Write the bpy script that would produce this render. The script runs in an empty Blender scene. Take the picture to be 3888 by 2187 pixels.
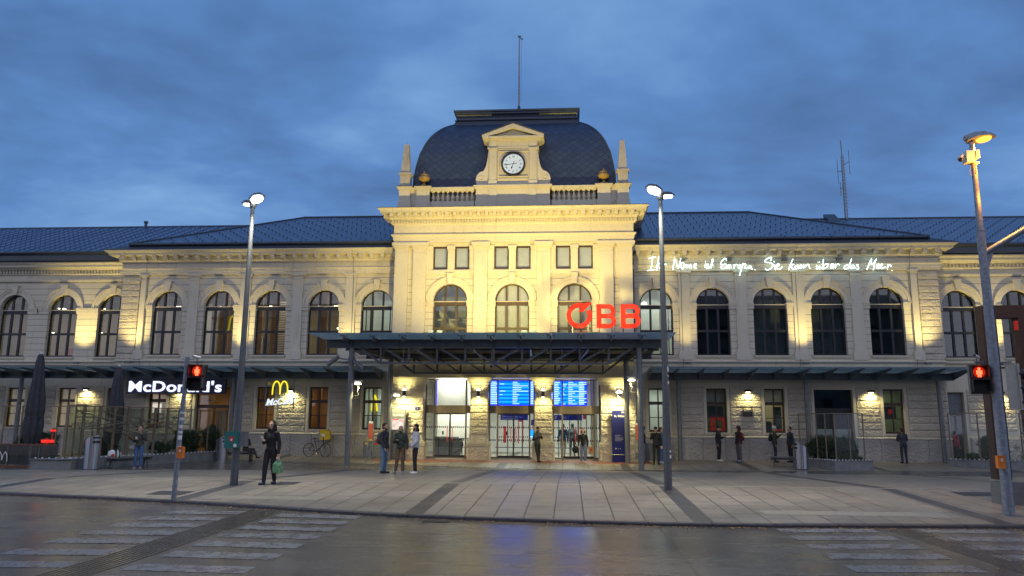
import bpy, bmesh, math, random
from mathutils import Vector, Matrix, noise
R = math.radians
rnd = random.Random(7)
SC = bpy.context.scene
COL = SC.collection

# ------------------------------------------------------------------ camera
W_NAT, F_NAT = 3888.0, 2950.0
cam_d = bpy.data.cameras.new('camera')
cam_d.sensor_width = 36.0
cam_d.lens = 36.0 * F_NAT / W_NAT
cam_d.clip_start, cam_d.clip_end = 0.1, 2000
cam = bpy.data.objects.new('camera', cam_d)
COL.objects.link(cam)
cam.matrix_world = (Matrix.Translation((2.9, -41.0, 1.6)) @ Matrix.Rotation(0.0743, 4, 'Z')
                    @ Matrix.Rotation(R(90) + 0.1762, 4, 'X') @ Matrix.Rotation(0.0075, 4, 'Z'))
SC.camera = cam

# ------------------------------------------------------------------ world: blue hour sky with soft cloud
SKY_GAIN = 1.0
world = bpy.data.worlds.new('World'); SC.world = world
world.use_nodes = True
nt = world.node_tree; nt.nodes.clear()
def wn(t, **k):
    n = nt.nodes.new(t)
    for a, b in k.items(): setattr(n, a, b)
    return n
def wm(op, a, b=None, c=None):
    n = wn('ShaderNodeMath', operation=op)
    for i, v in enumerate((a, b, c)):
        if v is None: continue
        if isinstance(v, (int, float)): n.inputs[i].default_value = v
        else: nt.links.new(v, n.inputs[i])
    return n.outputs[0]
tc = wn('ShaderNodeTexCoord'); sp = wn('ShaderNodeSeparateXYZ')
nt.links.new(tc.outputs['Generated'], sp.inputs[0])
dx, dy, dz = sp.outputs
den = wm('ADD', wm('MAXIMUM', dz, 0.0), 0.16)
cb = wn('ShaderNodeCombineXYZ')
nt.links.new(wm('DIVIDE', dx, den), cb.inputs[0]); nt.links.new(wm('MULTIPLY', wm('DIVIDE', dy, den), 1.35), cb.inputs[1])
n1 = wn('ShaderNodeTexNoise'); n1.inputs['Scale'].default_value = .85; n1.inputs['Detail'].default_value = 5
n1.inputs['Roughness'].default_value = 0.55; n1.inputs['Distortion'].default_value = 0.25
nt.links.new(cb.outputs[0], n1.inputs['Vector'])
ramp = wn('ShaderNodeValToRGB')
e = ramp.color_ramp.elements
e[0].position = 0.38; e[0].color = (0.060, 0.145, 0.335, 1)
e[1].position = 0.64; e[1].color = (0.205, 0.400, 0.725, 1)
m_ = ramp.color_ramp.elements.new(0.50); m_.color = (0.098, 0.235, 0.530, 1)
n2 = wn('ShaderNodeTexNoise'); n2.inputs['Scale'].default_value = 2.4; n2.inputs['Detail'].default_value = 6; n2.inputs['Roughness'].default_value = .6; n2.inputs['Distortion'].default_value = .4
nt.links.new(cb.outputs[0], n2.inputs['Vector'])
nt.links.new(wm('ADD', wm('MULTIPLY', n1.outputs['Fac'], .84), wm('MULTIPLY', n2.outputs['Fac'], .16)), ramp.inputs[0])
# a paler belt just over the roofs, and the dusk side behind the camera, brightened to light the facade
belt = wm('POWER', wm('SUBTRACT', 1.0, wm('MINIMUM', wm('ABSOLUTE', dz), 1.0)), 6.0)
mixb = wn('ShaderNodeMix', data_type='RGBA'); nt.links.new(wm('MULTIPLY', belt, 0.45), mixb.inputs['Factor'])
nt.links.new(ramp.outputs[0], mixb.inputs[6]); mixb.inputs[7].default_value = (0.125, 0.300, 0.640, 1)
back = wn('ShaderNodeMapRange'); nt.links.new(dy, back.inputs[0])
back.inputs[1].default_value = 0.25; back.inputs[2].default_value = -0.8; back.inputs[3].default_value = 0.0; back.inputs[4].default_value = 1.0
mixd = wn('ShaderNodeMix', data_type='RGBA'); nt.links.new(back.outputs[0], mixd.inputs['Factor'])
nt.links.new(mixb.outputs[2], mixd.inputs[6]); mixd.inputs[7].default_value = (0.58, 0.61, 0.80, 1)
# a Nishita sky at dusk gives a little of its own gradient
sky = wn('ShaderNodeTexSky', sky_type='NISHITA'); sky.sun_disc = False
sky.sun_elevation = R(-2.0); sky.sun_rotation = R(200)
bg = wn('ShaderNodeBackground'); bg.inputs[1].default_value = SKY_GAIN
bg2 = wn('ShaderNodeBackground'); bg2.inputs[1].default_value = 0.1
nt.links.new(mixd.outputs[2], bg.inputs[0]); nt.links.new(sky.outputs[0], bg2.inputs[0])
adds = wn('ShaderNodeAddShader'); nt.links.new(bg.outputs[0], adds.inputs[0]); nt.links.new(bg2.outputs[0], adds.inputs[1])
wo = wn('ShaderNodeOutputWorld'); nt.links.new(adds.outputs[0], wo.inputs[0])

# the sun is below the roofs: a very wide, weak lamp stands for the bright dusk side
sun_d = bpy.data.lights.new('sun', 'SUN'); sun_d.energy = 0.05; sun_d.angle = R(60); sun_d.color = (1.0, 0.93, 0.88)
sun = bpy.data.objects.new('sun', sun_d); COL.objects.link(sun); sun.rotation_euler = (R(60), 0, R(-20))

SC.view_settings.view_transform = 'Standard'; SC.view_settings.look = 'None'
SC.view_settings.exposure = 0.0; SC.view_settings.gamma = 1.0
cy = SC.cycles
cy.use_denoising = True
try: cy.denoiser = 'OPENIMAGEDENOISE'
except Exception: pass
cy.max_bounces = 6; cy.diffuse_bounces = 3; cy.glossy_bounces = 3; cy.transmission_bounces = 3
cy.transparent_max_bounces = 12; cy.sample_clamp_indirect = 2.5; cy.caustics_reflective = False; cy.caustics_refractive = False

# ------------------------------------------------------------------ materials
class NT:
    def __init__(s, name):
        s.m = bpy.data.materials.new(name); s.m.use_nodes = True
        s.t = s.m.node_tree; s.t.nodes.clear()
        s.out = s.t.nodes.new('ShaderNodeOutputMaterial')
    def n(s, t, **k):
        n = s.t.nodes.new(t)
        for a, b in k.items(): setattr(n, a, b)
        return n
    def l(s, a, b): s.t.links.new(a, b)
    def mth(s, op, a, b=None, c=None):
        n = s.n('ShaderNodeMath', operation=op)
        for i, v in enumerate((a, b, c)):
            if v is None: continue
            if isinstance(v, (int, float)): n.inputs[i].default_value = v
            else: s.l(v, n.inputs[i])
        return n.outputs[0]
    def xyz(s):
        tc = s.n('ShaderNodeTexCoord'); sp = s.n('ShaderNodeSeparateXYZ'); s.l(tc.outputs['Object'], sp.inputs[0])
        s.obj = tc.outputs['Object']; return sp.outputs
    def noise(s, scale, detail=4, rough=.55, vec=None, dist=0):
        n = s.n('ShaderNodeTexNoise'); n.inputs['Scale'].default_value = scale; n.inputs['Detail'].default_value = detail
        n.inputs['Roughness'].default_value = rough; n.inputs['Distortion'].default_value = dist
        if vec is None:
            if not hasattr(s, 'obj'): s.xyz()
            vec = s.obj
        s.l(vec, n.inputs['Vector']); return n.outputs['Fac']
    def mix(s, fac, a, b):
        n = s.n('ShaderNodeMix', data_type='RGBA')
        for i, v in ((0, fac), (6, a), (7, b)):
            if isinstance(v, (int, float)): n.inputs[i].default_value = v
            elif isinstance(v, tuple): n.inputs[i].default_value = (*v, 1)
            else: s.l(v, n.inputs[i])
        return n.outputs[2]
    def rng(s, v, a, b, c, d):
        n = s.n('ShaderNodeMapRange'); s.l(v, n.inputs[0])
        for i, x in enumerate((a, b, c, d)): n.inputs[i+1].default_value = x
        return n.outputs[0]
    def comb(s, x, y, z=0.0):
        n = s.n('ShaderNodeCombineXYZ')
        for i, v in enumerate((x, y, z)):
            if isinstance(v, (int, float)): n.inputs[i].default_value = v
            else: s.l(v, n.inputs[i])
        return n.outputs[0]
    def bsdf(s, col, rough=.6, metal=0.0, height=None, bstr=.5, bdist=.02, spec=.5, emis=None, estr=0, coat=0):
        p = s.n('ShaderNodeBsdfPrincipled')
        for k, v in (('Base Color', col), ('Roughness', rough), ('Metallic', metal), ('Specular IOR Level', spec), ('Coat Weight', coat)):
            if isinstance(v, tuple): p.inputs[k].default_value = (*v, 1)
            elif isinstance(v, (int, float)): p.inputs[k].default_value = v
            else: s.l(v, p.inputs[k])
        if height is not None:
            b = s.n('ShaderNodeBump'); b.inputs['Strength'].default_value = bstr; b.inputs['Distance'].default_value = bdist
            s.l(height, b.inputs['Height']); s.l(b.outputs[0], p.inputs['Normal'])
        if emis is not None:
            if isinstance(emis, tuple): p.inputs['Emission Color'].default_value = (*emis, 1)
            else: s.l(emis, p.inputs['Emission Color'])
            p.inputs['Emission Strength'].default_value = estr
        s.l(p.outputs[0], s.out.inputs[0]); return s.m

def plain(name, col, rough=.55, metal=0.0, var=.15, scale=6.0, bump=.0, spec=.5):
    t = NT(name); t.xyz(); f = t.noise(scale, 5)
    c2 = tuple(max(0, c*(1-var)) for c in col); c1 = tuple(min(1, c*(1+var)) for c in col)
    c = t.mix(t.rng(f, .3, .7, 0, 1), c2, c1)
    r = t.rng(t.noise(scale*2.3, 3), .3, .7, max(.05, rough-.08), min(1, rough+.08))
    return t.bsdf(c, r, metal, height=f if bump else None, bstr=bump, spec=spec)

def stucco(name, base, lines=None, dirt=.4, streak=.55, bump=.15):
    t = NT(name); x, y, z = t.xyz()
    big = t.noise(.45, 4, .6); fine = t.noise(9, 5, .65)
    st = t.noise(1.0, 5, .6, t.comb(t.mth('MULTIPLY', x, 3.2), y, t.mth('MULTIPLY', z, .35)))
    c = t.mix(t.rng(big, .3, .7, 0, 1), tuple(b*.88 for b in base), base)
    c = t.mix(t.mth('MULTIPLY', t.rng(fine, .5, .8, 0, 1), dirt), c, tuple(b*.62 for b in base))
    c = t.mix(t.mth('MULTIPLY', t.rng(st, .56, .8, 0, 1), streak), c, (base[0]*.45, base[1]*.43, base[2]*.38))
    h = fine
    if lines:
        sp, off, wdt = lines
        fr = t.mth('FRACT', t.mth('DIVIDE', t.mth('SUBTRACT', z, off), sp))
        wob = t.mth('MULTIPLY', fine, .012)
        ln = t.mth('LESS_THAN', fr, t.mth('ADD', wob, wdt/sp))
        c = t.mix(t.mth('MULTIPLY', ln, .72), c, (.07, .062, .05))
        h = t.mth('SUBTRACT', t.mth('MULTIPLY', fine, .25), t.mth('MULTIPLY', ln, 1.2))
    return t.bsdf(c, .82, 0, height=h, bstr=bump if not lines else .5, bdist=.012, spec=.25)

def rough_stone(name, base):
    t = NT(name); t.xyz()
    v = t.n('ShaderNodeTexVoronoi'); v.inputs['Scale'].default_value = 11; v.inputs['Randomness'].default_value = 1
    warp = t.n('ShaderNodeVectorMath', operation='ADD'); nn = t.n('ShaderNodeTexNoise'); nn.inputs['Scale'].default_value = 6
    sc = t.n('ShaderNodeVectorMath', operation='SCALE'); sc.inputs[3].default_value = .18
    t.l(t.obj, nn.inputs['Vector']); t.l(nn.outputs['Color'], sc.inputs[0]); t.l(t.obj, warp.inputs[0]); t.l(sc.outputs[0], warp.inputs[1])
    t.l(warp.outputs[0], v.inputs['Vector'])
    f = t.noise(26, 5, .7)
    h = t.mth('ADD', v.outputs['Distance'], t.mth('MULTIPLY', f, .35))
    c = t.mix(t.rng(t.noise(1.3, 4), .3, .7, 0, 1), tuple(b*.78 for b in base), base)
    c = t.mix(t.mth('MULTIPLY', t.rng(f, .55, .75, 0, 1), .3), c, tuple(b*.5 for b in base))
    return t.bsdf(c, .88, 0, height=h, bstr=.9, bdist=.035, spec=.2)

CREAM = (.66, .615, .50)
M = {}
M['stucco'] = stucco('cream_stucco', CREAM)
M['stucco_lines'] = stucco('cream_stucco_coursed', CREAM, lines=(.352, .03, .022))
M['trim'] = stucco('cream_moulding_stucco', (.68, .63, .51), dirt=.75, streak=.45)
M['rough'] = rough_stone('rough_hewn_stucco', (.60, .54, .44))
M['base'] = rough_stone('rough_base_stone', (.46, .44, .41))
M['oldstone'] = stucco('weathered_stone', (.50, .46, .40), dirt=.8, streak=.9, bump=.4)
M['frame'] = plain('dark_window_frame', (.016, .018, .026), .45)
M['frame_brown'] = plain('brown_window_frame', (.060, .036, .024), .45)
M['steel'] = plain('dark_grey_steel', (.115, .125, .140), .42, .3)
M['steel_mid'] = plain('mid_grey_steel', (.17, .18, .19), .4, .35)
M['galv'] = plain('galvanised_steel', (.27, .30, .34), .48, .55, var=.25, scale=14)
M['black'] = plain('black_plastic', (.013, .013, .014), .45)
M['greymetal'] = plain('grey_powder_coat', (.14, .155, .175), .45, .1)
M['bronze'] = plain('brown_powder_coat', (.215, .170, .125), .5, .2)
M['totem'] = plain('brown_cladding', (.040, .025, .024), .5, .1)
M['wood'] = plain('reddish_wood', (.17, .065, .035), .6)
M['white'] = plain('white_paint', (.75, .75, .74), .5)
M['red'] = plain('red_paint', (.55, .03, .025), .45)
M['orange'] = plain('orange_plastic', (.75, .20, .02), .45)
M['yellow'] = plain('yellow_paint', (.72, .50, .02), .45)
M['blue'] = plain('deep_blue_panel', (.012, .018, .17), .35)
M['teal'] = plain('teal_sticker', (.02, .16, .15), .5)
M['concrete'] = plain('planter_concrete', (.20, .21, .215), .75, var=.2, scale=3, bump=.2)
M['leaf'] = plain('leaves', (.028, .055, .018), .6, var=.5, scale=3)
M['leafstem'] = plain('stems', (.06, .045, .03), .8)
M['parasol'] = plain('dark_grey_canvas', (.060, .062, .072), .85)
M['skin'] = plain('skin', (.46, .27, .19), .5, var=.06)
M['gold'] = plain('gilded_stone', (.34, .22, .07), .55)

def emit(name, col, s, var=0.0, scale=6.0):
    t = NT(name); t.xyz()
    e = t.n('ShaderNodeEmission')
    if var:
        t.l(t.mix(t.rng(t.noise(scale, 2), .3, .7, 0, 1), tuple(c*(1-var) for c in col), tuple(c*(1+var) for c in col)), e.inputs[0])
    else: e.inputs[0].default_value = (*col, 1)
    e.inputs[1].default_value = s
    t.l(e.outputs[0], t.out.inputs[0]); return t.m
M['lamp_white'] = emit('lamp_glow_white', (1, .98, .86), 14)
M['lamp_sodium'] = emit('lamp_glow_sodium', (1, .40, .05), 3.0)
M['lamp_warm'] = emit('lamp_glow_warm', (1, .88, .62), 9)
M['neon'] = emit('neon_tube_glow', (.70, 1.0, .94), 4.8)
M['sign_red'] = emit('letter_glow_red', (1, .058, .024), 1.25, .35, 3.0)
M['sign_white'] = emit('letter_glow_white', (.66, .72, 1), 1.7)
M['sign_yellow'] = emit('letter_glow_yellow', (1, .80, .03), 1.25)
M['sig_red'] = emit('signal_glow_red', (1, .045, .015), 6)
M['sig_core'] = emit('signal_glow_core', (1, .12, .045), 3.4)
M['led'] = emit('led_glow_red', (1, .04, .03), 1.0)
M['scr_cyan'] = emit('screen_row_cyan', (.004, .16, 1), 4.4)
M['scr_blue'] = emit('screen_row_blue', (.0, .062, .8), 4.4)
M['scr_white'] = emit('screen_text_white', (.33, .48, 1), 3.2)
M['scr_deep'] = emit('screen_edge_blue', (.01, .02, .9), 2.5)
M['scr_green'] = emit('screen_green', (.05, .62, .42), .9)
M['poster_lit'] = emit('lit_poster', (1, .86, .74), .95, .25, 5)
M['dial'] = emit('clock_dial_glow', (.80, .86, .84), .78, .12, 1.2)
M['ceil_glow'] = emit('ceiling_strip_glow', (1, .97, .9), 3.5)
M['red_dim'] = emit('dim_red_sign', (1, .06, .04), .16)
M['yel_dim'] = emit('dim_yellow_arches', (1, .80, .05), .40)
M['pend'] = emit('pendant_glow', (1, .86, .6), 8)

def glass(name, tint=(1, 1, 1), refl=.10, rough=.02, gcol=(1, 1, 1), milk=None):
    t = NT(name)
    tr = t.n('ShaderNodeBsdfTransparent'); tr.inputs[0].default_value = (*tint, 1)
    gl = t.n('ShaderNodeBsdfGlossy'); gl.inputs['Roughness'].default_value = rough; gl.inputs[0].default_value = (*gcol, 1)
    geo = t.n('ShaderNodeNewGeometry'); dp = t.n('ShaderNodeVectorMath', operation='DOT_PRODUCT')
    t.l(geo.outputs['Incoming'], dp.inputs[0]); t.l(geo.outputs['Normal'], dp.inputs[1])
    sch = t.mth('POWER', t.mth('SUBTRACT', 1.0, t.mth('MINIMUM', t.mth('ABSOLUTE', dp.outputs['Value']), 1.0)), 5.0)
    f = t.mth('MINIMUM', t.mth('ADD', t.mth('MULTIPLY', sch, .8), refl), 1.0)
    mx = t.n('ShaderNodeMixShader'); t.l(f, mx.inputs[0]); t.l(tr.outputs[0], mx.inputs[1]); t.l(gl.outputs[0], mx.inputs[2])
    if milk:
        df = t.n('ShaderNodeBsdfTranslucent'); df.inputs[0].default_value = (*milk, 1); d2 = t.n('ShaderNodeBsdfDiffuse'); d2.inputs[0].default_value = (*milk, 1)
        ad = t.n('ShaderNodeMixShader'); ad.inputs[0].default_value = .5; t.l(df.outputs[0], ad.inputs[1]); t.l(d2.outputs[0], ad.inputs[2])
        m2 = t.n('ShaderNodeMixShader'); m2.inputs[0].default_value = .55; t.l(mx.outputs[0], m2.inputs[1]); t.l(ad.outputs[0], m2.inputs[2])
        t.l(m2.outputs[0], t.out.inputs[0]); return t.m
    t.l(mx.outputs[0], t.out.inputs[0]); return t.m
M['glass'] = glass('window_glass', (.92, .95, .93), .075)
M['glass_blue'] = glass('canopy_glass', (.60, .74, .80), .08, .10, milk=(.46, .60, .68))
M['glass_clear'] = glass('clear_glass', (.95, .97, .96), .03)
M['glass_print'] = glass('printed_glass', (.72, .78, .74), .05, .08)

def brushed():
    t = NT('brushed_stainless'); x, y, z = t.xyz()
    ang = t.mth('ARCTAN2', y, x)
    n = t.noise(1.0, 3, .6, t.comb(t.mth('MULTIPLY', ang, 5.0), 0.0, t.mth('MULTIPLY', z, .2)))
    c = t.mix(t.rng(n, .3, .7, 0, 1), (.28, .29, .33), (.62, .62, .66))
    return t.bsdf(c, t.rng(n, .3, .7, .22, .38), .95)
M['stainless'] = brushed()

def roof_mat(name, bw, rh, kz, base, axis='x', off=.5):
    t = NT(name); x, y, z = t.xyz()
    u = x if axis == 'x' else y
    b = t.n('ShaderNodeTexBrick'); b.offset = off
    t.l(t.comb(u, t.mth('MULTIPLY', z, kz)), b.inputs['Vector'])
    b.inputs['Scale'].default_value = 1; b.inputs['Brick Width'].default_value = bw; b.inputs['Row Height'].default_value = rh
    b.inputs['Mortar Size'].default_value = .028; b.inputs['Mortar Smooth'].default_value = .2
    b.inputs['Color1'].default_value = (*base, 1); b.inputs['Color2'].default_value = (*[c*.82 for c in base], 1)
    b.inputs['Mortar'].default_value = (.012, .013, .017, 1)
    c = t.mix(t.mth('MULTIPLY', t.rng(t.noise(.6, 4), .35, .7, 0, 1), .35), b.outputs['Color'], tuple(q*.5 for q in base))
    h = t.mth('SUBTRACT', 1.0, b.outputs['Fac'])
    return t.bsdf(c, .34, .3, height=h, bstr=.7, bdist=.03)
M['tiles'] = roof_mat('metal_roof_shingles', .42, .24, 2.1, (.120, .195, .340))
M['seam'] = roof_mat('standing_seam_roof', .62, 50, 2.1, (.120, .195, .340), off=0)
M['tiles_side'] = roof_mat('metal_roof_shingles_side', .42, .24, 2.1, (.120, .195, .340), axis='y')
def rhomb():
    t = NT('rhombic_slate'); x, y, z = t.xyz()
    geo = t.n('ShaderNodeNewGeometry'); sp = t.n('ShaderNodeSeparateXYZ'); t.l(geo.outputs['Normal'], sp.inputs[0])
    side = t.mth('GREATER_THAN', t.mth('ABSOLUTE', sp.outputs[0]), t.mth('ABSOLUTE', sp.outputs[1]))
    u = t.mth('ADD', t.mth('MULTIPLY', x, t.mth('SUBTRACT', 1.0, side)), t.mth('MULTIPLY', y, side))
    u = t.mth('MULTIPLY', u, 2.05)
    # distance up the curved slope: rows stay even in height near the base and close up towards the top
    v = t.mth('MULTIPLY', z, 2.6)
    a = t.mth('FRACT', t.mth('ADD', u, v)); b = t.mth('FRACT', t.mth('SUBTRACT', u, v))
    la = t.mth('LESS_THAN', a, .09); lb = t.mth('LESS_THAN', b, .09)
    ln = t.mth('MAXIMUM', la, lb)
    cell = t.n('ShaderNodeTexWhiteNoise', noise_dimensions='2D')
    t.l(t.comb(t.mth('FLOOR', t.mth('ADD', u, v)), t.mth('FLOOR', t.mth('SUBTRACT', u, v))), cell.inputs['Vector'])
    c = t.mix(cell.outputs['Value'], (.015, .034, .085), (.024, .050, .115))
    c = t.mix(t.mth('MULTIPLY', ln, .85), c, (.012, .013, .018))
    return t.bsdf(c, .40, 0, height=t.mth('SUBTRACT', 1.0, ln), bstr=.6, bdist=.02)
M['rhomb'] = rhomb()
M['lead'] = plain('dark_sheet_metal', (.050, .064, .088), .4, .3)

def paving():
    t = NT('wet_slab_paving'); x, y, z = t.xyz()
    b = t.n('ShaderNodeTexBrick'); b.offset = .5
    t.l(t.comb(y, t.mth('ADD', x, .43)), b.inputs['Vector'])
    b.inputs['Scale'].default_value = 1; b.inputs['Brick Width'].default_value = 1.2; b.inputs['Row Height'].default_value = .6
    b.inputs['Mortar Size'].default_value = .015; b.inputs['Mortar Smooth'].default_value = .1
    b.inputs['Color1'].default_value = (.260, .226, .176, 1); b.inputs['Color2'].default_value = (.315, .276, .216, 1)
    b.inputs['Mortar'].default_value = (.020, .018, .016, 1)
    fine = t.noise(60, 3, .7); big = t.noise(.35, 5, .6); mid = t.noise(3.0, 4, .6)
    c = t.mix(t.mth('MULTIPLY', t.rng(fine, .45, .7, 0, 1), .35), b.outputs['Color'], (.10, .092, .083))
    c = t.mix(t.mth('MULTIPLY', t.rng(mid, .5, .75, 0, 1), .35), c, (.12, .11, .10))
    sp_ = t.n('ShaderNodeTexVoronoi'); sp_.inputs['Scale'].default_value = 2.2; sp_.inputs['Randomness'].default_value = 1; t.l(t.obj, sp_.inputs['Vector'])
    c = t.mix(t.mth('MULTIPLY', t.mth('LESS_THAN', sp_.outputs['Distance'], .055), .55), c, (.06, .055, .05))
    stn = t.noise(.9, 6, .7, dist=.8); c = t.mix(t.mth('MULTIPLY', t.rng(stn, .52, .68, 0, 1), .30), c, (.085, .076, .062))
    # dark bands of basalt slabs every 5.8 m
    fr = t.mth('FRACT', t.mth('DIVIDE', t.mth('ADD', x, .5 + 5.775*10), 5.775))
    band = t.mth('LESS_THAN', fr, .40/5.775)
    jn = t.mth('LESS_THAN', t.mth('FRACT', t.mth('DIVIDE', y, .6)), .02)
    bandc = t.mix(jn, t.mix(mid, (.038, .038, .042), (.060, .058, .062)), (.02, .02, .02))
    c = t.mix(band, c, bandc)
    wet = t.rng(big, .38, .66, 0, 1)
    c = t.mix(t.mth('MULTIPLY', wet, .35), c, (.09, .08, .07))
    r = t.mth('ADD', t.rng(big, .38, .66, .46, .27), t.mth('MULTIPLY', fine, .12))
    h = t.mth('ADD', t.mth('MULTIPLY', t.mth('SUBTRACT', 1.0, b.outputs['Fac']), 1.0), t.mth('MULTIPLY', fine, .25))
    return t.bsdf(c, r, 0, height=h, bstr=.35, bdist=.01, spec=.5)
M['paving'] = paving()
def roadm():
    t = NT('wet_concrete_road'); x, y, z = t.xyz()
    fine = t.noise(85, 3, .75); big = t.noise(.28, 5, .6, dist=.4); mid = t.noise(2.2, 5, .65)
    long_ = t.noise(1.0, 4, .55, t.comb(t.mth('MULTIPLY', x, .25), t.mth('MULTIPLY', y, 2.2), 0.0))
    c = t.mix(t.rng(mid, .3, .7, 0, 1), (.105, .094, .080), (.155, .139, .117))
    c = t.mix(t.mth('MULTIPLY', t.rng(fine, .5, .7, 0, 1), .55), c, (.17, .155, .135))
    c = t.mix(t.mth('MULTIPLY', t.rng(fine, .5, .32, 0, 1), .6), c, (.045, .042, .04))
    agg = t.noise(22, 4, .7); c = t.mix(t.mth('MULTIPLY', t.rng(agg, .45, .62, 0, 1), .45), c, (.035, .031, .027))
    vo = t.n('ShaderNodeTexVoronoi', feature='DISTANCE_TO_EDGE'); vo.inputs['Scale'].default_value = .55
    wv = t.n('ShaderNodeVectorMath', operation='ADD'); nn = t.n('ShaderNodeTexNoise'); nn.inputs['Scale'].default_value = 1.8; nn.inputs['Detail'].default_value = 5; t.l(t.obj, nn.inputs['Vector']); t.l(t.obj, wv.inputs[0]); t.l(nn.outputs['Color'], wv.inputs[1]); t.l(wv.outputs[0], vo.inputs['Vector'])
    crk = t.mth('MULTIPLY', t.mth('LESS_THAN', vo.outputs['Distance'], .006), t.rng(t.noise(.25, 2), .5, .56, 0, 1)); c = t.mix(t.mth('MULTIPLY', crk, .6), c, (.02, .018, .016))
    wob = t.mth('MULTIPLY', t.noise(1.5, 3), .05)
    ln = t.mth('LESS_THAN', t.mth('ABSOLUTE', t.mth('ADD', t.mth('SUBTRACT', t.mth('FRACT', t.mth('DIVIDE', t.mth('ADD', x, 1.485+4.05*12), 4.05)), .5), t.mth('MULTIPLY', wob, .1))), .005)
    l2 = t.mth('LESS_THAN', t.mth('ABSOLUTE', t.mth('ADD', t.mth('ADD', y, 28.2), wob)), .012)
    c = t.mix(t.mth('MULTIPLY', t.mth('MAXIMUM', ln, t.mth('MULTIPLY', l2, .5)), .85), c, (.015, .014, .013))
    wet = t.rng(t.mth('ADD', t.mth('MULTIPLY', big, .6), t.mth('MULTIPLY', long_, .4)), .42, .60, 0, 1)
    c = t.mix(t.mth('MULTIPLY', wet, .4), c, (.06, .055, .05))
    r = t.mth('ADD', t.rng(wet, 0, 1, .23, .14), t.mth('MULTIPLY', fine, .12))
    return t.bsdf(c, r, 0, height=t.mth('MULTIPLY', fine, 1.0), bstr=.16, bdist=.005, spec=.6)
M['road'] = roadm()
def worn_paint():
    t = NT('worn_road_paint'); x, y, z = t.xyz()
    f = t.noise(3.5, 6, .7); g = t.noise(70, 3, .7)
    c = t.mix(t.rng(f, .34, .50, 0, 1), (.115, .106, .096), (.195, .195, .205))
    c = t.mix(t.mth('MULTIPLY', t.rng(g, .5, .7, 0, 1), .4), c, (.14, .135, .13))
    return t.bsdf(c, t.rng(f, .35, .65, .18, .40), 0, height=g, bstr=.2, bdist=.005)
M['paint'] = worn_paint()
M['kerb'] = plain('dark_kerb_stone', (.062, .055, .058), .4, var=.3, scale=9, bump=.2)
M['kerbtop'] = plain('grey_kerb_stone', (.13, .118, .108), .35, var=.25, scale=12, bump=.2)
M['lightslab'] = plain('pale_tactile_slab', (.30, .285, .255), .38, var=.15, scale=20, bump=.3)
M['paleslab'] = plain('pale_slab', (.300, .268, .215), .42, var=.15, scale=9, bump=.2)
M['guide'] = plain('grey_guide_ribs', (.150, .134, .112), .20, var=.2, scale=8)
M['darkslab'] = plain('dark_grating', (.035, .028, .030), .5, var=.3, scale=20, bump=.3)
M['redslab'] = plain('red_entrance_tile', (.22, .075, .045), .35, var=.2, scale=6)
M['floor_in'] = plain('pale_polished_floor', (.46, .46, .48), .16, var=.06)
M['wall_in'] = plain('white_interior_wall', (.72, .72, .66), .7, var=.05, scale=2)
M['wall_dim'] = plain('beige_interior_wall', (.42, .36, .25), .7, var=.1, scale=2)
M['wall_wood'] = plain('orange_wood_panel', (.50, .27, .09), .5, var=.2, scale=2)
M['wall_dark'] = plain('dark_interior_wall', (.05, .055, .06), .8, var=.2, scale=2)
M['back_panel'] = plain('pale_grey_panel', (.55, .55, .60), .8, var=.08, scale=3)
M['curtain'] = plain('grey_green_curtain', (.10, .12, .11), .8, var=.2, scale=9)

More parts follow.
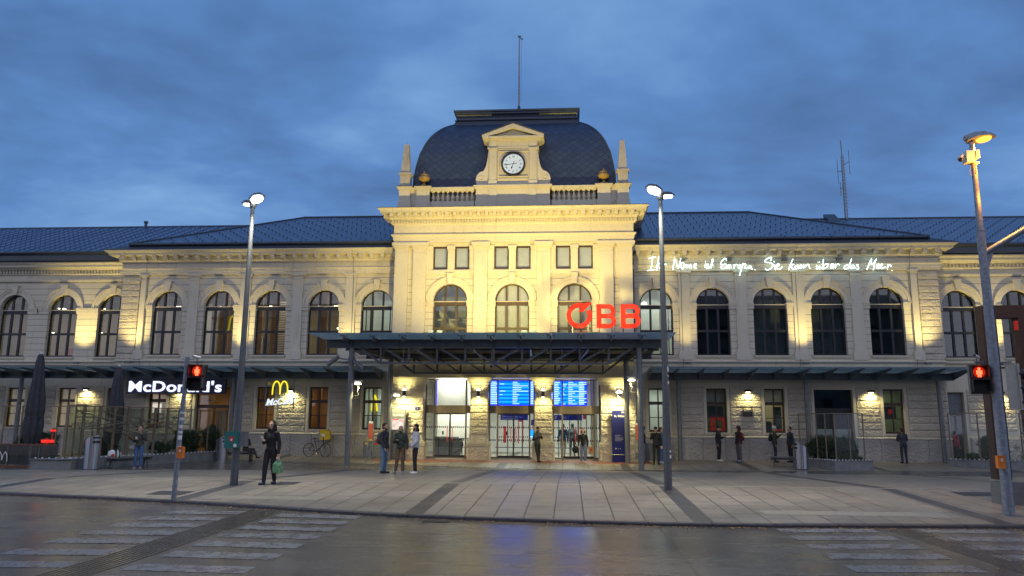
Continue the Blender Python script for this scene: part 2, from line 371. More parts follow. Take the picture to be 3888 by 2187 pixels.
# ------------------------------------------------------------------ mesh helpers
class MB:
    """collects simple shapes into one mesh"""
    def __init__(s): s.v = []; s.f = []; s.mi = []; s.cur = 0
    def add(s, vs, fs):
        o = len(s.v); s.v += [tuple(p) for p in vs]
        for f in fs: s.f.append(tuple(i+o for i in f)); s.mi.append(s.cur)
        return s
    def box(s, x0, x1, y0, y1, z0, z1):
        if x0 > x1: x0, x1 = x1, x0
        return s.add([(x0,y0,z0),(x1,y0,z0),(x1,y1,z0),(x0,y1,z0),(x0,y0,z1),(x1,y0,z1),(x1,y1,z1),(x0,y1,z1)],
                     [(0,3,2,1),(4,5,6,7),(0,1,5,4),(1,2,6,5),(2,3,7,6),(3,0,4,7)])
    def prism(s, poly, y0, y1):
        """poly in (x,z), counter-clockwise seen from -y; extruded from y0 (front) to y1"""
        n = len(poly)
        vs = [(x, y0, z) for x, z in poly] + [(x, y1, z) for x, z in poly]
        return s.add(vs, [tuple(range(n)), tuple(range(2*n-1, n-1, -1))] + [(i, i+n, (i+1) % n+n, (i+1) % n) for i in range(n)])
    def prismz(s, poly, z0, z1):
        n = len(poly)
        vs = [(x, y, z0) for x, y in poly] + [(x, y, z1) for x, y in poly]
        return s.add(vs, [tuple(range(n-1, -1, -1)), tuple(range(n, 2*n))] + [(i, (i+1) % n, (i+1) % n+n, i+n) for i in range(n)])
    def prismx(s, poly, x0, x1):
        n = len(poly)
        vs = [(x0, y, z) for y, z in poly] + [(x1, y, z) for y, z in poly]
        return s.add(vs, [tuple(range(n)), tuple(range(2*n-1, n-1, -1))] + [(i, i+n, (i+1) % n+n, (i+1) % n) for i in range(n)])
    def tube(s, p0, p1, r0, r1=None, n=10, caps=True):
        r1 = r0 if r1 is None else r1
        p0, p1 = Vector(p0), Vector(p1); d = (p1-p0)
        if d.length < 1e-6: return s
        d.normalize(); a = d.orthogonal().normalized(); b = d.cross(a)
        vs = [p0+(a*math.cos(2*math.pi*i/n)+b*math.sin(2*math.pi*i/n))*r0 for i in range(n)]
        vs += [p1+(a*math.cos(2*math.pi*i/n)+b*math.sin(2*math.pi*i/n))*r1 for i in range(n)]
        fs = [(i, (i+1) % n, (i+1) % n+n, i+n) for i in range(n)]
        if caps: fs += [tuple(range(n-1, -1, -1)), tuple(range(n, 2*n))]
        return s.add(vs, fs)
    def path(s, pts, r, n=6):
        for a, b in zip(pts, pts[1:]): s.tube(a, b, r, n=n)
        for p in pts[1:-1]: s.ball(p, r*1.0, 6, 4)
        return s
    def bar(s, p0, p1, w, h):
        """rectangular bar between two points; w across, h in the vertical-ish direction"""
        p0, p1 = Vector(p0), Vector(p1); d = (p1-p0).normalized()
        up = Vector((0, 0, 1)) if abs(d.z) < .95 else Vector((0, 1, 0))
        a = d.cross(up).normalized(); b = a.cross(d).normalized()
        vs = []
        for p in (p0, p1):
            for u, v in ((-1,-1),(1,-1),(1,1),(-1,1)): vs.append(p+a*u*w/2+b*v*h/2)
        return s.add(vs, [(0,1,2,3),(7,6,5,4),(0,4,5,1),(1,5,6,2),(2,6,7,3),(3,7,4,0)])
    def ball(s, c, r, n=12, m=8, sc=(1, 1, 1)):
        vs = []; fs = []
        for j in range(1, m):
            t = math.pi*j/m
            for i in range(n):
                a = 2*math.pi*i/n
                vs.append((c[0]+r*sc[0]*math.sin(t)*math.cos(a), c[1]+r*sc[1]*math.sin(t)*math.sin(a), c[2]+r*sc[2]*math.cos(t)))
        vs += [(c[0], c[1], c[2]+r*sc[2]), (c[0], c[1], c[2]-r*sc[2])]
        T = n*(m-1)
        for j in range(m-2):
            for i in range(n): fs.append((j*n+i, (j+1)*n+i, (j+1)*n+(i+1) % n, j*n+(i+1) % n))
        for i in range(n): fs.append((T, i, (i+1) % n)); fs.append((T+1, (m-2)*n+(i+1) % n, (m-2)*n+i))
        return s.add(vs, fs)
    def lathe(s, prof, c=(0, 0, 0), n=16, sq=None):
        """prof [(r,z)] bottom to top"""
        vs = []; fs = []
        for r, z in prof:
            for i in range(n):
                a = 2*math.pi*(i+.5)/n; k = 1
                if sq: k = sq(a, z)
                vs.append((c[0]+r*k*math.cos(a), c[1]+r*k*math.sin(a), c[2]+z))
        for j in range(len(prof)-1):
            for i in range(n): fs.append((j*n+i, j*n+(i+1) % n, (j+1)*n+(i+1) % n, (j+1)*n+i))
        fs.append(tuple(range(n-1, -1, -1))); fs.append(tuple(range((len(prof)-1)*n, len(prof)*n)))
        return s.add(vs, fs)
    def sweep(s, pth, prof):
        """moulding: prof [(out,z)] carried along a plan path with mitred corners; out is to the right of travel"""
        P = [Vector((p[0], p[1])) for p in pth]; n = len(P); k = len(prof); vs = []
        for i, p in enumerate(P):
            ds = []
            if i > 0: ds.append((P[i]-P[i-1]).normalized())
            if i < n-1: ds.append((P[i+1]-P[i]).normalized())
            ns = [Vector((d.y, -d.x)) for d in ds]
            mv = sum(ns, Vector((0, 0)))/len(ns)
            mv = mv/max(mv.length_squared, .2)
            for o, z in prof: vs.append((p.x+mv.x*o, p.y+mv.y*o, z))
        fs = [(i*k+j, (i+1)*k+j, (i+1)*k+(j+1) % k, i*k+(j+1) % k) for i in range(n-1) for j in range(k)]
        fs += [tuple(range(k)), tuple(range(n*k-1, (n-1)*k-1, -1))]
        return s.add(vs, fs)
    def xf(s, m, start=0):
        for i in range(start, len(s.v)): s.v[i] = tuple(m @ Vector(s.v[i]))
        return s
    def build(s, name, mat, parent=None, smooth=False, loc=(0, 0, 0), recalc=True):
        me = bpy.data.meshes.new(name); me.from_pydata(s.v, [], s.f); me.update()
        if recalc:
            bm = bmesh.new(); bm.from_mesh(me); bmesh.ops.recalc_face_normals(bm, faces=bm.faces); bm.to_mesh(me); bm.free()
        ms = mat if isinstance(mat, (list, tuple)) else [mat]
        for m_ in ms: me.materials.append(m_ if not isinstance(m_, str) else M[m_])
        if len(ms) > 1: me.polygons.foreach_set('material_index', s.mi)
        if smooth: me.polygons.foreach_set('use_smooth', [True]*len(me.polygons))
        o = bpy.data.objects.new(name, me); COL.objects.link(o); o.location = loc
        if parent is not None: o.parent = parent
        return o

def tag(o, label=None, cat=None, group=None, kind=None):
    if label: o['label'] = label
    if cat: o['category'] = cat
    if group: o['group'] = group
    if kind: o['kind'] = kind
    return o
def thing(name, label, cat, loc=(0, 0, 0), rz=0, group=None):
    o = bpy.data.objects.new(name, None); COL.objects.link(o); o.location = loc; o.rotation_euler = (0, 0, rz)
    o.empty_display_size = .2
    return tag(o, label, cat, group)
def struct(name, mb, mat, **k): return tag(mb.build(name, mat, **k), kind='structure')
def copy_tree(o, parent=None):
    c = o.copy(); COL.objects.link(c); c.parent = parent
    for ch in [x for x in bpy.data.objects if x.parent == o]: copy_tree(ch, c)
    return c
def text_mb(body, size, depth=.02, bold=0.0, shear=0.0, align='LEFT', spacing=1.0):
    """text standing in the x-z plane, readable from -y, baseline at z=0"""
    cu = bpy.data.curves.new('lettering', 'FONT'); cu.body = body; cu.size = size; cu.extrude = depth/2; cu.offset = bold
    cu.shear = shear; cu.align_x = align; cu.space_character = spacing; cu.resolution_u = 4
    ob = bpy.data.objects.new('lettering', cu); COL.objects.link(ob)
    dg = bpy.context.evaluated_depsgraph_get(); me = bpy.data.meshes.new_from_object(ob.evaluated_get(dg))
    mb = MB(); mb.add([(v.co.x, -v.co.z, v.co.y) for v in me.vertices], [tuple(p.vertices) for p in me.polygons])
    bpy.data.objects.remove(ob); bpy.data.curves.remove(cu); bpy.data.meshes.remove(me)
    return mb
def move(mb, dx=0, dy=0, dz=0):
    mb.v = [(a+dx, b+dy, c+dz) for a, b, c in mb.v]; return mb
def lamp(kind, loc, energy, color, parent=None, size=.1, spot=None, aim=None, blend=.6, name='light'):
    d = bpy.data.lights.new(name, kind); d.energy = energy; d.color = color
    if kind in ('POINT', 'SPOT'): d.shadow_soft_size = size
    if kind == 'AREA': d.size = size
    if kind == 'SPOT': d.spot_size = R(spot); d.spot_blend = blend
    o = bpy.data.objects.new(name, d); COL.objects.link(o); o.location = loc
    if aim is not None: o.rotation_euler = (Vector(aim)-Vector(loc)).to_track_quat('-Z', 'Y').to_euler()
    if parent is not None: o.parent = parent
    return o

# ------------------------------------------------------------------ ground
PROF = [(-25.6, -.21), (-19.1, .05), (-5.3, -.30), (0, 0), (30, 0)]
def gz(y):
    for (a, za), (b, zb) in zip(PROF, PROF[1:]):
        if y <= b: return za+(zb-za)*(max(y, a)-a)/(b-a)
    return 0.0
ROADZ = -.315
def rz(x, y):
    k = kerb_y(x); t = min(1, max(0, (y+30)/(k+30))); return ROADZ+(gz(k+.2)-.062-ROADZ)*t
KP = [(-70,-14.5),(-30,-19.4),(-20,-21.0),(-10.9,-22.5),(-7.9,-23.0),(-5.0,-23.65),(-2.35,-24.45),(-1.1,-24.75),(.7,-25.1),(2.7,-25.3),(4.9,-25.45),(6.7,-25.4),(9.1,-25.2),(11.3,-25.05),(20,-24.2),(34,-22.3),(70,-16)]
def kerb_y(x):
    for (a, ya), (b, yb) in zip(KP, KP[1:]):
        if x <= b: return ya+(yb-ya)*(x-a)/(b-a)
    return KP[-1][1]
def make_ground():
    mb = MB(); S = 400
    xs = [-S, -120]+[k[0] for k in KP]+[120, S]; vs = []; fs = []
    for x in xs:
        xk = max(-70, min(70, x))
        for y in (-S, -30, kerb_y(xk)+.1, S): vs.append((x, y, ROADZ if y < -29 else rz(xk, kerb_y(xk)) - (.6 if y > 100 else 0)))
    n4 = 4
    fs = [(i*4+j, (i+1)*4+j, (i+1)*4+j+1, i*4+j+1) for i in range(len(xs)-1) for j in range(3)]
    mb.add(vs, fs); struct('road', mb, 'road', recalc=False)
    # plaza: one sheet that follows the gentle hump and dip of the forecourt and stops at the curved kerb
    xs = sorted(set([k[0] for k in KP] + [x*1.0 for x in range(-70, 71, 2)]))
    ys = [-24.4, -22.5, -19.1, -5.3, 0, 4, 40]
    vs = []; fs = []; cols = []
    for x in xs:
        k = kerb_y(x)+.22
        col = [k]+[y for y in ys if y > k+.05]
        while len(col) < len(ys)+1: col.insert(1, col[0]+.001*len(col))
        cols.append(col)
    n = len(ys)+1
    for x, col in zip(xs, cols):
        for y in col: vs.append((x, y, gz(y)))
    for i in range(len(xs)-1):
        for j in range(n-1): fs.append((i*n+j, (i+1)*n+j, (i+1)*n+j+1, i*n+j+1))
    mb = MB().add(vs, fs); struct('plaza_pavement', mb, 'paving', recalc=False)
    # kerb stones, about 1.2 m long with fine joints
    mb = MB(); mt = MB()
    x = -70.0
    while x < 70:
        x2 = x+1.2; a, b = kerb_y(x), kerb_y(x2)
        za, zb = gz(a)+.008, gz(b)+.008
        g = .006
        def P(xx, yy, z): return (xx, yy, z)
        mb.add([P(x+g,a,ROADZ-.1),P(x2-g,b,ROADZ-.1),P(x2-g,b+.02,zb-.02),P(x+g,a+.02,za-.02),P(x2-g,b+.04,zb),P(x+g,a+.04,za),P(x2-g,b+.23,zb),P(x+g,a+.23,za),P(x2-g,b+.23,ROADZ-.05),P(x+g,a+.23,ROADZ-.05)],
               [(0,1,2,3),(3,2,4,5),(5,4,6,7),(7,6,8,9),(0,3,5,7,9),(1,8,6,4,2)])
        x = x2
    struct('kerb', mb, 'kerb')
    # low, fallen leaves along the gutter
    mb = MB()
    for i in range(900):
        xx = rnd.uniform(-14, 16) if i % 3 else rnd.uniform(0, 9)
        
        yy = kerb_y(xx)-abs(rnd.gauss(0, .12))-.02
        if i % 9 == 0: yy -= rnd.uniform(0, 5)
        s_ = rnd.uniform(.012, .035); a = rnd.uniform(0, 6.28); z = rz(xx, yy)+.004+rnd.uniform(0, .008)
        vs = [(xx+s_*math.cos(a+k*1.57)*(1 if k % 2 else .55), yy+s_*math.sin(a+k*1.57)*(1 if k % 2 else .55), z+(.006 if k == 1 else 0)) for k in range(4)]
        mb.add(vs, [(0, 1, 2, 3)])
    tag(mb.build('fallen_leaves', plain('yellow_leaves', (.42, .24, .05), .7, var=.4, scale=30), recalc=False), kind='stuff')
    def strip(name, x0, x1, y0, y1, mat, lift=.004, ribs=0):
        mb = MB()
        yy = sorted([y0, y1]+[p[0] for p in PROF if y0 < p[0] < y1])
        if ribs:
            w = (x1-x0)/ribs
            for k in range(ribs):
                for a, b in zip(yy, yy[1:]):
                    xa, xb = x0+k*w, x0+k*w+w*.5
                    mb.add([(xa,a,gz(a)+.001),(xb,a,gz(a)+.001),(xb,b,gz(b)+.001),(xa,b,gz(b)+.001),(xa,a,gz(a)+.008),(xb,a,gz(a)+.008),(xb,b,gz(b)+.008),(xa,b,gz(b)+.008)],
                           [(4,5,6,7),(0,1,5,4),(1,2,6,5),(2,3,7,6),(3,0,4,7)])
        else:
            for a, b in zip(yy, yy[1:]): mb.add([(x0,a,gz(a)+lift),(x1,a,gz(a)+lift),(x1,b,gz(b)+lift),(x0,b,gz(b)+lift)], [(0,1,2,3)])
        struct(name, mb, mat, recalc=False)
    strip('tactile_paving', -5.75, -5.1, -23.1, -19.2, 'lightslab', ribs=9)
    strip('tactile_paving', 10.15, 10.75, -24.3, -18.2, 'lightslab', ribs=9)
    strip('tactile_paving', -5.6, -2.9, -22.95, -22.4, 'paleslab')
    strip('tactile_paving', 6.9, 10.6, -24.1, -23.5, 'paleslab')
    strip('pavement_strip', -45, 12.2, -19.22, -19.06, 'lightslab')
    strip('drain_channel', -34, 34, -5.36, -5.26, 'darkslab')
    strip('entrance_pavement', -6.9, 6.9, -2.55, -1.2, 'redslab')
    # tree gratings and drain covers
    for x0, x1, y0, y1 in ((-7.3,-6.4,-22.4,-21.7),(-5.1,-4.5,-20.0,-19.4),(12.6,13.6,-20.5,-19.7)):
        strip('drain_grating', x0, x1, y0, y1, 'darkslab', lift=.006)
    mb = MB()
    for x0, x1, y0, y1 in ((.02, .56, -25.5, -25.12),):
        ZD = rz(.3, -25.3); mb.box(x0, x1, y0, y1, ZD-.02, ZD+.004)
        for k in range(9): mb.box(x0+.03+k*.056, x0+.055+k*.056, y0+.03, y1-.03, ZD+.0042, ZD+.012)
    struct('road_drain', mb, 'darkslab')
    # the two zebra crossings with their tactile guide strips
    def bars(x0, x1, cy, sl):
        for k, y in enumerate(cy):
            mb = MB(); w = .24; nseg = 8
            pts0 = []; pts1 = []
            for i in range(nseg+1):
                xx = x0+(x1-x0)*i/nseg; j = lambda: rnd.uniform(-.008, .008)
                ya, yb = y-w+sl*(xx-x0)+j(), y+w+sl*(xx-x0)+j(); pts0.append((xx, ya, rz(xx, ya)+.004)); pts1.append((xx, yb, rz(xx, yb)+.004))
            mb.add(pts0+pts1, [(i, i+1, i+1+nseg+1, i+nseg+1) for i in range(nseg)])
            struct('crossing_stripe', mb, 'paint', recalc=False)
    bars(-5.50, -3.90, (-24.85, -25.78, -26.69, -27.57, -28.43, -29.44, -30.42), 0.07)
    bars(-3.07, -1.35, (-24.96, -25.79, -26.64, -27.5, -28.41, -29.34, -30.37), -0.04)
    bars(6.75, 8.56, (-25.76, -26.64, -27.54, -28.45, -29.42), 0.09)
    bars(9.29, 10.96, (-25.53, -26.49, -27.38, -28.32, -29.33), 0.02)
    for x0, x1, sh in ((-3.9,-3.2,.0),(8.75,9.4,.06)):
        mb = MB(); w = (x1-x0)/8
        for k in range(8):
            xa = x0+k*w; yl = [kerb_y(xa)-.1, -28, -30.001, -34]
            for y1, y0 in zip(yl, yl[1:]):
                s0, s1 = sh*(-25-y0), sh*(-25-y1); z0, z1 = rz(xa, y0)+.003, rz(xa, y1)+.003
                mb.add([(xa+s0,y0,z0),(xa+w*.45+s0,y0,z0),(xa+w*.45+s1,y1,z1),(xa+s1,y1,z1),(xa+s0,y0,z0+.005),(xa+w*.45+s0,y0,z0+.005),(xa+w*.45+s1,y1,z1+.005),(xa+s1,y1,z1+.005)],
                   [(4,5,6,7),(0,1,5,4),(1,2,6,5),(2,3,7,6),(3,0,4,7)])
        struct('tactile_guide', mb, 'guide')
make_ground()

# ------------------------------------------------------------------ the station building
ST = thing('railway_station', 'long cream two-storey railway station with clock gable and slate dome', 'building')
XC = -.05
def arc(xc, zc, r, a0, a1, n):
    return [(xc+r*math.cos(a0+(a1-a0)*i/n), zc+r*math.sin(a0+(a1-a0)*i/n)) for i in range(n+1)]
def wall(mb, x0, x1, z0, z1, ops, y0, th=.5):
    """ops: (xc, hw, zs, zt, arched); arched openings spring at zt"""
    ops = sorted(ops); x = x0
    for xc, hw, zs, zt, ar in ops:
        if xc-hw > x: mb.box(x, xc-hw, y0, y0+th, z0, z1)
        if zs > z0: mb.box(xc-hw, xc+hw, y0, y0+th, z0, zs)
        if ar:
            pts = arc(xc, zt, hw, math.pi, 0, 16)
            for (xa, za), (xb, zb) in zip(pts, pts[1:]): mb.prism([(xa, za), (xb, zb), (xb, z1), (xa, z1)], y0, y0+th)
        elif z1 > zt: mb.box(xc-hw, xc+hw, y0, y0+th, zt, z1)
        x = xc+hw
    if x < x1: mb.box(x, x1, y0, y0+th, z0, z1)
def ring(mb, xc, zc, r0, r1, y0, y1, a0=0, a1=math.pi, n=20):
    for i in range(n):
        a, b = a0+(a1-a0)*i/n, a0+(a1-a0)*(i+1)/n
        mb.prism([(xc+r0*math.cos(a), zc+r0*math.sin(a)), (xc+r1*math.cos(a), zc+r1*math.sin(a)), (xc+r1*math.cos(b), zc+r1*math.sin(b)), (xc+r0*math.cos(b), zc+r0*math.sin(b))], y0, y1)
def relief(mb, x0, x1, z0, z1, yf, ywall, amp=.025, g=.055):
    """a stone block: bevelled sides and a rough-hewn front with real relief"""
    nx = max(2, int((x1-x0)/g)); nz = max(2, int((z1-z0)/g)); b = .022; vs = []; fs = []
    for j in range(nz+1):
        for i in range(nx+1):
            u, v = i/nx, j/nz; ed = (i in (0, nx)) or (j in (0, nz))
            x = x0+b+(x1-x0-2*b)*u; z = z0+b+(z1-z0-2*b)*v
            d = 0 if ed else amp*(noise.noise(Vector((x*7, z*9, yf)))*.9+noise.noise(Vector((x*17, z*19, 3)))*.6+.35)
            vs.append((x, yf-d, z))
    for j in range(nz):
        for i in range(nx): a = j*(nx+1)+i; fs.append((a, a+1, a+nx+2, a+nx+1))
    mb.add(vs, fs)
    c = [(x0+b,z0+b),(x1-b,z0+b),(x1-b,z1-b),(x0+b,z1-b)]; o = [(x0,z0),(x1,z0),(x1,z1),(x0,z1)]
    vs = [(x, yf, z) for x, z in c]+[(x, yf+b, z) for x, z in o]+[(x, ywall, z) for x, z in o]
    mb.add(vs, [(k, k+4, (k+1) % 4+4, (k+1) % 4) for k in range(4)]+[(k+4, k+8, (k+1) % 4+8, (k+1) % 4+4) for k in range(4)])

def window(xc, hw, zs, zt, y, arched=True, mat='frame', mid=6.6, glassmat='glass', surround=True, ywall=0, keyh=.5, key=True, inner=None, y_imp=.09, sill=True, label=None, bars=3, imp_w=.34):
    """frame mesh > pane, surround, sill"""
    f = MB(); t = .075; d = .09
    f.box(xc-hw, xc-hw+t, y, y+d, zs, zt if arched else zt); f.box(xc+hw-t, xc+hw, y, y+d, zs, zt)
    f.box(xc-hw+t, xc+hw-t, y, y+d, zs, zs+.10)
    if arched:
        ring(f, xc, zt+.03, hw-t, hw, y+.001, y+d-.001)
        f.box(xc-hw+t, xc+hw-t, y-.03, y+d, zt-.22, zt-.02)
        f.box(xc-hw+t, xc+hw-t, y-.02, y+d, mid-.06, mid+.06)
        for s_ in (-1, 1):
            xm = xc+s_*hw*.335
            f.box(xm-.055, xm+.055, y-.012, y+d-.01, zs+.10, mid-.06); f.box(xm-.055, xm+.055, y-.012, y+d-.01, mid+.06, zt-.22)
            f.box(xm-.05, xm+.05, y-.012, y+d-.01, zt-.02, zt+math.sqrt(hw*hw-(hw*.335)**2)-.02)
    else:
        f.box(xc-hw+t, xc+hw-t, y, y+d, zt-.08, zt)
        if bars == 2:
            f.box(xc-hw+t, xc+hw-t, y-.02, y+d, 2.76, 2.92); f.box(xc-.03, xc+.03, y-.012, y+d-.01, zs+.1, 2.76); f.box(xc-.03, xc+.03, y-.012, y+d-.01, 2.92, zt-.08)
            f.box(xc-hw+t, xc-.03, y-.01, y+d-.012, 2.09, 2.13); f.box(xc+.03, xc+hw-t, y-.01, y+d-.012, 2.09, 2.13)
    w = f.build('window', mat, ST)
    if label: w['label'] = label
    g = MB()
    if arched: g.prism([(xc+hw-.02, zs+.02)]+[(p[0], p[1]) for p in arc(xc, zt, hw-.02, 0, math.pi, 20)]+[(xc-hw+.02, zs+.02)], y+.045, y+.053)
    else: g.box(xc-hw+.02, xc+hw-.02, y+.045, y+.053, zs+.02, zt-.02)
    g.build('pane', glassmat, w)
    if arched:
        tr = MB(); tr.box(xc-hw, xc+hw, y-.075, y-.032, zt-.035, zt); tr.build('transom', 'trim', w)
    if surround and arched:
        s = MB()
        ring(s, xc, zt, hw+.0, hw+.22, ywall-.05, ywall+.02, n=24); ring(s, xc, zt, hw+.222, hw+.33, ywall-.09, ywall+.02, n=24)
        ring(s, xc, zt, hw+.332, hw+.37, ywall-.12, ywall+.02, n=24)
        if key:
            k0, k1 = .115, .185
            s.prism([(xc-k0, zt+hw-.02), (xc+k0, zt+hw-.02), (xc+k1, zt+hw+keyh), (xc-k1, zt+hw+keyh)], ywall-.20, ywall+.01)
            s.box(xc-k1-.02, xc+k1+.02, ywall-.22, ywall+.01, zt+hw+keyh+.001, zt+hw+keyh+.04)
        for sd in (-1, 1):
            a, b = xc+sd*(hw-.035), xc+sd*(hw+imp_w)
            for e_, z0, z1 in ((.0, 7.74, 7.80), (-.02, 7.802, 7.90), (.03, 7.902, 8.0), (.05, 8.002, 8.05)):
                s.box(min(a, b)-max(0, e_)*.5, max(a, b), ywall-.05-max(e_, 0)-.01, ywall+.2, z0, z1)
        s.build('surround', 'trim', w)
    if sill:
        s = MB(); s.box(xc-hw-.06, xc+hw+.06, ywall-.10, y, zs-.07, zs+.0); s.box(xc-hw-.02, xc+hw+.02, ywall-.06, ywall, zs-.13, zs-.071)
        s.build('sill', 'trim', w)
    return w

def pilaster(xc, w, z0, z1, yf, yw, base=True, cap=.25, mat='stucco', low=None, flare=.09):
    p = MB(); x0, x1 = xc-w/2, xc+w/2; c = z1-cap
    zb = z0
    if base:
        p.box(x0-.09, x1+.09, yf-.09, yw, z0, z0+.40); p.box(x0-.06, x1+.06, yf-.06, yw, z0+.401, z0+.47); p.box(x0-.03, x1+.03, yf-.03, yw, z0+.471, z0+.56); zb = z0+.561
    p.box(x0, x1, yf, yw, zb, c-.06)
    p.box(x0-.02, x1+.02, yf-.02, yw, c-.059, c-.02)
    p.box(x0+.005, x1-.005, yf-.004, yw, c-.019, c+cap*.35)
    for k, (e_, h0, h1) in enumerate(((.25, .351, .5), (.6, .501, .66), (1.0, .661, 1.0))):
        p.box(x0-flare*e_, x1+flare*e_, yf-flare*e_, yw, c+cap*h0, c+cap*h1-.001)
    return p.build('pilaster', mat, ST)

# ---- wings
WIN = [7.49+2.94*k for k in range(5)]
GW = {1: [7.48, 10.43, 13.35, None, 19.24], -1: [7.54, 10.45, 13.35, None, 19.38]}
ROWS = [1.20, 1.54, 1.89, 2.23, 2.61, 2.98, 3.33, 3.68]
for sg in (1, -1):
    far_c = [23.33, 26.3, 29.3, 32.3] if sg > 0 else [23.0, 25.97, 28.9, 31.9, 34.9]
    # upper wall
    mb = MB(); ops = [(sg*x, .87, 5.30, 8.0, True) for x in WIN]
    xs = sorted((sg*6.2, sg*21.9))
    wall(mb, xs[0], xs[1], 4.9, 9.76, ops, 0.0); mb.build('wall', 'stucco_lines', ST)
    # ground floor wall with its doors and windows
    ops = []
    for k, x in enumerate(GW[sg]):
        if x is None: ops.append((sg*16.28, .96, .02, 3.56, False))
        else: ops.append((sg*x, .51, 1.37, 3.6, False))
    mb = MB(); wall(mb, xs[0], xs[1], -.3, 4.72, ops, 0.0); mb.build('wall', 'stucco', ST)
    # rough-hewn courses between the openings
    edges = []
    for o in sorted(ops): edges.append((o[0]-o[1]-.17, o[0]+o[1]+.17))
    segs = []; x = xs[0]+.05
    for a, b in edges: segs.append((x, a)); x = b
    segs.append((x, xs[1]-.05))
    for a, b in segs:
        if b-a < .3: continue
        mb = MB()
        for z0, z1 in zip(ROWS, ROWS[1:]): relief(mb, a, b, z0+.012, z1-.012, -.05, .0, amp=.028 if z0 < 3.3 else .004)
        mb.build('stone_pier', 'rough', ST)
    # base course, ledge
    dk = sg*16.28
    for a, b in ((xs[0], dk-1.0), (dk+1.0, xs[1])):
        mb = MB(); x = a
        while x < b-.05:
            x2 = min(b, x+1.15)
            if b-x2 < .4: x2 = b
            relief(mb, x, x2-.008, -.25, 1.10, -.13, .0, amp=.022, g=.075); x = x2
        mb.build('base_course', 'base', ST)
        mb = MB(); mb.prismx([(-.17, 1.103), (-.17, 1.16), (-.10, 1.20), (-.03, 1.20), (-.03, 1.103)], a, b); mb.build('ledge', 'trim', ST)
    # flat lintel band with keystones over the ground floor openings
    mb = MB(); mb.box(xs[0], xs[1], -.03, 0, 3.70, 4.70)
    for o in ops: mb.prism([(o[0]-.17, 3.72), (o[0]+.17, 3.72), (o[0]+.25, 4.3), (o[0]-.25, 4.3)], -.06, -.031)
    mb.build('band', 'stucco', ST)
    # string course over the glass canopy, under the big windows
    mb = MB(); mb.sweep([(xs[0], 0), (xs[1], 0)] if sg > 0 else [(xs[0], 0), (xs[1], 0)], [(0, 4.72), (.07, 4.72), (.07, 4.86), (.12, 4.90), (.20, 4.96), (.20, 5.02), (.10, 5.06), (0, 5.06)])
    mb.build('string_course', 'trim', ST)
    for k in range(4): pilaster(sg*(WIN[k]+1.47), .57, 5.06, 9.76, -.10, 0)
    pilaster(sg*20.66, .34, 5.06, 9.76, -.10, 0)
    # corner pier of rough blocks
    mb = MB(); a, b = sorted((sg*20.9, sg*21.92))
    z = 5.08; relief(mb, a, b, z, z+.28, -.09, .5, amp=.004); z += .30
    for k in range(12): relief(mb, a, b, z+.012, z+.352-.012, -.09, .5, amp=.02); z += .352
    mb.build('corner_pier', 'rough', ST)
    # entablature and cornice, turned round the outer corner
    xo, xi = sg*21.95, sg*6.15
    pth = [(xi, -.02), (xo, -.02), (xo, 3.0)] if sg > 0 else [(xo, 3.0), (xo, -.02), (xi, -.02)]
    mb = MB()
    mb.sweep(pth, [(-.05, 9.765), (.12, 9.765), (.12, 9.88), (.16, 9.90), (.16, 10.02), (.20, 10.05), (.22, 10.09), (.06, 10.11), (.06, 10.40), (.12, 10.43), (.14, 10.50), (.16, 10.52), (-.05, 10.52)])
    mb.sweep(pth, [(-.05, 10.521), (.20, 10.521), (.22, 10.54), (.22, 10.79), (-.05, 10.79)])
    mb.sweep(pth, [(-.05, 10.791), (.60, 10.791), (.62, 10.80), (.62, 10.90), (.68, 10.92), (.80, 11.00), (.80, 11.04), (.0, 11.10), (-.05, 11.10)])
    x = 6.55
    while x < 21.8:                                       # modillions
        cx_ = sg*x; mb.box(cx_-.10, cx_+.10, -.56, -.23, 10.60, 10.78); mb.box(cx_-.12, cx_+.12, -.60, -.23, 10.755, 10.788)
        mb.box(cx_-.08, cx_+.08, -.46, -.23, 10.55, 10.6); x += .61
    mb.build('cornice', 'trim', ST)
    for x in WIN: window(sg*x, .87, 5.30, 8.0, .22, mat='frame')
    for k, x in enumerate(GW[sg]):
        if x is not None: window(sg*x, .51, 1.37, 3.6, .17, arched=False, bars=2, mat='frame_brown', surround=False)
    # window surrounds (plain raised bands) below
    for o in ops:
        for s_ in (-1, 1):
            a, b = sorted((o[0]+s_*o[1], o[0]+s_*(o[1]+.14))); MB().box(a, b, -.045, .0, 1.21 if o[1] < .9 else .0, 3.69).build('opening_band', 'stucco', ST)
    for x in (8.80, 14.72, 20.5):                              # lightning conductors and a rainwater pipe
        MB().path([(sg*x, -.86, 11.1), (sg*x, -.30, 10.5), (sg*x, -.26, 10.1), (sg*x, -.14, 9.6), (sg*x, -.13, 5.3), (sg*x, -.22, 5.0), (sg*x, -.1, 4.75)], .011, 5).build('lightning_conductor', 'steel', ST)
    MB().path([(sg*6.45, -.62, 11.35), (sg*6.42, -.5, 11.0), (sg*6.30, -.12, 10.5), (sg*6.30, -.10, 5.2)], .05, 8).build('downpipe', 'lead', ST)
    # ---- recessed outer wing
    xa, xb = sorted((sg*21.9, sg*38.0)); Y = 1.0
    ops = [(sg*x, .87, 5.28, 7.98, True) for x in far_c]; mb = MB()
    wall(mb, xa, xb, 4.9, 9.6, ops, Y); mb.build('wall', 'stucco_lines', ST)
    gops = [(sg*22.75, .42, 0, 3.5, False)]+[(sg*x, .51, 1.37, 3.55, False) for x in far_c[1:]] if sg > 0 else [(sg*x, .51, 1.37, 3.55, False) for x in (22.35, 25.2, 28.2, 31.2)]
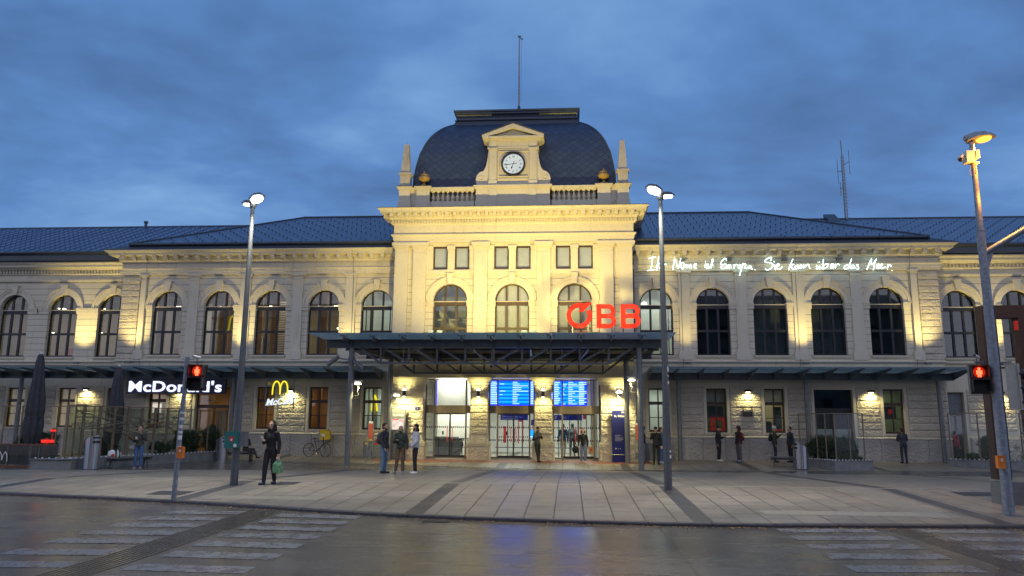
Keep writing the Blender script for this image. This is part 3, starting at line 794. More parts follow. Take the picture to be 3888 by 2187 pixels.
    mb = MB(); wall(mb, xa, xb, -.3, 4.72, gops, Y); mb.build('wall', 'stucco', ST)
    ed = sorted((o[0]-o[1]-.15, o[0]+o[1]+.15) for o in gops); x = xa+.05; segs = []
    for a, b in ed: segs.append((x, a)); x = b
    segs.append((x, xb))
    for a, b in segs:
        if b-a < .4: continue
        mb = MB()
        for z0, z1 in zip(ROWS[1:], ROWS[2:]): relief(mb, a, b, z0+.012, z1-.012, Y-.05, Y, amp=.028 if z0 < 3.3 else .004, g=.07)
        mb.build('stone_pier', 'rough', ST)
    mb = MB(); x = xa
    while x < xb: relief(mb, x, x+1.15, -.25, 1.2, Y-.10, Y, amp=.022, g=.09); x += 1.16
    if sg < 0: mb.build('base_course', 'base', ST)
    else:
        mb = MB(); relief(mb, sg*23.3, sg*38, -.25, 1.2, Y-.10, Y, g=.12); mb.build('base_course', 'base', ST)
    mb = MB(); mb.sweep([(xa, Y), (xb, Y)], [(0, 4.8), (.07, 4.8), (.07, 4.92), (.18, 4.98), (.18, 5.04), (0, 5.1)]); mb.build('string_course', 'trim', ST)
    mb = MB()
    p2_ = [(xa, Y), (xb, Y)]
    mb.sweep(p2_, [(-.05, 9.6), (.10, 9.6), (.12, 9.70), (.04, 9.72), (.04, 9.98), (.12, 10.0), (.14, 10.06), (-.05, 10.06)])
    mb.sweep(p2_, [(-.05, 10.25), (.25, 10.25), (.32, 10.32), (.50, 10.38), (.50, 10.48), (.62, 10.58), (.62, 10.64), (0, 10.7), (-.05, 10.7)])
    mb.box(xa, xb, Y-.10, Y+.05, 10.061, 10.249)
    x = xa+.1
    while x < xb: mb.box(x, x+.10, Y-.20, Y-.101, 10.08, 10.23); x += .19
    mb.build('cornice', 'trim', ST)
    for x in far_c: window(sg*x, .87, 5.28, 7.98, Y+.22, ywall=Y, imp_w=.62)
    for o in gops:
        if o[1] > .45: window(o[0], .51, 1.37, 3.55, Y+.17, arched=False, bars=2, mat='frame_brown', surround=False, ywall=Y)
    for c in ((3.6,) if sg > 0 else ()):
        mb = MB(); mb.box(sg*22.75-.42, sg*22.75+.42, Y+.2, Y+.26, 2.4, 3.5); mb.build('door', 'greymetal', ST)
        mb = MB(); mb.box(sg*22.75-.42, sg*22.75+.42, Y+.2, Y+.26, 0, 2.35); mb.build('door', 'glass', ST)

# ---- door openings of the wings
def wing_door(xc, brown, label):
    f = MB(); y = .22; hw = .96
    for x in (xc-hw, xc-.03, xc+hw-.07): f.box(x, x+.07, y, y+.09, .02, 2.45)
    f.box(xc-hw, xc+hw, y-.01, y+.1, 2.451, 2.63); f.box(xc-hw, xc-hw+.07, y, y+.09, 2.631, 3.56); f.box(xc+hw-.07, xc+hw, y, y+.09, 2.631, 3.56)
    f.box(xc-hw+.07, xc+hw-.07, y, y+.09, 3.50, 3.56); f.box(xc-hw+.07, xc+hw-.07, y, y+.09, .02, .14)
    w = f.build('door', 'frame_brown' if brown else 'frame', ST, )
    w['label'] = label
    MB().box(xc-hw+.02, xc+hw-.02, y+.04, y+.05, .1, 3.54).build('pane', 'glass', w)
wing_door(-16.28, True, 'brown framed glass door of the fast food restaurant')
wing_door(16.28, False, 'dark glazed side door behind the planter')
mb = MB(); mb.box(15.4, 17.16, .30, .34, 1.6, 2.42); mb.build('back_panel', 'frame', ST)
mb = MB(); mb.box(15.4, 17.16, .30, .34, .1, 1.58); mb.build('door_panel', 'back_panel', ST)

# ---- centre block
CW = [-3.29, -.05, 3.19]
mb = MB(); wall(mb, XC-6.15, XC+6.15, 4.86, 9.35, [(x, .90, 5.10, 8.03, True) for x in CW], -1.25); mb.build('wall', 'stucco_lines', ST)
sm = []
for x in CW: sm += [(x-.575, .385, 9.72, 10.95, False), (x+.575, .385, 9.72, 10.95, False)]
mb = MB(); wall(mb, XC-6.15, XC+6.15, 9.35, 12.9, sm, -1.25); mb.build('wall', 'stucco', ST)
for x in CW: window(x, .90, 5.10, 8.03, -1.03, mat='frame_brown', ywall=-1.25, keyh=.52, imp_w=.30)
for x, hw, z0, z1, _ in sm: window(x, hw, z0, z1, -1.17, arched=False, mat='frame_brown', surround=False, sill=False)
# little pilasters, sills and bands round the pairs of small windows
for x in CW:
    mb = MB()
    for dx_ in (-1.17, 0, 1.17):
        w_ = .30 if dx_ == 0 else .30
        cx_ = x+dx_; a, b = cx_-.165, cx_+.165
        mb.box(a, b, -1.30, -1.25, 9.72, 10.72); mb.box(a-.03, b+.03, -1.32, -1.25, 10.721, 10.76); mb.box(a-.05, b+.05, -1.35, -1.25, 10.80, 10.98); mb.box(a-.02, b+.02, -1.31, -1.25, 10.761, 10.799)
        mb.box(a-.02, b+.02, -1.33, -1.25, 9.66, 9.719)
    mb.box(x-1.29, x+1.29, -1.36, -1.25, 9.56, 9.659); mb.box(x-1.29, x+1.29, -1.33, -1.25, 9.44, 9.559); mb.box(x-1.29, x+1.29, -1.29, -1.25, 9.38, 9.439)
    mb.build('window_band', 'trim', ST)
for s_ in (-1, 1):
    for c, w in ((5.87, .71), (4.89, .70), (1.65, .70)):
        pilaster(XC+s_*c, w, 4.9, 11.13, -1.40, -1.25, base=False, cap=.50, flare=.14)
# side walls of the block
for s_ in (-1, 1):
    mb = MB(); a, b = sorted((XC+s_*6.15, XC+s_*5.7)); mb.box(a, b, -.75, 8.0, -.3, 12.9); mb.build('wall', 'stucco_lines', ST)
x0, x1 = XC-6.15, XC+6.15
pth = [(x0, 8), (x0, -1.25), (x1, -1.25), (x1, 8)]
mb = MB()
mb.sweep(pth, [(-.1, 11.135), (.16, 11.135), (.16, 11.27), (.19, 11.275), (.19, 11.42), (.22, 11.44), (.29, 11.52), (.29, 11.565), (.17, 11.58), (-.1, 11.58)])
mb.sweep(pth, [(-.1, 11.581), (.16, 11.581), (.16, 12.06), (.20, 12.08), (.24, 12.15), (-.1, 12.15)])
mb.sweep(pth, [(-.1, 12.151), (.24, 12.151), (.24, 12.34), (.36, 12.35), (.38, 12.42), (.42, 12.44), (.42, 12.66), (-.1, 12.66)])
mb.sweep(pth, [(-.1, 12.661), (.80, 12.661), (.80, 12.74), (.84, 12.75), (.92, 12.84), (.92, 12.86), (.1, 12.94), (-.1, 12.94)])
def along(step, w, o0, o1, z0, z1, m=.0):
    x = x0-o0+m
    while x < x1+o0-w: mb.box(x, x+w, -1.25-o1, -1.25-o0, z0, z1); x += step
    for s_, xx in ((-1, x0), (1, x1)):
        y = -1.25-o0+m
        while y < 4:
            a, b = sorted((xx+s_*o0, xx+s_*o1)); mb.box(a, b, y, y+w, z0, z1); y += step
along(.155, .095, .241, .33, 12.17, 12.33)
along(.42, .19, .421, .72, 12.47, 12.655, .12)
along(.42, .13, .421, .60, 12.44, 12.469, .15)
mb.build('cornice', 'trim', ST)
MB().sweep(pth, [(.2, 12.945), (.935, 12.868), (.935, 12.885), (.2, 12.97)]).build('cornice_flashing', 'lead', ST)
MB().box(x0, x1, -1.2, 8, 12.8, 12.95).build('roof_slab', 'lead', ST)

# ---- ground floor of the centre block
CR = [.89, 1.19, 1.54, 1.90, 2.25, 2.63, 2.99, 3.31, 3.68]
piers = [(XC-6.17, XC-4.47), (XC-2.08, XC-1.18), (XC+1.18, XC+2.08), (XC+4.50, XC+6.27)]
for i, (a, b) in enumerate(piers):
    mb = MB(); mb.box(a+.04, b-.04, -1.36, -.6, -.3, 3.70)
    mb.build('pier', 'stucco', ST)
    mb = MB()
    for k, (z0, z1) in enumerate(zip(CR, CR[1:])):
        plainrow = k in (0, 6)
        relief(mb, a+(.06 if plainrow else 0), b-(.06 if plainrow else 0), z0+.012, z1-.012, -1.40+(.025 if plainrow else -.02), -.62, amp=.003 if plainrow else .032, g=.045)
    mb.build('stone_courses', 'rough', ST)
    mb = MB()
    e1 = .06 if i in (1, 2) else .05
    for z0, z1, e_ in ((-.3, .60, .14), (.602, .66, .17), (.662, .70, .13), (.702, .78, .16), (.782, .84, .10), (.842, .888, .04)):
        if z0 < 0: relief(mb, a-e_+.02, b+e_-.02, z0, z1, -1.40-e_, -.6, amp=.03, g=.05)
        else: mb.box(a-e_+.02, b+e_-.02, -1.40-e_, -.6, z0, z1)
    mb.build('pedestal', 'rough', ST)
    mb = MB()
    for z0, z1, e_ in ((3.682, 3.72, .03), (3.722, 3.76, .07), (3.762, 3.82, .04), (3.822, 3.88, .10), (3.882, 3.96, .15), (3.962, 4.05, .19)):
        mb.box(a-e_, b+e_, -1.40-e_, -.6, z0, z1)
    mb.build('capital', 'trim', ST)
mb = MB(); mb.box(x0, x1, -1.38, -.6, 4.052, 4.22); mb.box(x0, x1, -1.42, -.6, 4.221, 4.32); mb.box(x0, x1, -1.36, -.6, 4.321, 4.72)
mb.box(x0-.02, x1+.02, -1.52, -.6, 4.721, 4.86); mb.box(x0, x1, -1.46, -.6, 3.955+.75, 4.72-.001) if False else None
for k in (-1, 1):
    for c in (XC+k*1.63,): mb.prism([(c-.45, 4.05), (c+.45, 4.05), (c+.62, 4.32), (c-.62, 4.32)], -1.44, -1.421)
mb.build('entablature', 'trim', ST)

# glazed entrance screens: frame > doors, panes
doors = []
for i, (a, b) in enumerate(((XC-4.47, XC-2.08), (XC-1.18, XC+1.18), (XC+2.08, XC+4.50))):
    f = MB(); y = -.95; z1 = 3.98
    mull = [(-4.03, -2.40), (-.77, .87), (2.53, 4.13)][i]
    for x in (a, b-.07)+tuple(m-.04 for m in mull): f.box(x, x+.08, y, y+.12, -.05, z1)
    fr = f.build('entrance_screen', 'bronze', ST)
    h = MB(); h.box(a+.08, b-.08, y-.03, y+.15, 2.25, 2.64); h.box(a, b, y-.01, y+.13, z1-.06, z1); h.box(a+.08, b-.08, y+.01, y+.11, -.05, .07)
    h.build('lintel', 'bronze', fr)
    MB().box(a+.05, b-.05, y+.055, y+.063, 2.64, z1-.05).build('pane', 'glass', fr)
    MB().box(a+.05, b-.05, y+.055, y+.063, .05, 2.25).build('pane', 'glass', fr)
    d = MB(); c = sum(mull)/2
    d.box(c-.035, c+.035, y-.02, y+.10, .05, 2.25); d.box(mull[0]+.04, c-.035, y-.01, y+.09, .05, .14); d.box(c+.035, mull[1]-.04, y-.01, y+.09, .05, .14)
    d.box(mull[0]+.04, mull[1]-.04, y-.01, y+.09, 2.18, 2.25)
    dr = d.build('door', 'frame', fr)
    k = MB()                                               # dotted warning bands on the glass
    x = a+.1
    while x < b-.1:
        k.box(x, x+.055, y+.050, y+.053, 1.50, 1.59); k.box(x, x+.055, y+.050, y+.053, .86, .95)
        x += .105
    k.build('warning_dots', 'black', fr)
    if i != 1 or True:
        r = MB()
        for s_ in (-.13, .13): r.box(c+s_-.018, c+s_+.018, y-.05, y-.02, .80, 1.55)
        r.build('door_handle', 'red', fr)
    s = MB(); s.box(c-.40, c-.32, y+.03, y+.05, 1.16, 1.34); s.build('door_switch', 'black', fr)

# ---- attic: pedestals, balustrades, clock gable
def pedestal(xa, xb, yf, z1=14.05, yb=-.9, name='attic_pedestal'):
    mb = MB(); mb.box(xa-.05, xb+.05, yf-.05, yb, 12.9, 13.40); mb.box(xa, xb, yf, yb, 13.401, z1)
    for z0, zz, e_ in ((z1+.001, z1+.06, .03), (z1+.061, z1+.12, .07), (z1+.121, z1+.19, .12)): mb.box(xa-e_, xb+e_, yf-e_, yb, z0, zz)
    p = mb.build(name, 'stucco', ST)
    MB().box(xa-.14, xb+.14, yf-.14, yb, z1+.191, z1+.215).build('cap_flashing', 'lead', p)
    return p
for s_ in (-1, 1):
    a, b = sorted((XC+s_*6.12, XC+s_*5.52)); pedestal(a, b, -1.40, 14.03)
    a, b = sorted((XC+s_*5.16, XC+s_*4.48)); pedestal(a, b, -1.40, 14.03)
    a, b = sorted((XC+s_*5.51, XC+s_*5.17)); mb = MB(); mb.box(a, b, -1.25, -.9, 12.9, 14.06); mb.box(a, b, -1.33, -.9, 14.061, 14.2); mb.build('attic_wall', 'stucco', ST)
    a, b = sorted((XC+s_*4.42, XC+s_*2.06))
    mb = MB(); mb.box(a, b, -1.40, -.95, 12.9, 13.38); mb.build('attic_wall', 'stucco', ST)
    MB().box(a, b, -.935, -.90, 13.38, 14.05).build('attic_wall', 'stucco', ST)
    rail = MB()
    for z0, z1, e_ in ((13.98, 14.05, .0), (14.051, 14.10, .05), (14.101, 14.17, .08)): rail.box(a, b, -1.34-e_, -1.0+e_, z0, z1)
    rail.build('balustrade_rail', 'stucco', ST)
    n = 9
    for k in range(n):
        cx_ = a+(b-a)*(k+.5)/n
        prof = [(.095, 0), (.095, .06), (.06, .065), (.05, .10), (.07, .14), (.092, .20), (.085, .28), (.055, .40), (.040, .47), (.055, .49), (.050, .52), (.085, .54), (.085, .60)]
        MB().lathe(prof, (cx_, -1.18, 13.382), 10).build('baluster', 'trim', ST, smooth=False)
    # side parapets running back
    x = XC+s_*5.82; mb = MB(); mb.box(x-.28, x+.28, -.89, 7.5, 12.9, 14.05); mb.box(x-.36, x+.36, -.85, 7.5, 14.051, 14.2); mb.build('attic_wall', 'stucco', ST)
    # obelisk on its plinth
    ox, oy = XC+s_*5.82, -1.12
    mb = MB(); B = lambda w, z0, z1: mb.box(ox-w, ox+w, oy-w, oy+w, z0, z1)
    B(.30, 14.246, 14.36); B(.26, 14.361, 14.88); B(.29, 14.881, 14.93); B(.33, 14.931, 15.02); B(.27, 15.021, 15.10)
    w0, w1 = .235, .125
    mb.add([(ox-w0,oy-w0,15.10),(ox+w0,oy-w0,15.10),(ox+w0,oy+w0,15.10),(ox-w0,oy+w0,15.10),(ox-w1,oy-w1,16.68),(ox+w1,oy-w1,16.68),(ox+w1,oy+w1,16.68),(ox-w1,oy+w1,16.68)],
           [(0,1,5,4),(1,2,6,5),(2,3,7,6),(3,0,4,7),(4,5,6,7)])
    mb.tube((ox, oy, 16.68), (ox, oy, 16.95), .008)
    o = mb.build('obelisk', 'oldstone', ST)
    # gilded urn
    mb = MB(); c = (XC+s_*4.82, -1.15, 14.246); mb.box(c[0]-.22, c[0]+.22, -1.37, -.93, 14.246, 14.31)
    fl = lambda a, z: 1+(.07*math.cos(a*14) if .30 < z < .62 else 0)
    mb.lathe([(.20, .06), (.20, .09), (.12, .13), (.07, .20), (.07, .26), (.15, .30), (.27, .40), (.31, .50), (.28, .58), (.20, .62), (.24, .66), (.22, .71), (.10, .76), (.06, .82), (.05, .88), (.0, .95)], c, 28, sq=fl)
    mb.build('urn', 'gold', ST)
a, b = XC-2.0, XC+2.0
mb = MB(); mb.box(a, b, -1.45, -.6, 12.9, 13.40); mb.box(a+.03, b-.03, -1.40, -.6, 13.401, 14.03)
for xx in (a, XC-1.35, XC+1.0, b-.65): pass
for c in (XC-1.05, XC+1.05): mb.box(c-.2, c+.2, -1.46, -1.401, 13.401, 14.03); mb.box(c-.24, c+.24, -1.50, -1.451, 12.9, 13.40)
for z0, zz, e_ in ((14.031, 14.09, .03), (14.091, 14.15, .07), (14.151, 14.22, .12)): mb.box(a-e_+.03, b+e_-.03, -1.42-e_, -.6, z0, zz)
mb.build('attic_wall', 'stucco', ST)

mb = MB()                                                     # clock gable (aedicule) with volutes and pediment
yb, yf = 1.6, -1.30
mb.box(XC-1.32, XC+1.32, yf, yb, 14.221, 16.30)
mb.box(XC-1.40, XC+1.40, yf-.05, yb, 14.222, 14.36); mb.box(XC-1.36, XC+1.36, yf-.03, yb, 14.361, 14.44)
for s_ in (-1, 1):
    c = XC+s_*1.07; mb.box(c-.19, c+.19, yf-.10, yf, 14.50, 16.18)
    for k in range(5): mb.box(c-.15+k*.065, c-.12+k*.065, yf-.115, yf-.10, 14.66, 15.9)
    mb.box(c-.23, c+.23, yf-.14, yf, 14.221, 14.50); mb.box(c-.22, c+.22, yf-.14, yf, 16.18, 16.24); mb.box(c-.25, c+.25, yf-.17, yf, 16.241, 16.31)
mb.box(XC-1.38, XC+1.38, yf-.06, yb, 16.311, 16.40); mb.box(XC-1.32, XC+1.32, yf-.03, yb, 16.401, 16.72)
for c in (XC-1.07, XC+1.07): mb.box(c-.20, c+.20, yf-.10, yf-.031, 16.401, 16.72)
for z0, z1, e_ in ((16.721, 16.77, .12), (16.771, 16.83, .20), (16.831, 16.92, .30)): mb.box(XC-1.34-e_, XC+1.34+e_, yf-e_, yb, z0, z1)
mb.prism([(XC-1.34, 16.921), (XC+1.34, 16.921), (XC, 17.38)], yf-.02, yb)
for s_ in (-1, 1):                                            # raking cornice
    p = [(XC+s_*1.66, 16.921), (XC+s_*1.66, 17.0), (XC, 17.62), (XC, 17.42), (XC+s_*1.36, 16.921)]
    if s_ > 0: p = p[::-1]
    mb.prism(p, yf-.30, yb)
# panel frames round the clock
for r, w, d in ((.98, .07, .05), (.83, .06, .09)):
    for q in ((-r, -r, r, -r+w), (-r, r-w, r, r), (-r, -r+w, -r+w, r-w), (r-w, -r+w, r, r-w)):
        mb.box(XC+.02+q[0], XC+.02+q[2], yf-d, yf, 15.42+q[1]*.88, 15.42+q[3]*.88)
gb = mb.build('clock_gable', 'stucco', ST)
for s_ in (-1, 1):                                            # scrolled side volutes
    mb = MB()
    pts = [(1.32, 14.30), (1.92, 14.30), (1.98, 14.42), (2.0, 14.62), (1.95, 14.82), (1.84, 14.97), (1.72, 15.04), (1.60, 15.08), (1.52, 15.2), (1.44, 15.42), (1.38, 15.75), (1.34, 16.15), (1.32, 16.2)]
    p = [(XC+s_*x, z) for x, z in pts]
    if s_ < 0: p = p[::-1]
    mb.prism(p, yf+.03, yf+.55)
    pts2 = [(1.34, 14.22), (2.06, 14.22), (2.06, 14.299), (1.34, 14.299)]
    p = [(XC+s_*x, z) for x, z in pts2]
    if s_ < 0: p = p[::-1]
    mb.prism(p, yf-.02, yf+.6)
    ring(mb, XC+s_*1.70, 14.66, .10, .16, yf-.01, yf+.03, 0, 2*math.pi, 16)
    mb.build('volute', 'stucco', gb)
mb = MB()
for s_ in (-1, 1):
    p = [(XC+s_*1.72, 16.98), (XC+s_*1.72, 17.03), (XC, 17.70), (XC, 17.64)]
    if s_ > 0: p = p[::-1]
    mb.prism(p, yf-.34, 2.4)
mb.build('gable_roof', 'lead', gb)
# the clock
ck = MB(); CC = (XC+.02, 15.40); ring(ck, CC[0], CC[1], .55, .645, yf-.17, yf-.001, 0, 2*math.pi, 48)
ck = ck.build('clock', 'black', ST)
mb = MB(); mb.prism(arc(CC[0], CC[1], .552, 0, 2*math.pi, 48)[:-1], yf-.10, yf-.02); mb.build('dial', 'dial', ck)
num = MB()
for k, s_ in enumerate(['XII', 'I', 'II', 'III', 'IIII', 'V', 'VI', 'VII', 'VIII', 'IX', 'X', 'XI']):
    t_ = text_mb(s_, .15, .004, 0, align='CENTER', spacing=.8); move(t_, 0, 0, .36)
    a = -k*math.pi/6; t_.xf(Matrix.Translation((CC[0], yf-.106, CC[1])) @ Matrix.Rotation(-a, 4, 'Y'))
    num.add(t_.v, t_.f)
for k in range(60):
    a = k*math.pi/30
    num.tube((CC[0]+.52*math.sin(a), yf-.105, CC[1]+.52*math.cos(a)), (CC[0]+.535*math.sin(a), yf-.105, CC[1]+.535*math.cos(a)), .004, n=4)
num.build('numerals', 'black', ck)
def hand(ang, L, w, tail, y):
    m_ = MB(); m_.prism([(-.012, -tail), (.012, -tail), (.014, L*.45), (w, L*.72), (.006, L), (-.006, L), (-w, L*.72), (-.014, L*.45)], 0, .01)
    m_.prism(arc(0, -tail, .028, 0, 2*math.pi, 12)[:-1], 0.001, .011); m_.prism(arc(0, 0, .03, 0, 2*math.pi, 12)[:-1], -.001, .012)
    m_.xf(Matrix.Translation((CC[0], y, CC[1])) @ Matrix.Rotation(R(ang), 4, 'Y')); m_.build('hand', 'black', ck)
hand(262, .50, .028, .16, yf-.15); hand(201, .31, .045, .13, yf-.135)

# ---- dome, lantern cap
DP = [(-.02, 13.9), (0, 14.3), (.02, 14.9), (.12, 15.6), (.26, 16.3), (.51, 17.0), (.73, 17.44), (.95, 17.78), (1.18, 18.06), (1.4, 18.28), (1.68, 18.50), (1.95, 18.68)]
HX, Y0, Y1 = 5.45, -.88, 7.4
def rectring(i, z, hx=HX, y0=Y0, y1=Y1): return [(XC-hx+i, y0+i, z), (XC+hx-i, y0+i, z), (XC+hx-i, y1-i, z), (XC-hx+i, y1-i, z)]
mb = MB(); vs = []; fs = []
for i, z in DP: vs += rectring(i, z)
for j in range(len(DP)-1):
    for k in range(4): fs.append((j*4+k, j*4+(k+1) % 4, (j+1)*4+(k+1) % 4, (j+1)*4+k))
fs.append(tuple(range((len(DP)-1)*4, len(DP)*4))); mb.add(vs, fs)
dome = mb.build('dome', 'rhomb', ST)
mb = MB()
for k in range(4):
    pts = [rectring(i, z)[k] for i, z in DP]
    for p, q in zip(pts, pts[1:]): mb.tube(p, q, .05, n=6)
mb.build('hip_flashing', 'lead', dome)
mb = MB(); q = rectring(1.95, 0)
pth = [(q[3][0], q[3][1]), (q[0][0], q[0][1]), (q[1][0], q[1][1]), (q[2][0], q[2][1]), (q[3][0], q[3][1])]
prof = [(-.5, 18.60), (.10, 18.60), (.10, 18.66), (.02, 18.80), (.0, 18.86), (.06, 18.92), (.02, 18.95), (-.06, 18.98), (-.08, 19.1), (-.05, 19.2), (.0, 19.27), (.06, 19.30), (.06, 19.38), (.12, 19.42), (.12, 19.52), (-.5, 19.55)]
vs = []; fs = []; K = len(prof)
for o, z in prof: vs += [(q[0][0]-o, q[0][1]-o, z), (q[1][0]+o, q[1][1]-o, z), (q[2][0]+o, q[2][1]+o, z), (q[3][0]-o, q[3][1]+o, z)]
for j in range(K-1):
    for k in range(4): fs.append((j*4+k, j*4+(k+1) % 4, (j+1)*4+(k+1) % 4, (j+1)*4+k))
fs.append(tuple(range((K-1)*4, K*4))); mb.add(vs, fs); mb.build('dome_crown', 'lead', ST)
fp = thing('flagpole', 'tall thin metal flagpole on the crown of the slate dome', 'flagpole', (XC, 3.2, 19.5))
MB().tube((0, 0, 0), (0, 0, .5), .10, n=12).ball((0, 0, .72), .26, 16, 10, (1, 1, .85)).tube((0, 0, .9), (0, 0, 1.15), .12, .07).build('base', 'lead', fp)
MB().tube((0, 0, 1.1), (0, 0, 5.65), .065, .035, n=10).ball((0, 0, 5.68), .09, 10, 6, (1.3, 1.3, .6)).build('pole', 'galv', fp)
MB().tube((.16, 0, 1.4), (.13, 0, 5.55), .006, n=4).tube((0, 0, 5.6), (.17, 0, 5.52), .02).ball((.17, 0, 5.50), .05, 8, 6).build('halyard', 'black', fp)

# ---- roofs of the wings
def quad(mb, a, b, c, d): mb.add([a, b, c, d], [(0, 1, 2, 3)])
for sg in (1, -1):
    X = lambda x: sg*x
    rid = 13.95; yr = 6.0; zr = 14.62; ze = 11.42; ye = -.62
    mb = MB()
    quad(mb, (X(6.0), ye, ze), (X(21.25), ye, ze), (X(rid), yr, zr), (X(6.0), yr, zr))
    mb.add([(X(21.25), ye, ze), (X(21.25), 12.6, ze), (X(rid), yr, zr)], [(0, 1, 2)])
    mb.add([(X(6.0), 12.6, ze), (X(21.25), 12.6, ze), (X(rid), yr, zr), (X(6), yr, zr)], [(0, 1, 2, 3)])
    # snow guards
    dzdy = (zr-ze)/(yr-ye)
    r_ = 0; y = ye+.35
    while y < yr-.2:
        x = 6.5+(.42 if r_ % 2 else 0)
        while x < 21.25-(y-ye)*(21.25-rid)/(yr-ye)-.2:
            z = ze+(y-ye)*dzdy; mb.box(X(x)-.022, X(x)+.022, y-.02, y+.05, z, z+.09); x += .84
        y += .50; r_ += 1
    rf = mb.build('roof', 'tiles', ST)
    mb = MB(); mb.tube((X(6), yr, zr+.02), (X(rid), yr, zr+.02), .07, n=8).tube((X(rid), yr, zr+.02), (X(21.25), ye, ze+.02), .055, n=8).build('ridge', 'lead', rf)
    mb = MB(); mb.tube((X(6.3), ye-.06, 11.36), (X(21.4), ye-.06, 11.36), .085, n=10)
    for k in range(13): mb.box(X(6.9+k*1.2)-.012, X(6.9+k*1.2)+.012, ye-.16, ye+.02, 11.26, 11.46)
    mb.build('gutter', 'lead', rf)
    mb = MB(); mb.add([(X(6.2), -.835, 11.06), (X(22.8), -.835, 11.06), (X(21.5), ye, 11.30), (X(6.2), ye, 11.30), (X(6.2), -.6, 11.05), (X(22.3), -.6, 11.05)], [(0, 1, 2, 3), (0, 1, 5, 4)])
    mb.box(X(6.2), X(21.4), ye+.02, ye+.10, 11.1, 11.40)
    mb.add([(X(22.8), -.835, 11.06), (X(22.8), 3, 11.06), (X(21.5), 3, 11.32), (X(21.5), ye, 11.30)], [(0, 1, 2, 3)])
    mb.build('eaves_flashing', 'lead', rf)
    # outer wing roof
    m2 = 'tiles' if sg > 0 else 'seam'
    ye2, ze2, yr2, zr2 = .20, 11.22, 7.5, 14.52
    mb = MB()
    quad(mb, (X(16), ye2+.0, ze2-.0), (X(40), ye2, ze2), (X(40), yr2, zr2), (X(16), yr2, zr2)); quad(mb, (X(16), 15, ze2), (X(40), 15, ze2), (X(40), yr2, zr2), (X(16), yr2, zr2))
    dz2 = (zr2-ze2)/(yr2-ye2); y = ye2+.3; r_ = 0
    while y < yr2-.2:
        x = 18+(.42 if r_ % 2 else 0) if sg > 0 else 16.0
        while x < 37:
            z = ze2+(y-ye2)*dz2; mb.box(X(x)-.022, X(x)+.022, y-.02, y+.05, z, z+.09); x += .84 if sg > 0 else .62
        y += .50 if sg > 0 else .42; r_ += 1
    if sg < 0:
        x = 16.0+.31
        while x < 38: mb.add([(X(x)-.015, ye2, ze2), (X(x)+.015, ye2, ze2), (X(x)+.015, yr2, zr2), (X(x)-.015, yr2, zr2), (X(x)-.008, ye2, ze2+.05), (X(x)+.008, ye2, ze2+.05), (X(x)+.008, yr2, zr2+.05), (X(x)-.008, yr2, zr2+.05)], [(4, 5, 6, 7), (0, 4, 7, 3), (1, 5, 6, 2)]); x += .62
    r2 = mb.build('roof', m2, ST)
    MB().tube((X(16), yr2, zr2), (X(40), yr2, zr2), .08, n=8).build('ridge', 'lead', r2)
    MB().tube((X(22.35), ye2-.05, 11.14), (X(40), ye2-.05, 11.14), .085, n=10).build('gutter', 'lead', r2)
    mb = MB(); x0_ = 21.95
    mb.add([(X(x0_), .34, 10.72), (X(40), .34, 10.72), (X(40), .14, 11.08), (X(x0_), .14+.0, 11.08)][::1], [(0, 1, 2, 3)])
    mb.v = [(a, (b if c_ > 11 else -.0+.34), c_) for a, b, c_ in mb.v]
    mb.box(X(x0_), X(40), .20, .36, 10.70, 11.12)
    mb.build('eaves_flashing', 'lead', r2)
    # gable-side wall slivers under the main roof
    MB().box(min(X(21.85), X(21.4)), max(X(21.85), X(21.4)), .5, 12, -.3, 10.9).build('wall', 'stucco', ST)
    MB().box(min(X(5.9), X(40)), max(X(5.9), X(40)), 12.0, 12.4, -.3, 11.2).build('wall', 'stucco', ST)
# roof step (flat sheet metal chute) and mast on the right
mb = MB(); mb.prismx([(4.9, 13.0), (7.7, 14.9), (7.7, 14.4), (4.9, 12.6)], 18.9, 19.6); mb.build('roof_hatch', 'lead', ST)

an = thing('antenna_mast', 'slim lattice antenna mast with rods standing on the right roof ridge', 'antenna', (20.2, 7.4, 14.5))
mb = MB()
for a in range(3): mb.tube((.09*math.cos(a*2.09), .09*math.sin(a*2.09), 0), (.07*math.cos(a*2.09), .07*math.sin(a*2.09), 4.1), .028, n=6)
for k in range(19):
    z = .1+k*.215
    for a in range(3): mb.tube((.09*math.cos(a*2.09), .09*math.sin(a*2.09), z), (.09*math.cos((a+1)*2.09), .09*math.sin((a+1)*2.09), z+.2), .012, n=4)
    mb.tube((0, 0, z), (.24, 0, z), .010, n=4)
mb.build('mast', 'galv', an)
mb = MB(); mb.tube((0, 0, 4.1), (-.03, 0, 5.15), .03, n=6)
for z0, z1, x in ((2.9, 4.5, .42), (2.3, 3.9, -.32), (1.5, 2.4, -.22)): mb.tube((x, 0, z0), (x, 0, z1), .018, n=6)
mb.tube((0, 0, 3.5), (.42, 0, 3.75), .02, n=5).tube((0, 0, 3.1), (-.32, 0, 3.1), .02, n=5).tube((0, 0, 2.0), (-.22, 0, 2.0), .02, n=5).build('antenna_rod', 'steel_mid', an)
vp = thing('roof_vent', 'small dark vent pipe on the left roof ridge', 'vent', (-25.3, 7.5, 14.5)); MB().tube((0, 0, 0), (0, 0, .35), .09).tube((0, 0, .3), (0, 0, .42), .14).build('pipe', 'lead', vp)

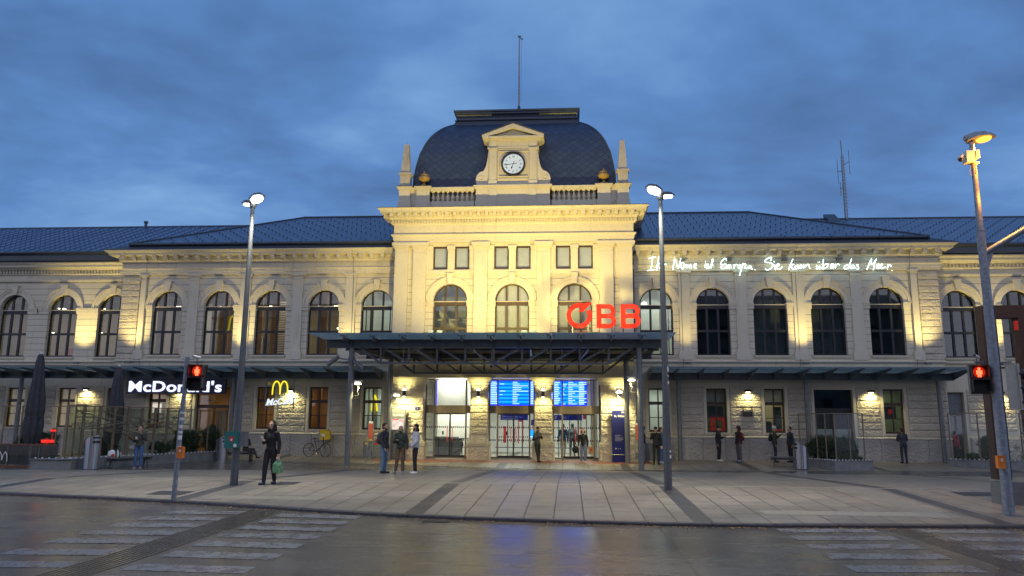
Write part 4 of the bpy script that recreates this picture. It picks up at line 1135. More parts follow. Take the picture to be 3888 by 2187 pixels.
# ------------------------------------------------------------------ interiors (real rooms behind the glass)
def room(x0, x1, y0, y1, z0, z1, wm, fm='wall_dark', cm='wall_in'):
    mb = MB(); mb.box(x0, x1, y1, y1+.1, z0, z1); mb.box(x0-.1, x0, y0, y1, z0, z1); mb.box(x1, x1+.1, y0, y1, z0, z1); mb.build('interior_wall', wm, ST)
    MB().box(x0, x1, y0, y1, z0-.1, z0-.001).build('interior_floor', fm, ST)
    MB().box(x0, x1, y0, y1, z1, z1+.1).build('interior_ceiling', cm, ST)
WARM = (1, .80, .50); COOL = (1, .97, .88)
# upper left: restaurant floor
room(-21.6, -9.1, .55, 5.2, 5.0, 9.3, 'wall_dim', cm='wall_dark')
for x in (-20, -16.5, -13.2, -10.4): lamp('AREA', (x, 2.9, 8.9), 19, (1, .86, .62), ST, size=1.4, aim=(x, 2.9, 0), name='room_light')
room(-8.9, -6.4, .55, 3.4, 5.0, 9.3, 'wall_in'); lamp('AREA', (-7.6, 2.0, 8.9), 24, (.92, 1, .95), ST, size=1.2, aim=(-7.6, 2, 0), name='room_light')
room(-38, -22.1, 1.55, 6.2, 5.0, 9.3, 'wall_dim', cm='wall_dark')
for x in (-31, -27.4, -24): lamp('AREA', (x, 3.8, 8.9), 24, (1, .74, .36), ST, size=1.4, aim=(x, 3.8, 0), name='room_light')
mb = MB()
for x, w, m_ in ((-20.6, .5, 0), (-19.2, .35, 0), (-17.6, .25, 1), (-16.9, .5, 0), (-14.9, .3, 1), (-13.9, .4, 0), (-11.2, .5, 0), (-12.3, .35, 1)):
    mb.box(x, x+w, 1.5+.4*m_, 1.62+.4*m_, 5.0, 9.2)
mb.build('partition', 'wall_wood', ST)
mb = MB()
for k in range(26): mb.box(-13.55, -12.95, 1.3, 1.34, 5.2+k*.135, 5.26+k*.135); mb.box(-12.6, -12.35, 1.3, 1.34, 5.2+k*.135, 5.26+k*.135)
for k in range(20): mb.box(-11.0, -10.8, 1.9, 1.94, 6.2+k*.135, 6.26+k*.135)
mb.build('slat_screen', 'wall_wood', ST)
mb = MB(); mb.box(-17.2, -15.7, 4.9, 5.0, 5.2, 6.9); mb.box(-14.6, -13.8, 3.5, 3.6, 5.0, 8.8); mb.box(-19.0, -18.3, 4.2, 4.3, 5.0, 8.8); mb.build('partition', 'wall_in', ST)
mb = MB(); mb.box(-16.6, -16.25, 2.6, 2.65, 5.9, 6.4); mb.box(-15.9, -15.3, 2.6, 2.65, 5.7, 6.1); mb.build('menu_screen', 'scr_deep', ST)
mb = MB()
for x in (-25.7, -22.9, -19.3, -15.6): mb.box(x-.25, x+.25, 1.8, 2.1, 5.1, 5.85)
mb.build('seat_back', 'red', ST)
mb = MB(); mb.path([(-16.25, 1.2, 6.75), (-16.15, 1.2, 7.5), (-16.05, 1.2, 7.62), (-15.95, 1.2, 7.5), (-15.9, 1.2, 7.1)], .05); mb.path([(-15.9, 1.2, 7.1), (-15.85, 1.2, 7.5), (-15.75, 1.2, 7.62), (-15.65, 1.2, 7.5), (-15.55, 1.2, 6.75)], .05)
mb.build('arches_logo', 'yel_dim', ST)
for x, y, z in ((-27.9, 2.9, 6.9), (-24.9, 2.9, 6.9), (-22.3, 2.9, 6.9), (-18.5, 1.7, 7.0), (-15.8, 1.7, 7.0), (-12.9, 1.7, 7.05), (-9.95, 1.7, 7.0)):
    p = thing('pendant_lamp', 'black pendant lamp glowing behind an upper arched window', 'lamp', (x, y, z), group='pendant lamps behind the upper left windows')
    MB().lathe([(.19, 0), (.18, .06), (.10, .16), (.05, .28), (.03, .4)], n=14).tube((0, 0, .4), (0, 0, 2.3), .008, n=4).build('shade', 'black', p)
    MB().lathe([(.19, -.07), (.20, -.01), (.16, .01)], n=14).build('bulb', 'pend', p)
mb = MB()
for x in (-27.8, -25.3, -22.7): mb.box(x-.16, x+.16, 3.4, 3.7, 8.4, 8.44)
for x in (-19.8, -17.1, -16.3, -15.6, -14.2, -13.3, -10.4, -11.3): mb.box(x-.15, x+.15, 2.2, 2.5, 8.3, 8.34)
mb.build('ceiling_spot', 'pend', ST)
ring_l = MB()
for k, (x, z) in enumerate(((-7.75, 6.05), (-7.62, 6.4))):
    pts = [(x+.30*math.cos(a*.42), 1.6+.3*math.sin(a*.42), z) for a in range(16)]; ring_l.path(pts, .025)
ring_l.build('ring_lamp', 'ceil_glow', ST)
mb = MB()
for x in (-8.35, -8.1, -7.0, -6.75): mb.box(x, x+.05, 1.0, 1.05, 5.1, 8.0)
mb.build('interior_mullion', 'frame', ST)
# upper right: a lit stair hall, then dark offices
room(6.4, 8.9, .55, 3.4, 5.0, 9.3, 'wall_in'); lamp('AREA', (7.5, 2.0, 8.9), 40, (.92, 1, .95), ST, size=1.2, aim=(7.5, 2, 0), name='room_light')
mb = MB()
for x in (7.75, 7.9, 8.05, 8.2): mb.box(x, x+.03, .9, .95, 5.1, 7.9)
mb.build('interior_mullion', 'frame', ST)
mb = MB(); mb.ball((7.0, 1.4, 8.2), .16); mb.build('globe_lamp', 'ceil_glow', ST)
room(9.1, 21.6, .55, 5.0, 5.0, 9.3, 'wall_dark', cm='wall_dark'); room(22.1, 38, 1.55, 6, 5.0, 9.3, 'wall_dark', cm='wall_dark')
mb = MB()
for c in (16.31, 13.37):
    x = c-.85
    while x < c+.85: mb.add([(x, .60, 5.3), (x+.075, .64, 5.3), (x+.075, .64, 8.9), (x, .60, 8.9)], [(0, 1, 2, 3)]); x += .085
mb.build('vertical_blind', 'curtain', ST)
# centre upper hall; added pale panels stand in for sky reflected in the glass
room(-6.0, 5.9, -.6, 5.0, 5.0, 9.3, 'wall_in', cm='wall_in')
for x in (-3.3, 0, 3.2): lamp('AREA', (x, 2.5, 9.1), 16, (.95, 1, .9), ST, size=1.5, aim=(x, 2.5, 0), name='room_light')
mb = MB(); mb.prism([(-4.1, 7.8), (-2.5, 6.2), (-2.5, 5.9), (-4.1, 7.5)], .2, .3); mb.box(-4.2, -2.4, .31, .4, 7.2, 7.3); mb.build('stair_soffit', 'back_panel', ST)
mb = MB(); mb.box(-.93, .83, -.86, -.84, 5.2, 8.9); mb.build('back_panel', 'back_panel', ST)
mb = MB(); mb.box(2.3, 4.08, -.70, -.68, 5.2, 8.9); mb.build('back_panel', 'back_panel', ST)
mb = MB()
for x, hw, z0, z1, _ in sm: mb.box(x-hw+.02, x+hw-.02, -1.02, -1.0, z0, z1)
mb.build('back_panel', 'back_panel', ST)
# ground floor left: warm restaurant
room(-21.6, -11.9, .45, 5.5, -.05, 3.9, 'wall_wood', fm='wall_dim', cm='wall_dim')
for x in (-20, -16.3, -13.4): lamp('AREA', (x, 2.6, 3.7), 30, WARM, ST, size=1.6, aim=(x, 2.6, 0), name='room_light')
room(-11.7, -9.0, .45, 4.0, -.05, 3.9, 'wall_wood', fm='wall_dim', cm='wall_in'); lamp('AREA', (-10.4, 2.0, 3.7), 20, WARM, ST, size=1.2, aim=(-10.4, 2, 0), name='room_light')
room(-8.8, -6.4, .45, 3.2, -.05, 3.9, 'wall_in', fm='wall_dim'); lamp('AREA', (-7.6, 1.8, 3.7), 26, (.85, 1, .95), ST, size=1.0, aim=(-7.6, 1.8, 0), name='room_light')
room(-38, -22.1, 1.45, 6, -.05, 3.9, 'wall_dim', fm='wall_dim', cm='wall_in')
for x in (-30.5, -27, -23.5): lamp('AREA', (x, 3.6, 3.7), 60, (1, .82, .42), ST, size=1.6, aim=(x, 3.6, 0), name='room_light')
mb = MB()
for x, w in ((-8.05, .12), (-7.8, .3), (-7.3, .1), (-7.15, .08)): mb.box(x, x+w, 1.0, 1.1, .2, 3.8)
mb.build('interior_column', 'back_panel', ST)
mb = MB(); mb.path([(-7.75, .75, 2.35), (-7.68, .75, 3.0), (-7.6, .75, 3.18), (-7.52, .75, 3.0), (-7.45, .75, 2.35)], .06); mb.build('arches_logo', 'sign_yellow', ST)
mb = MB(); mb.box(-20.6, -20.0, 1.2, 1.25, .8, 2.2); mb.box(-16.9, -16.2, 1.9, 1.95, .1, 2.4); mb.box(-19.7, -19.2, 2.4, 2.5, .8, 3.2); mb.box(-14.2, -13.9, 1.3, 1.4, .2, 3.3); mb.box(-13.2, -13.0, 1.6, 1.7, .2, 3.3)
mb.box(-10.9, -10.7, 1.2, 1.3, 0, 3.7); mb.box(-10.25, -10.1, 1.8, 1.9, 0, 3.4); mb.build('partition', 'wall_wood', ST)
mb = MB(); mb.box(-20.4, -19.6, .9, .92, 2.2, 2.7); mb.box(-19.3, -18.9, 1.0, 1.02, 2.1, 2.5); mb.build('menu_screen', 'poster_lit', ST)
mb = MB()
for s_, x0, y in (('Willkommen', -17.1, .7),): t_ = text_mb('coffee', .22, .01, .004); move(t_, -17.05, .75, 2.78); mb.add(t_.v, t_.f)
mb.build('window_lettering', 'white', ST)
# ground floor right: offices and shop
for (x0, x1, e_, c_, wm_) in ((6.4, 8.9, 30, (.9, 1, .95), 'wall_in'), (9.1, 11.8, 6, (.8, 1, .6), 'wall_dim'), (12.0, 14.8, 26, (1, 1, .72), 'wall_dim'), (17.6, 21.5, 16, (.7, 1, .7), 'wall_dim')):
    room(x0, x1, .45, 3.4, -.05, 3.9, wm_, fm='wall_dark'); lamp('AREA', ((x0+x1)/2, 2.0, 3.7), e_, c_, ST, size=1.2, aim=((x0+x1)/2, 2, 0), name='room_light')
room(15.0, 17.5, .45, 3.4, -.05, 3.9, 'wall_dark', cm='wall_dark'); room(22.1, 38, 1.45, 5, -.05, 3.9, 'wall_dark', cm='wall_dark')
mb = MB(); mb.box(10.20, 10.32, .6, .64, 1.45, 2.15); mb.box(10.42, 10.5, .6, .64, 1.45, 2.15); mb.box(10.82, 10.92, .6, .64, 1.45, 2.15); mb.box(10.2, 10.92, .6, .64, 2.0, 2.16); mb.box(10.2, 10.92, .6, .64, 1.42, 1.55); mb.box(13.45, 13.8, .6, .64, 1.4, 1.55); mb.box(19.2, 19.45, .6, .64, 2.35, 2.6)
mb.build('red_sign', 'red_dim', ST)
mb = MB(); mb.box(13.4, 13.82, .62, .66, 1.4, 2.7); mb.box(18.9, 19.6, .7, .74, 2.1, 2.75); mb.box(12.95, 13.3, .62, .66, 1.38, 1.95); mb.box(10.0, 10.9, .8, .84, 2.15, 2.74); mb.build('dark_poster', 'curtain', ST)
mb = MB()
x = 9.95
while x < 10.9: mb.add([(x, .5, 2.92), (x+.07, .53, 2.92), (x+.07, .53, 3.6), (x, .5, 3.6)], [(0, 1, 2, 3)]); x += .08
x = 12.85
while x < 13.85: mb.add([(x, .5, 2.92), (x+.07, .53, 2.92), (x+.07, .53, 3.6), (x, .5, 3.6)], [(0, 1, 2, 3)]); x += .08
mb.build('vertical_blind', 'back_panel', ST)

# ---- the entrance hall
mb = MB(); mb.box(-6.0, 5.9, 9.0, 9.1, -.1, 4.5); mb.box(-6.1, -6.0, -.5, 9, -.1, 4.5); mb.box(5.9, 6.0, -.5, 9, -.1, 4.5); mb.build('interior_wall', 'wall_in', ST)
MB().box(-6, 5.9, -.95, 9, -.12, -.005).build('interior_floor', 'floor_in', ST)
MB().box(-6, 5.9, -.6, 9, 4.3, 4.4).build('interior_ceiling', 'wall_in', ST)
mb = MB(); mb.box(-4.3, -2.45, .55, .6, 2.62, 4.2); mb.box(-2.2, -2.1, -.6, 2.5, 0, 4.2); mb.box(-4.45, -2.2, 2.5, 2.6, 0, 4.2); mb.box(3.97, 4.3, -.35, -.3, 0, 4.2); mb.build('interior_wall', 'wall_in', ST)
mb = MB()
for x in (-3.4, -.3, .6, 3.0): mb.box(x-.5, x+.5, 1.0, 1.12, 2.72 if x > -2 else 4.15, 2.745 if x > -2 else 4.17); mb.box(x-.5, x+.5, 4.0, 4.12, 2.9 if x > -2 else 4.15, 2.92 if x > -2 else 4.17)
mb.build('ceiling_strip', 'ceil_glow', ST)
lamp('AREA', (-3.3, -.1, 4.2), 60, (1, .98, .88), ST, size=.8, aim=(-3.3, .5, 2.6), name='hall_light')  # added light in front of the white panel to brighten it
lamp('AREA', (-3.3, 1.2, 4.1), 330, (1, .97, .86), ST, size=1.5, aim=(-3.3, 1.2, 0), name='hall_light')
lamp('AREA', (-.2, 2.6, 4.0), 420, (.95, 1, .9), ST, size=2.0, aim=(-.2, 2.6, 0), name='hall_light')
lamp('AREA', (3.2, 2.6, 4.0), 360, (.95, 1, .9), ST, size=2.0, aim=(3.2, 2.6, 0), name='hall_light')
# inner glass doors
mb = MB()
for x in (-1.0, -.45, .35, 1.0, 2.3, 2.9, 3.5, 3.8): mb.box(x-.03, x+.03, 1.6, 1.68, 0, 2.3)
mb.box(-1.1, 1.2, 1.6, 1.68, 2.3, 2.36); mb.box(2.1, 3.9, 1.6, 1.68, 2.3, 2.36); mb.box(-1.1, 1.2, 1.6, 1.68, 0.45, .5); mb.box(2.1, 3.9, 1.6, 1.68, 0.45, .5)
mb.build('inner_door', 'steel_mid', ST)
mb = MB()
x = -1.0
while x < 3.9:
    if not (1.15 < x < 2.1): mb.box(x, x+.05, 1.59, 1.595, 1.0, 1.07)
    x += .1
mb.build('warning_dots', 'black', ST)
mb = MB()
for x, z0, z1 in ((-.10, .75, 1.5), (.12, .7, 1.85), (.36, .7, 1.85)): mb.box(x, x+.05, 1.5, 1.55, z0, z1)
mb.box(.12, .41, 1.5, 1.55, 1.851, 1.92); mb.box(-.75, -.6, 2.5, 2.55, .7, 1.6); mb.box(3.62, 3.8, 1.7, 1.75, 2.0, 2.5)
mb.build('red_pole', 'red', ST)
# escalator in the left bay
mb = MB(); mb.prism([(-4.3, 0), (-2.95, 0), (-2.8, .25), (-2.8, .75), (-2.95, .95), (-4.3, .98)], .6, .75); mb.build('escalator', 'greymetal', ST)
mb = MB()
for x in (-4.0, -3.3, -2.75, -2.45): mb.tube((x, .4, 0), (x, .4, 1.0), .025)
mb.tube((-4.2, .4, .95), (-2.45, .4, .95), .025).tube((-3.2, .4, .5), (-2.45, .4, .5), .02).path([(-4.3, .5, 1.02), (-3.0, .5, 1.0), (-2.78, .5, .85), (-2.72, .5, .6), (-2.85, .5, .35), (-3.2, .5, .2)], .035)
mb.build('handrail', 'black', ST)
# departure boards filling the top lights of two bays: rows, times, stripes
def board(x0, x1, seed):
    r = random.Random(seed)
    b = thing('departure_board', 'large glowing blue departures screen above the %s entrance doors' % ('middle' if seed == 1 else 'right hand'), 'screen', (0, 0, 0), group='departure boards over the doors')
    y = -.55; z0, z1 = 2.66, 3.93
    MB().box(x0, x1, y, y+.08, z0, z1).build('panel', 'scr_deep', b)
    a = MB(); c = MB(); w = MB(); n = 13; h = (z1-z0-.08)/n
    for k in range(n):
        z = z1-.03-(k+1)*h
        (a if k % 2 else c).box(x0+.02, x1-(.10 if seed == 2 else .02), y-.006, y, z+.004, z+h-.002)
        w.box(x0+.03, x0+.03+r.uniform(.32, .44), y-.012, y-.0061, z+h*.25, z+h*.75)
        if r.random() < .6: w.box(x0+.55, x0+.55+r.uniform(.08, .3), y-.012, y-.0061, z+h*.3, z+h*.7)
        cx_ = x0+(x1-x0)*.48
        w.box(cx_, cx_+r.choice((.25, .35, .45, .8, .2)), y-.012, y-.0061, z+h*.3, z+h*.7)
        w.box(x1-.42, x1-.16, y-.012, y-.0061, z+h*.22, z+h*.78)
        w.box(x1-.12 if seed == 1 else x1-.15, x1-.03, y-.012, y-.0061, z+h*.3, z+h*.7) if r.random() < .5 else None
    a.build('row', 'scr_cyan', b); c.build('row', 'scr_blue', b); w.build('screen_text', 'scr_white', b)
board(-1.25, 1.28, 1); board(1.95, 3.80, 2)
MB().box(-4.03, -3.99, -.6, -.56, 2.66, 3.93).build('light_strip', 'scr_deep', ST)
# hanging signs in the hall
def hsign(x0, x1, y, z0, z1, items, label):
    b = thing('hall_sign', label, 'sign', ((x0+x1)/2, y, z0))
    w = (x1-x0)/2; MB().box(-w, w, 0, .06, 0, z1-z0).tube((-w*.7, .03, z1-z0), (-w*.7, .03, 3.95-z0), .01).tube((w*.7, .03, z1-z0), (w*.7, .03, 3.95-z0), .01).build('panel', plain('hall_sign_blue', (.02, .03, .22), .4), b)
    mb = MB()
    for s_, dx_, dz_, sz in items: t_ = text_mb(s_, sz, .004, sz*.02); move(t_, -w+dx_, -.004, dz_); mb.add(t_.v, t_.f)
    mb.build('lettering', 'white', b)
hsign(-.72, .72, .2, 1.92, 2.20, (('Zentrum/Landhaus', .08, .15, .11), ('Busterminals A-Z', .08, .04, .12), ('Taxi', .98, .12, .1)), 'dark blue hanging sign for the bus terminals behind the middle doors')
hsign(2.0, 3.55, .2, 1.93, 2.20, (('-7', .06, .06, .2), ('WC', .50, .08, .14), ('i', .80, .08, .16)), 'dark blue hanging sign with platform number 7 and pictograms behind the right doors')
hsign(.85, 1.22, 1.0, 1.65, 1.95, (('2,', .08, .06, .2),), 'small dark blue hanging sign with platform number 2')
mb = MB(); sc = thing('arrivals_monitor', 'green and white train monitor hanging behind the middle doors', 'screen', (1.22, .6, 1.72)); MB().box(-.2, .25, 0, .05, -.02, .42).build('casing', 'black', sc); MB().box(-.18, .23, -.004, 0, .0, .40).build('screen', 'scr_green', sc)
t_ = MB()
for k in range(6): t_.box(-.16, .2, -.008, -.0045, .10+k*.05, .115+k*.05)
t_.box(-.18, .23, -.008, -.0045, 0, .06); t_.build('screen_text', 'scr_white', sc)
sc = thing('ticket_monitor', 'blue ticket screen standing behind the middle doors', 'screen', (1.05, 1.2, 1.0)); MB().box(-.28, .28, 0, .05, 0, .42).tube((0, .03, -1.0), (0, .03, 0), .04).build('casing', 'black', sc); MB().box(-.26, .26, -.004, 0, .02, .40).build('screen', 'scr_cyan', sc)
t_ = MB(); t_.box(-.26, .26, -.008, -.0045, .02, .09); t_.box(-.08, -.05, -.008, -.0045, .1, .38); t_.build('screen_text', 'scr_white', sc)

# ------------------------------------------------------------------ glass canopies along the wings
def wing_canopy(x0, x1, posts, label):
    c = thing('glass_canopy', label, 'canopy', (0, 0, 0), group='glass canopies along the wings')
    mb = MB(); mb.box(x0, x1, -.60, -.42, 4.0, 4.33); mb.box(x0, x1, -.66, -.36, 4.331, 4.35); mb.build('beam', 'steel', c)
    fins = []; n = int(round((x1-x0)/1.255)); 
    for k in range(n+1):
        x = x0+.02+(x1-x0-.04)*k/n; mb = MB()
        mb.prismx([(-2.62, 4.47), (-.10, 4.40), (-.10, 4.30), (-.40, 4.02), (-.62, 4.02), (-2.60, 4.42)], x-.012, x+.012)
        mb.build('bracket', 'steel_mid', c)
    g = MB(); g.add([(x0-.1, -2.66, 4.51), (x1+.1, -2.66, 4.51), (x1+.1, -.05, 4.44), (x0-.1, -.05, 4.44), (x0-.1, -2.66, 4.495), (x1+.1, -2.66, 4.495), (x1+.1, -.05, 4.425), (x0-.1, -.05, 4.425)], [(0,1,2,3),(7,6,5,4),(0,4,5,1),(1,5,6,2),(2,6,7,3),(3,7,4,0)])
    g.build('glass_roof', 'glass_blue', c)
    e_ = MB(); e_.box(x0-.1, x1+.1, -2.69, -2.665, 4.48, 4.525); e_.box(x0-.1, x1+.1, -1.6, -1.56, 4.44, 4.46); e_.build('edge_rail', 'steel_mid', c)
    for p in posts: MB().tube((p, -.52, gz(-.52)), (p, -.52, 4.0), .115, n=16).build('post', 'steel_mid', c, smooth=False)
    return c
wing_canopy(-21.9, -6.95, (-8.6, -14.95, -21.3), 'long glass canopy over the restaurant windows left of the entrance')
wing_canopy(6.95, 22.0, (8.45, 14.81, 21.27), 'long glass canopy over the ground floor windows right of the entrance')
c = wing_canopy(-38, -22.0, (-27.1,), 'glass canopy of the recessed outer wing at the left edge'); c.location = (0, .35, 0)

# ------------------------------------------------------------------ main entrance canopy on posts with trusses
EC = thing('entrance_canopy', 'broad steel and glass canopy on round posts in front of the entrance', 'canopy')
KX = -.49
YF, YR = -6.3, -2.3
for x, y in ((-6.97, YF), (5.98, YF), (-6.12, -2.1), (5.70, -2.1)):
    mb = MB(); mb.tube((x, y, gz(y)), (x, y, 5.05), .125, n=20); mb.tube((x, y, gz(y)), (x, y, gz(y)+.02), .2, n=20); mb.build('post', 'steel_mid', EC, smooth=False)
mb = MB()
def ibeam(mb, x0, x1, y, z0, z1, fl=.16):
    mb.box(x0, x1, y-fl/2, y+fl/2, z1-.03, z1); mb.box(x0, x1, y-fl/2, y+fl/2, z0, z0+.03); mb.box(x0, x1, y-.012, y+.012, z0+.03, z1-.03)
ibeam(mb, -8.15, 7.2, YF, 5.06, 5.44, .20)
for k in range(13): x = KX-6.47+k*1.294*.834*1.0; mb.box(x-.01, x+.01, YF-.09, YF+.09, 5.09, 5.41)
mb.build('beam', 'steel', EC)
mb = MB(); ibeam(mb, -7.5, 7.0, -1.75, 4.96, 5.30, .2); ibeam(mb, -7.9, 7.1, -4.1, 5.15, 5.40, .15); mb.build('beam', 'steel', EC)
for k in range(12):                                            # joists running out to the front
    x = -7.13+k*1.318
    if x > 7.3: break
    mb = MB(); mb.bar((x, -1.6, 5.40), (x, -7.15, 5.40), .07, .16); mb.build('joist', 'steel_mid', EC)
    mb = MB(); mb.box(x-.15, x+.15, -7.12, -7.08, 5.515, 5.53)
    for s_ in (-.14, .14): mb.tube((x+s_, -7.10, 5.48), (x+s_, -7.10, 5.60), .02, n=6); mb.box(x+s_-.045, x+s_+.045, -7.13, -7.07, 5.60, 5.615)
    mb.tube((x, -7.10, 5.46), (x, -7.10, 5.53), .022, n=6); mb.build('glass_clamp', 'steel', EC)
g = MB(); xa, xb = -8.55, 7.45
for k in range(12):
    a, b = xa+(xb-xa)*k/12+.008, xa+(xb-xa)*(k+1)/12-.008
    g.add([(a, -7.75, 5.585), (b, -7.75, 5.585), (b, -1.3, 5.545), (a, -1.3, 5.545), (a, -7.75, 5.565), (b, -7.75, 5.565), (b, -1.3, 5.525), (a, -1.3, 5.525)], [(0,1,2,3),(7,6,5,4),(0,4,5,1),(1,5,6,2),(2,6,7,3),(3,7,4,0)])
g.build('glass_roof', 'glass_blue', EC)
# front truss
mb = MB(); CH = 4.37; xs = [KX-5.13+1.283*k for k in range(9)]
mb.bar((xs[0], YF, CH), (xs[-1], YF, CH), .10, .10)
mb.bar((xs[0], YF, CH), (xs[0]-.98, YF, 5.06), .08, .10); mb.bar((xs[-1], YF, CH), (xs[-1]+1.05, YF, 5.06), .08, .10)
for k, x in enumerate(xs):
    mb.bar((x, YF, CH), (x, YF, 5.06), .09, .09)
    if k < 4: mb.bar((x+.12, YF, 5.05), (xs[k+1]-.04, YF, CH+.03), .07, .08)
    if k > 4: mb.bar((x-.12, YF, 5.05), (xs[k-1]+.04, YF, CH+.03), .07, .08)
mb.build('truss', 'steel', EC)
mb = MB(); C2 = 4.20; xs = [-.17+1.18*(k-4) for k in range(9)]
mb.bar((xs[0], YR, C2), (xs[-1], YR, C2), .10, .10)
mb.bar((xs[0], YR, C2), (xs[0]-1.0, YR, 4.96), .08, .10); mb.bar((xs[-1], YR, C2), (xs[-1]+1.0, YR, 4.96), .08, .10)
mb.bar((xs[0]-1.2, YR, 5.0), (xs[-1]+1.2, YR, 5.0), .12, .14)
for k, x in enumerate(xs):
    mb.bar((x, YR, C2), (x, YR, 4.96), .09, .09)
    if k < 4: mb.bar((x+.05, YR, 4.95), (xs[k+1]-.04, YR, C2+.03), .07, .08)
    if k > 4: mb.bar((x-.05, YR, 4.95), (xs[k-1]+.04, YR, C2+.03), .07, .08)
mb.build('truss', 'steel', EC)
for k in range(6):                                             # lower rafters between front and rear
    x = -6.5+2.56*k; MB().bar((x, YF, 5.02), (x*.93-.1, -1.8, 4.9), .10, .14).build('rafter', 'steel_mid', EC)
mb = MB(); mb.add([(-7.9, -6.1, 5.30), (7.0, -6.1, 5.30), (7.0, -1.6, 5.22), (-7.9, -1.6, 5.22), (-7.9, -6.1, 5.325), (7.0, -6.1, 5.325), (7.0, -1.6, 5.245), (-7.9, -1.6, 5.245)], [(3,2,1,0),(4,5,6,7),(0,1,5,4),(1,2,6,5),(2,3,7,6),(3,0,4,7)])
mb.build('soffit_panel', 'steel', EC)
# floodlights on the canopy edge
FLOOD = ((-3.40, 'left one of the left pair'), (-2.98, 'right one of the left pair'), (.87, 'left one of the middle pair'), (1.27, 'right one of the middle pair'))
for x, w in FLOOD:
    f = thing('floodlight', 'square blue grey floodlight on the canopy roof edge, %s' % w, 'floodlight', (x, -6.2, 5.585), group='floodlights on the entrance canopy')
    mb = MB(); mb.box(-.12, .12, -.03, .05, .06, .30); mb.box(-.05, .05, -.02, .02, 0, .06); mb.xf(Matrix.Rotation(R(-12), 4, 'X')); mb.build('housing', plain('floodlight_grey', (.20, .27, .36), .4), f)
FC = (1.0, .76, .23)
for x in (-3.2, 1.05, 3.8):
    lamp('SPOT', (x, -8.6, 5.9), 2350, FC, None, size=.12, spot=112, aim=(x*.7, -1.4, 13.4), blend=.6, name='facade_flood')
# CCTV and tube floodlights on the front left post
c = thing('security_camera', 'pair of grey tubular projectors clamped to the left canopy post', 'camera', (-6.97, -6.3, 4.55))
mb = MB()
mb.tube((-1.05, -.2, -.28), (-.55, -.1, .12), .10, n=14).tube((-.55, -.1, .05), (-.1, 0, -.02), .02).tube((0, 0, -.1), (0, 0, .1), .15, n=14)
mb.tube((.15, -.1, -.1), (.62, -.25, -.42), .09, n=14); mb.build('projector', 'steel_mid', c)
for x, y, z, w in ((-4.95, -4.6, 4.55, 'left'), (-.75, -4.6, 4.42, 'middle'), (2.55, -4.6, 4.42, 'right')):
    c = thing('dome_camera', 'small round security camera hanging under the %s part of the entrance canopy' % w, 'camera', (x, y, z), group='dome cameras under the canopy')
    MB().tube((0, 0, .0), (0, 0, .75), .02).tube((0, 0, -.02), (0, 0, .12), .10, .09, n=14).build('housing', 'white', c); MB().ball((0, 0, -.03), .085, 14, 8).build('lens', 'black', c)

# ------------------------------------------------------------------ wall lamps
def wall_up(x, y, z, label):
    w = thing('wall_lamp', label, 'lamp', (x, y, z), group='up and down wall lamps beside the doors')
    MB().lathe([(.08, -.15), (.085, -.13), (.085, .13), (.08, .15)], n=16).box(-.04, .04, .06, .16, -.06, .06).build('housing', 'black', w)
    MB().lathe([(.07, -.165), (.07, -.151)], n=14).build('lamp_glass', 'lamp_warm', w)
    MB().lathe([(.075, .151), (.09, .24)], n=14).build('lamp_glass', 'lamp_warm', w)
    lamp('SPOT', (0, -.22, .16), 60, (1, .86, .32), w, size=.05, spot=130, aim=(0, .25, 1.0), blend=.8)
    lamp('SPOT', (0, -.34, -.18), 95, (1, .86, .32), w, size=.05, spot=130, aim=(0, .22, -1.0), blend=.8)
wall_up(-5.50, -1.60, 3.22, 'black cylinder wall lamp on the left end pier above the white information board')
wall_up(XC-1.65, -1.60, 3.22, 'black cylinder wall lamp on the pier between left and middle doors')
wall_up(XC+1.62, -1.60, 3.22, 'black cylinder wall lamp on the pier between middle and right doors')
wall_up(5.37, -1.60, 3.22, 'black cylinder wall lamp on the right end pier above the blue board')
def wall_down(x, y, z, label, e=34):
    w = thing('wall_lamp', label, 'lamp', (x, y, z), group='bulkhead lamps on the wings')
    mb = MB(); mb.ball((0, -.10, .05), .17, 16, 8, (1.2, .9, .42)); mb.box(-.05, .05, -.05, .02, .0, .10); mb.build('hood', 'black', w)
    MB().ball((0, -.11, -.01), .10, 12, 6, (1.2, .9, .35)).build('lamp_glass', 'lamp_warm', w)
    lamp('SPOT', (0, -.22, -.07), e*2.4, (1, .86, .36), w, size=.06, spot=150, aim=(0, .18, -1.0), blend=.9)
wall_down(12.0, -.10, 3.42, 'small hooded wall lamp between the second and third right ground floor windows')
wall_down(18.1, -.10, 3.42, 'small hooded wall lamp between the planter door and the last right window', 40)
wall_down(-11.95, -.10, 3.38, 'hooded wall lamp behind the golden arches sign', 52)
wall_down(-24.0, .88, 3.42, 'hooded wall lamp between the folded parasols', 44)
wall_down(-17.95, -.10, 3.40, 'hooded wall lamp on the pier under the white lettered sign', 40)
wall_down(24.9, .88, 3.42, 'hooded wall lamp behind the brown frame at the right edge', 44)
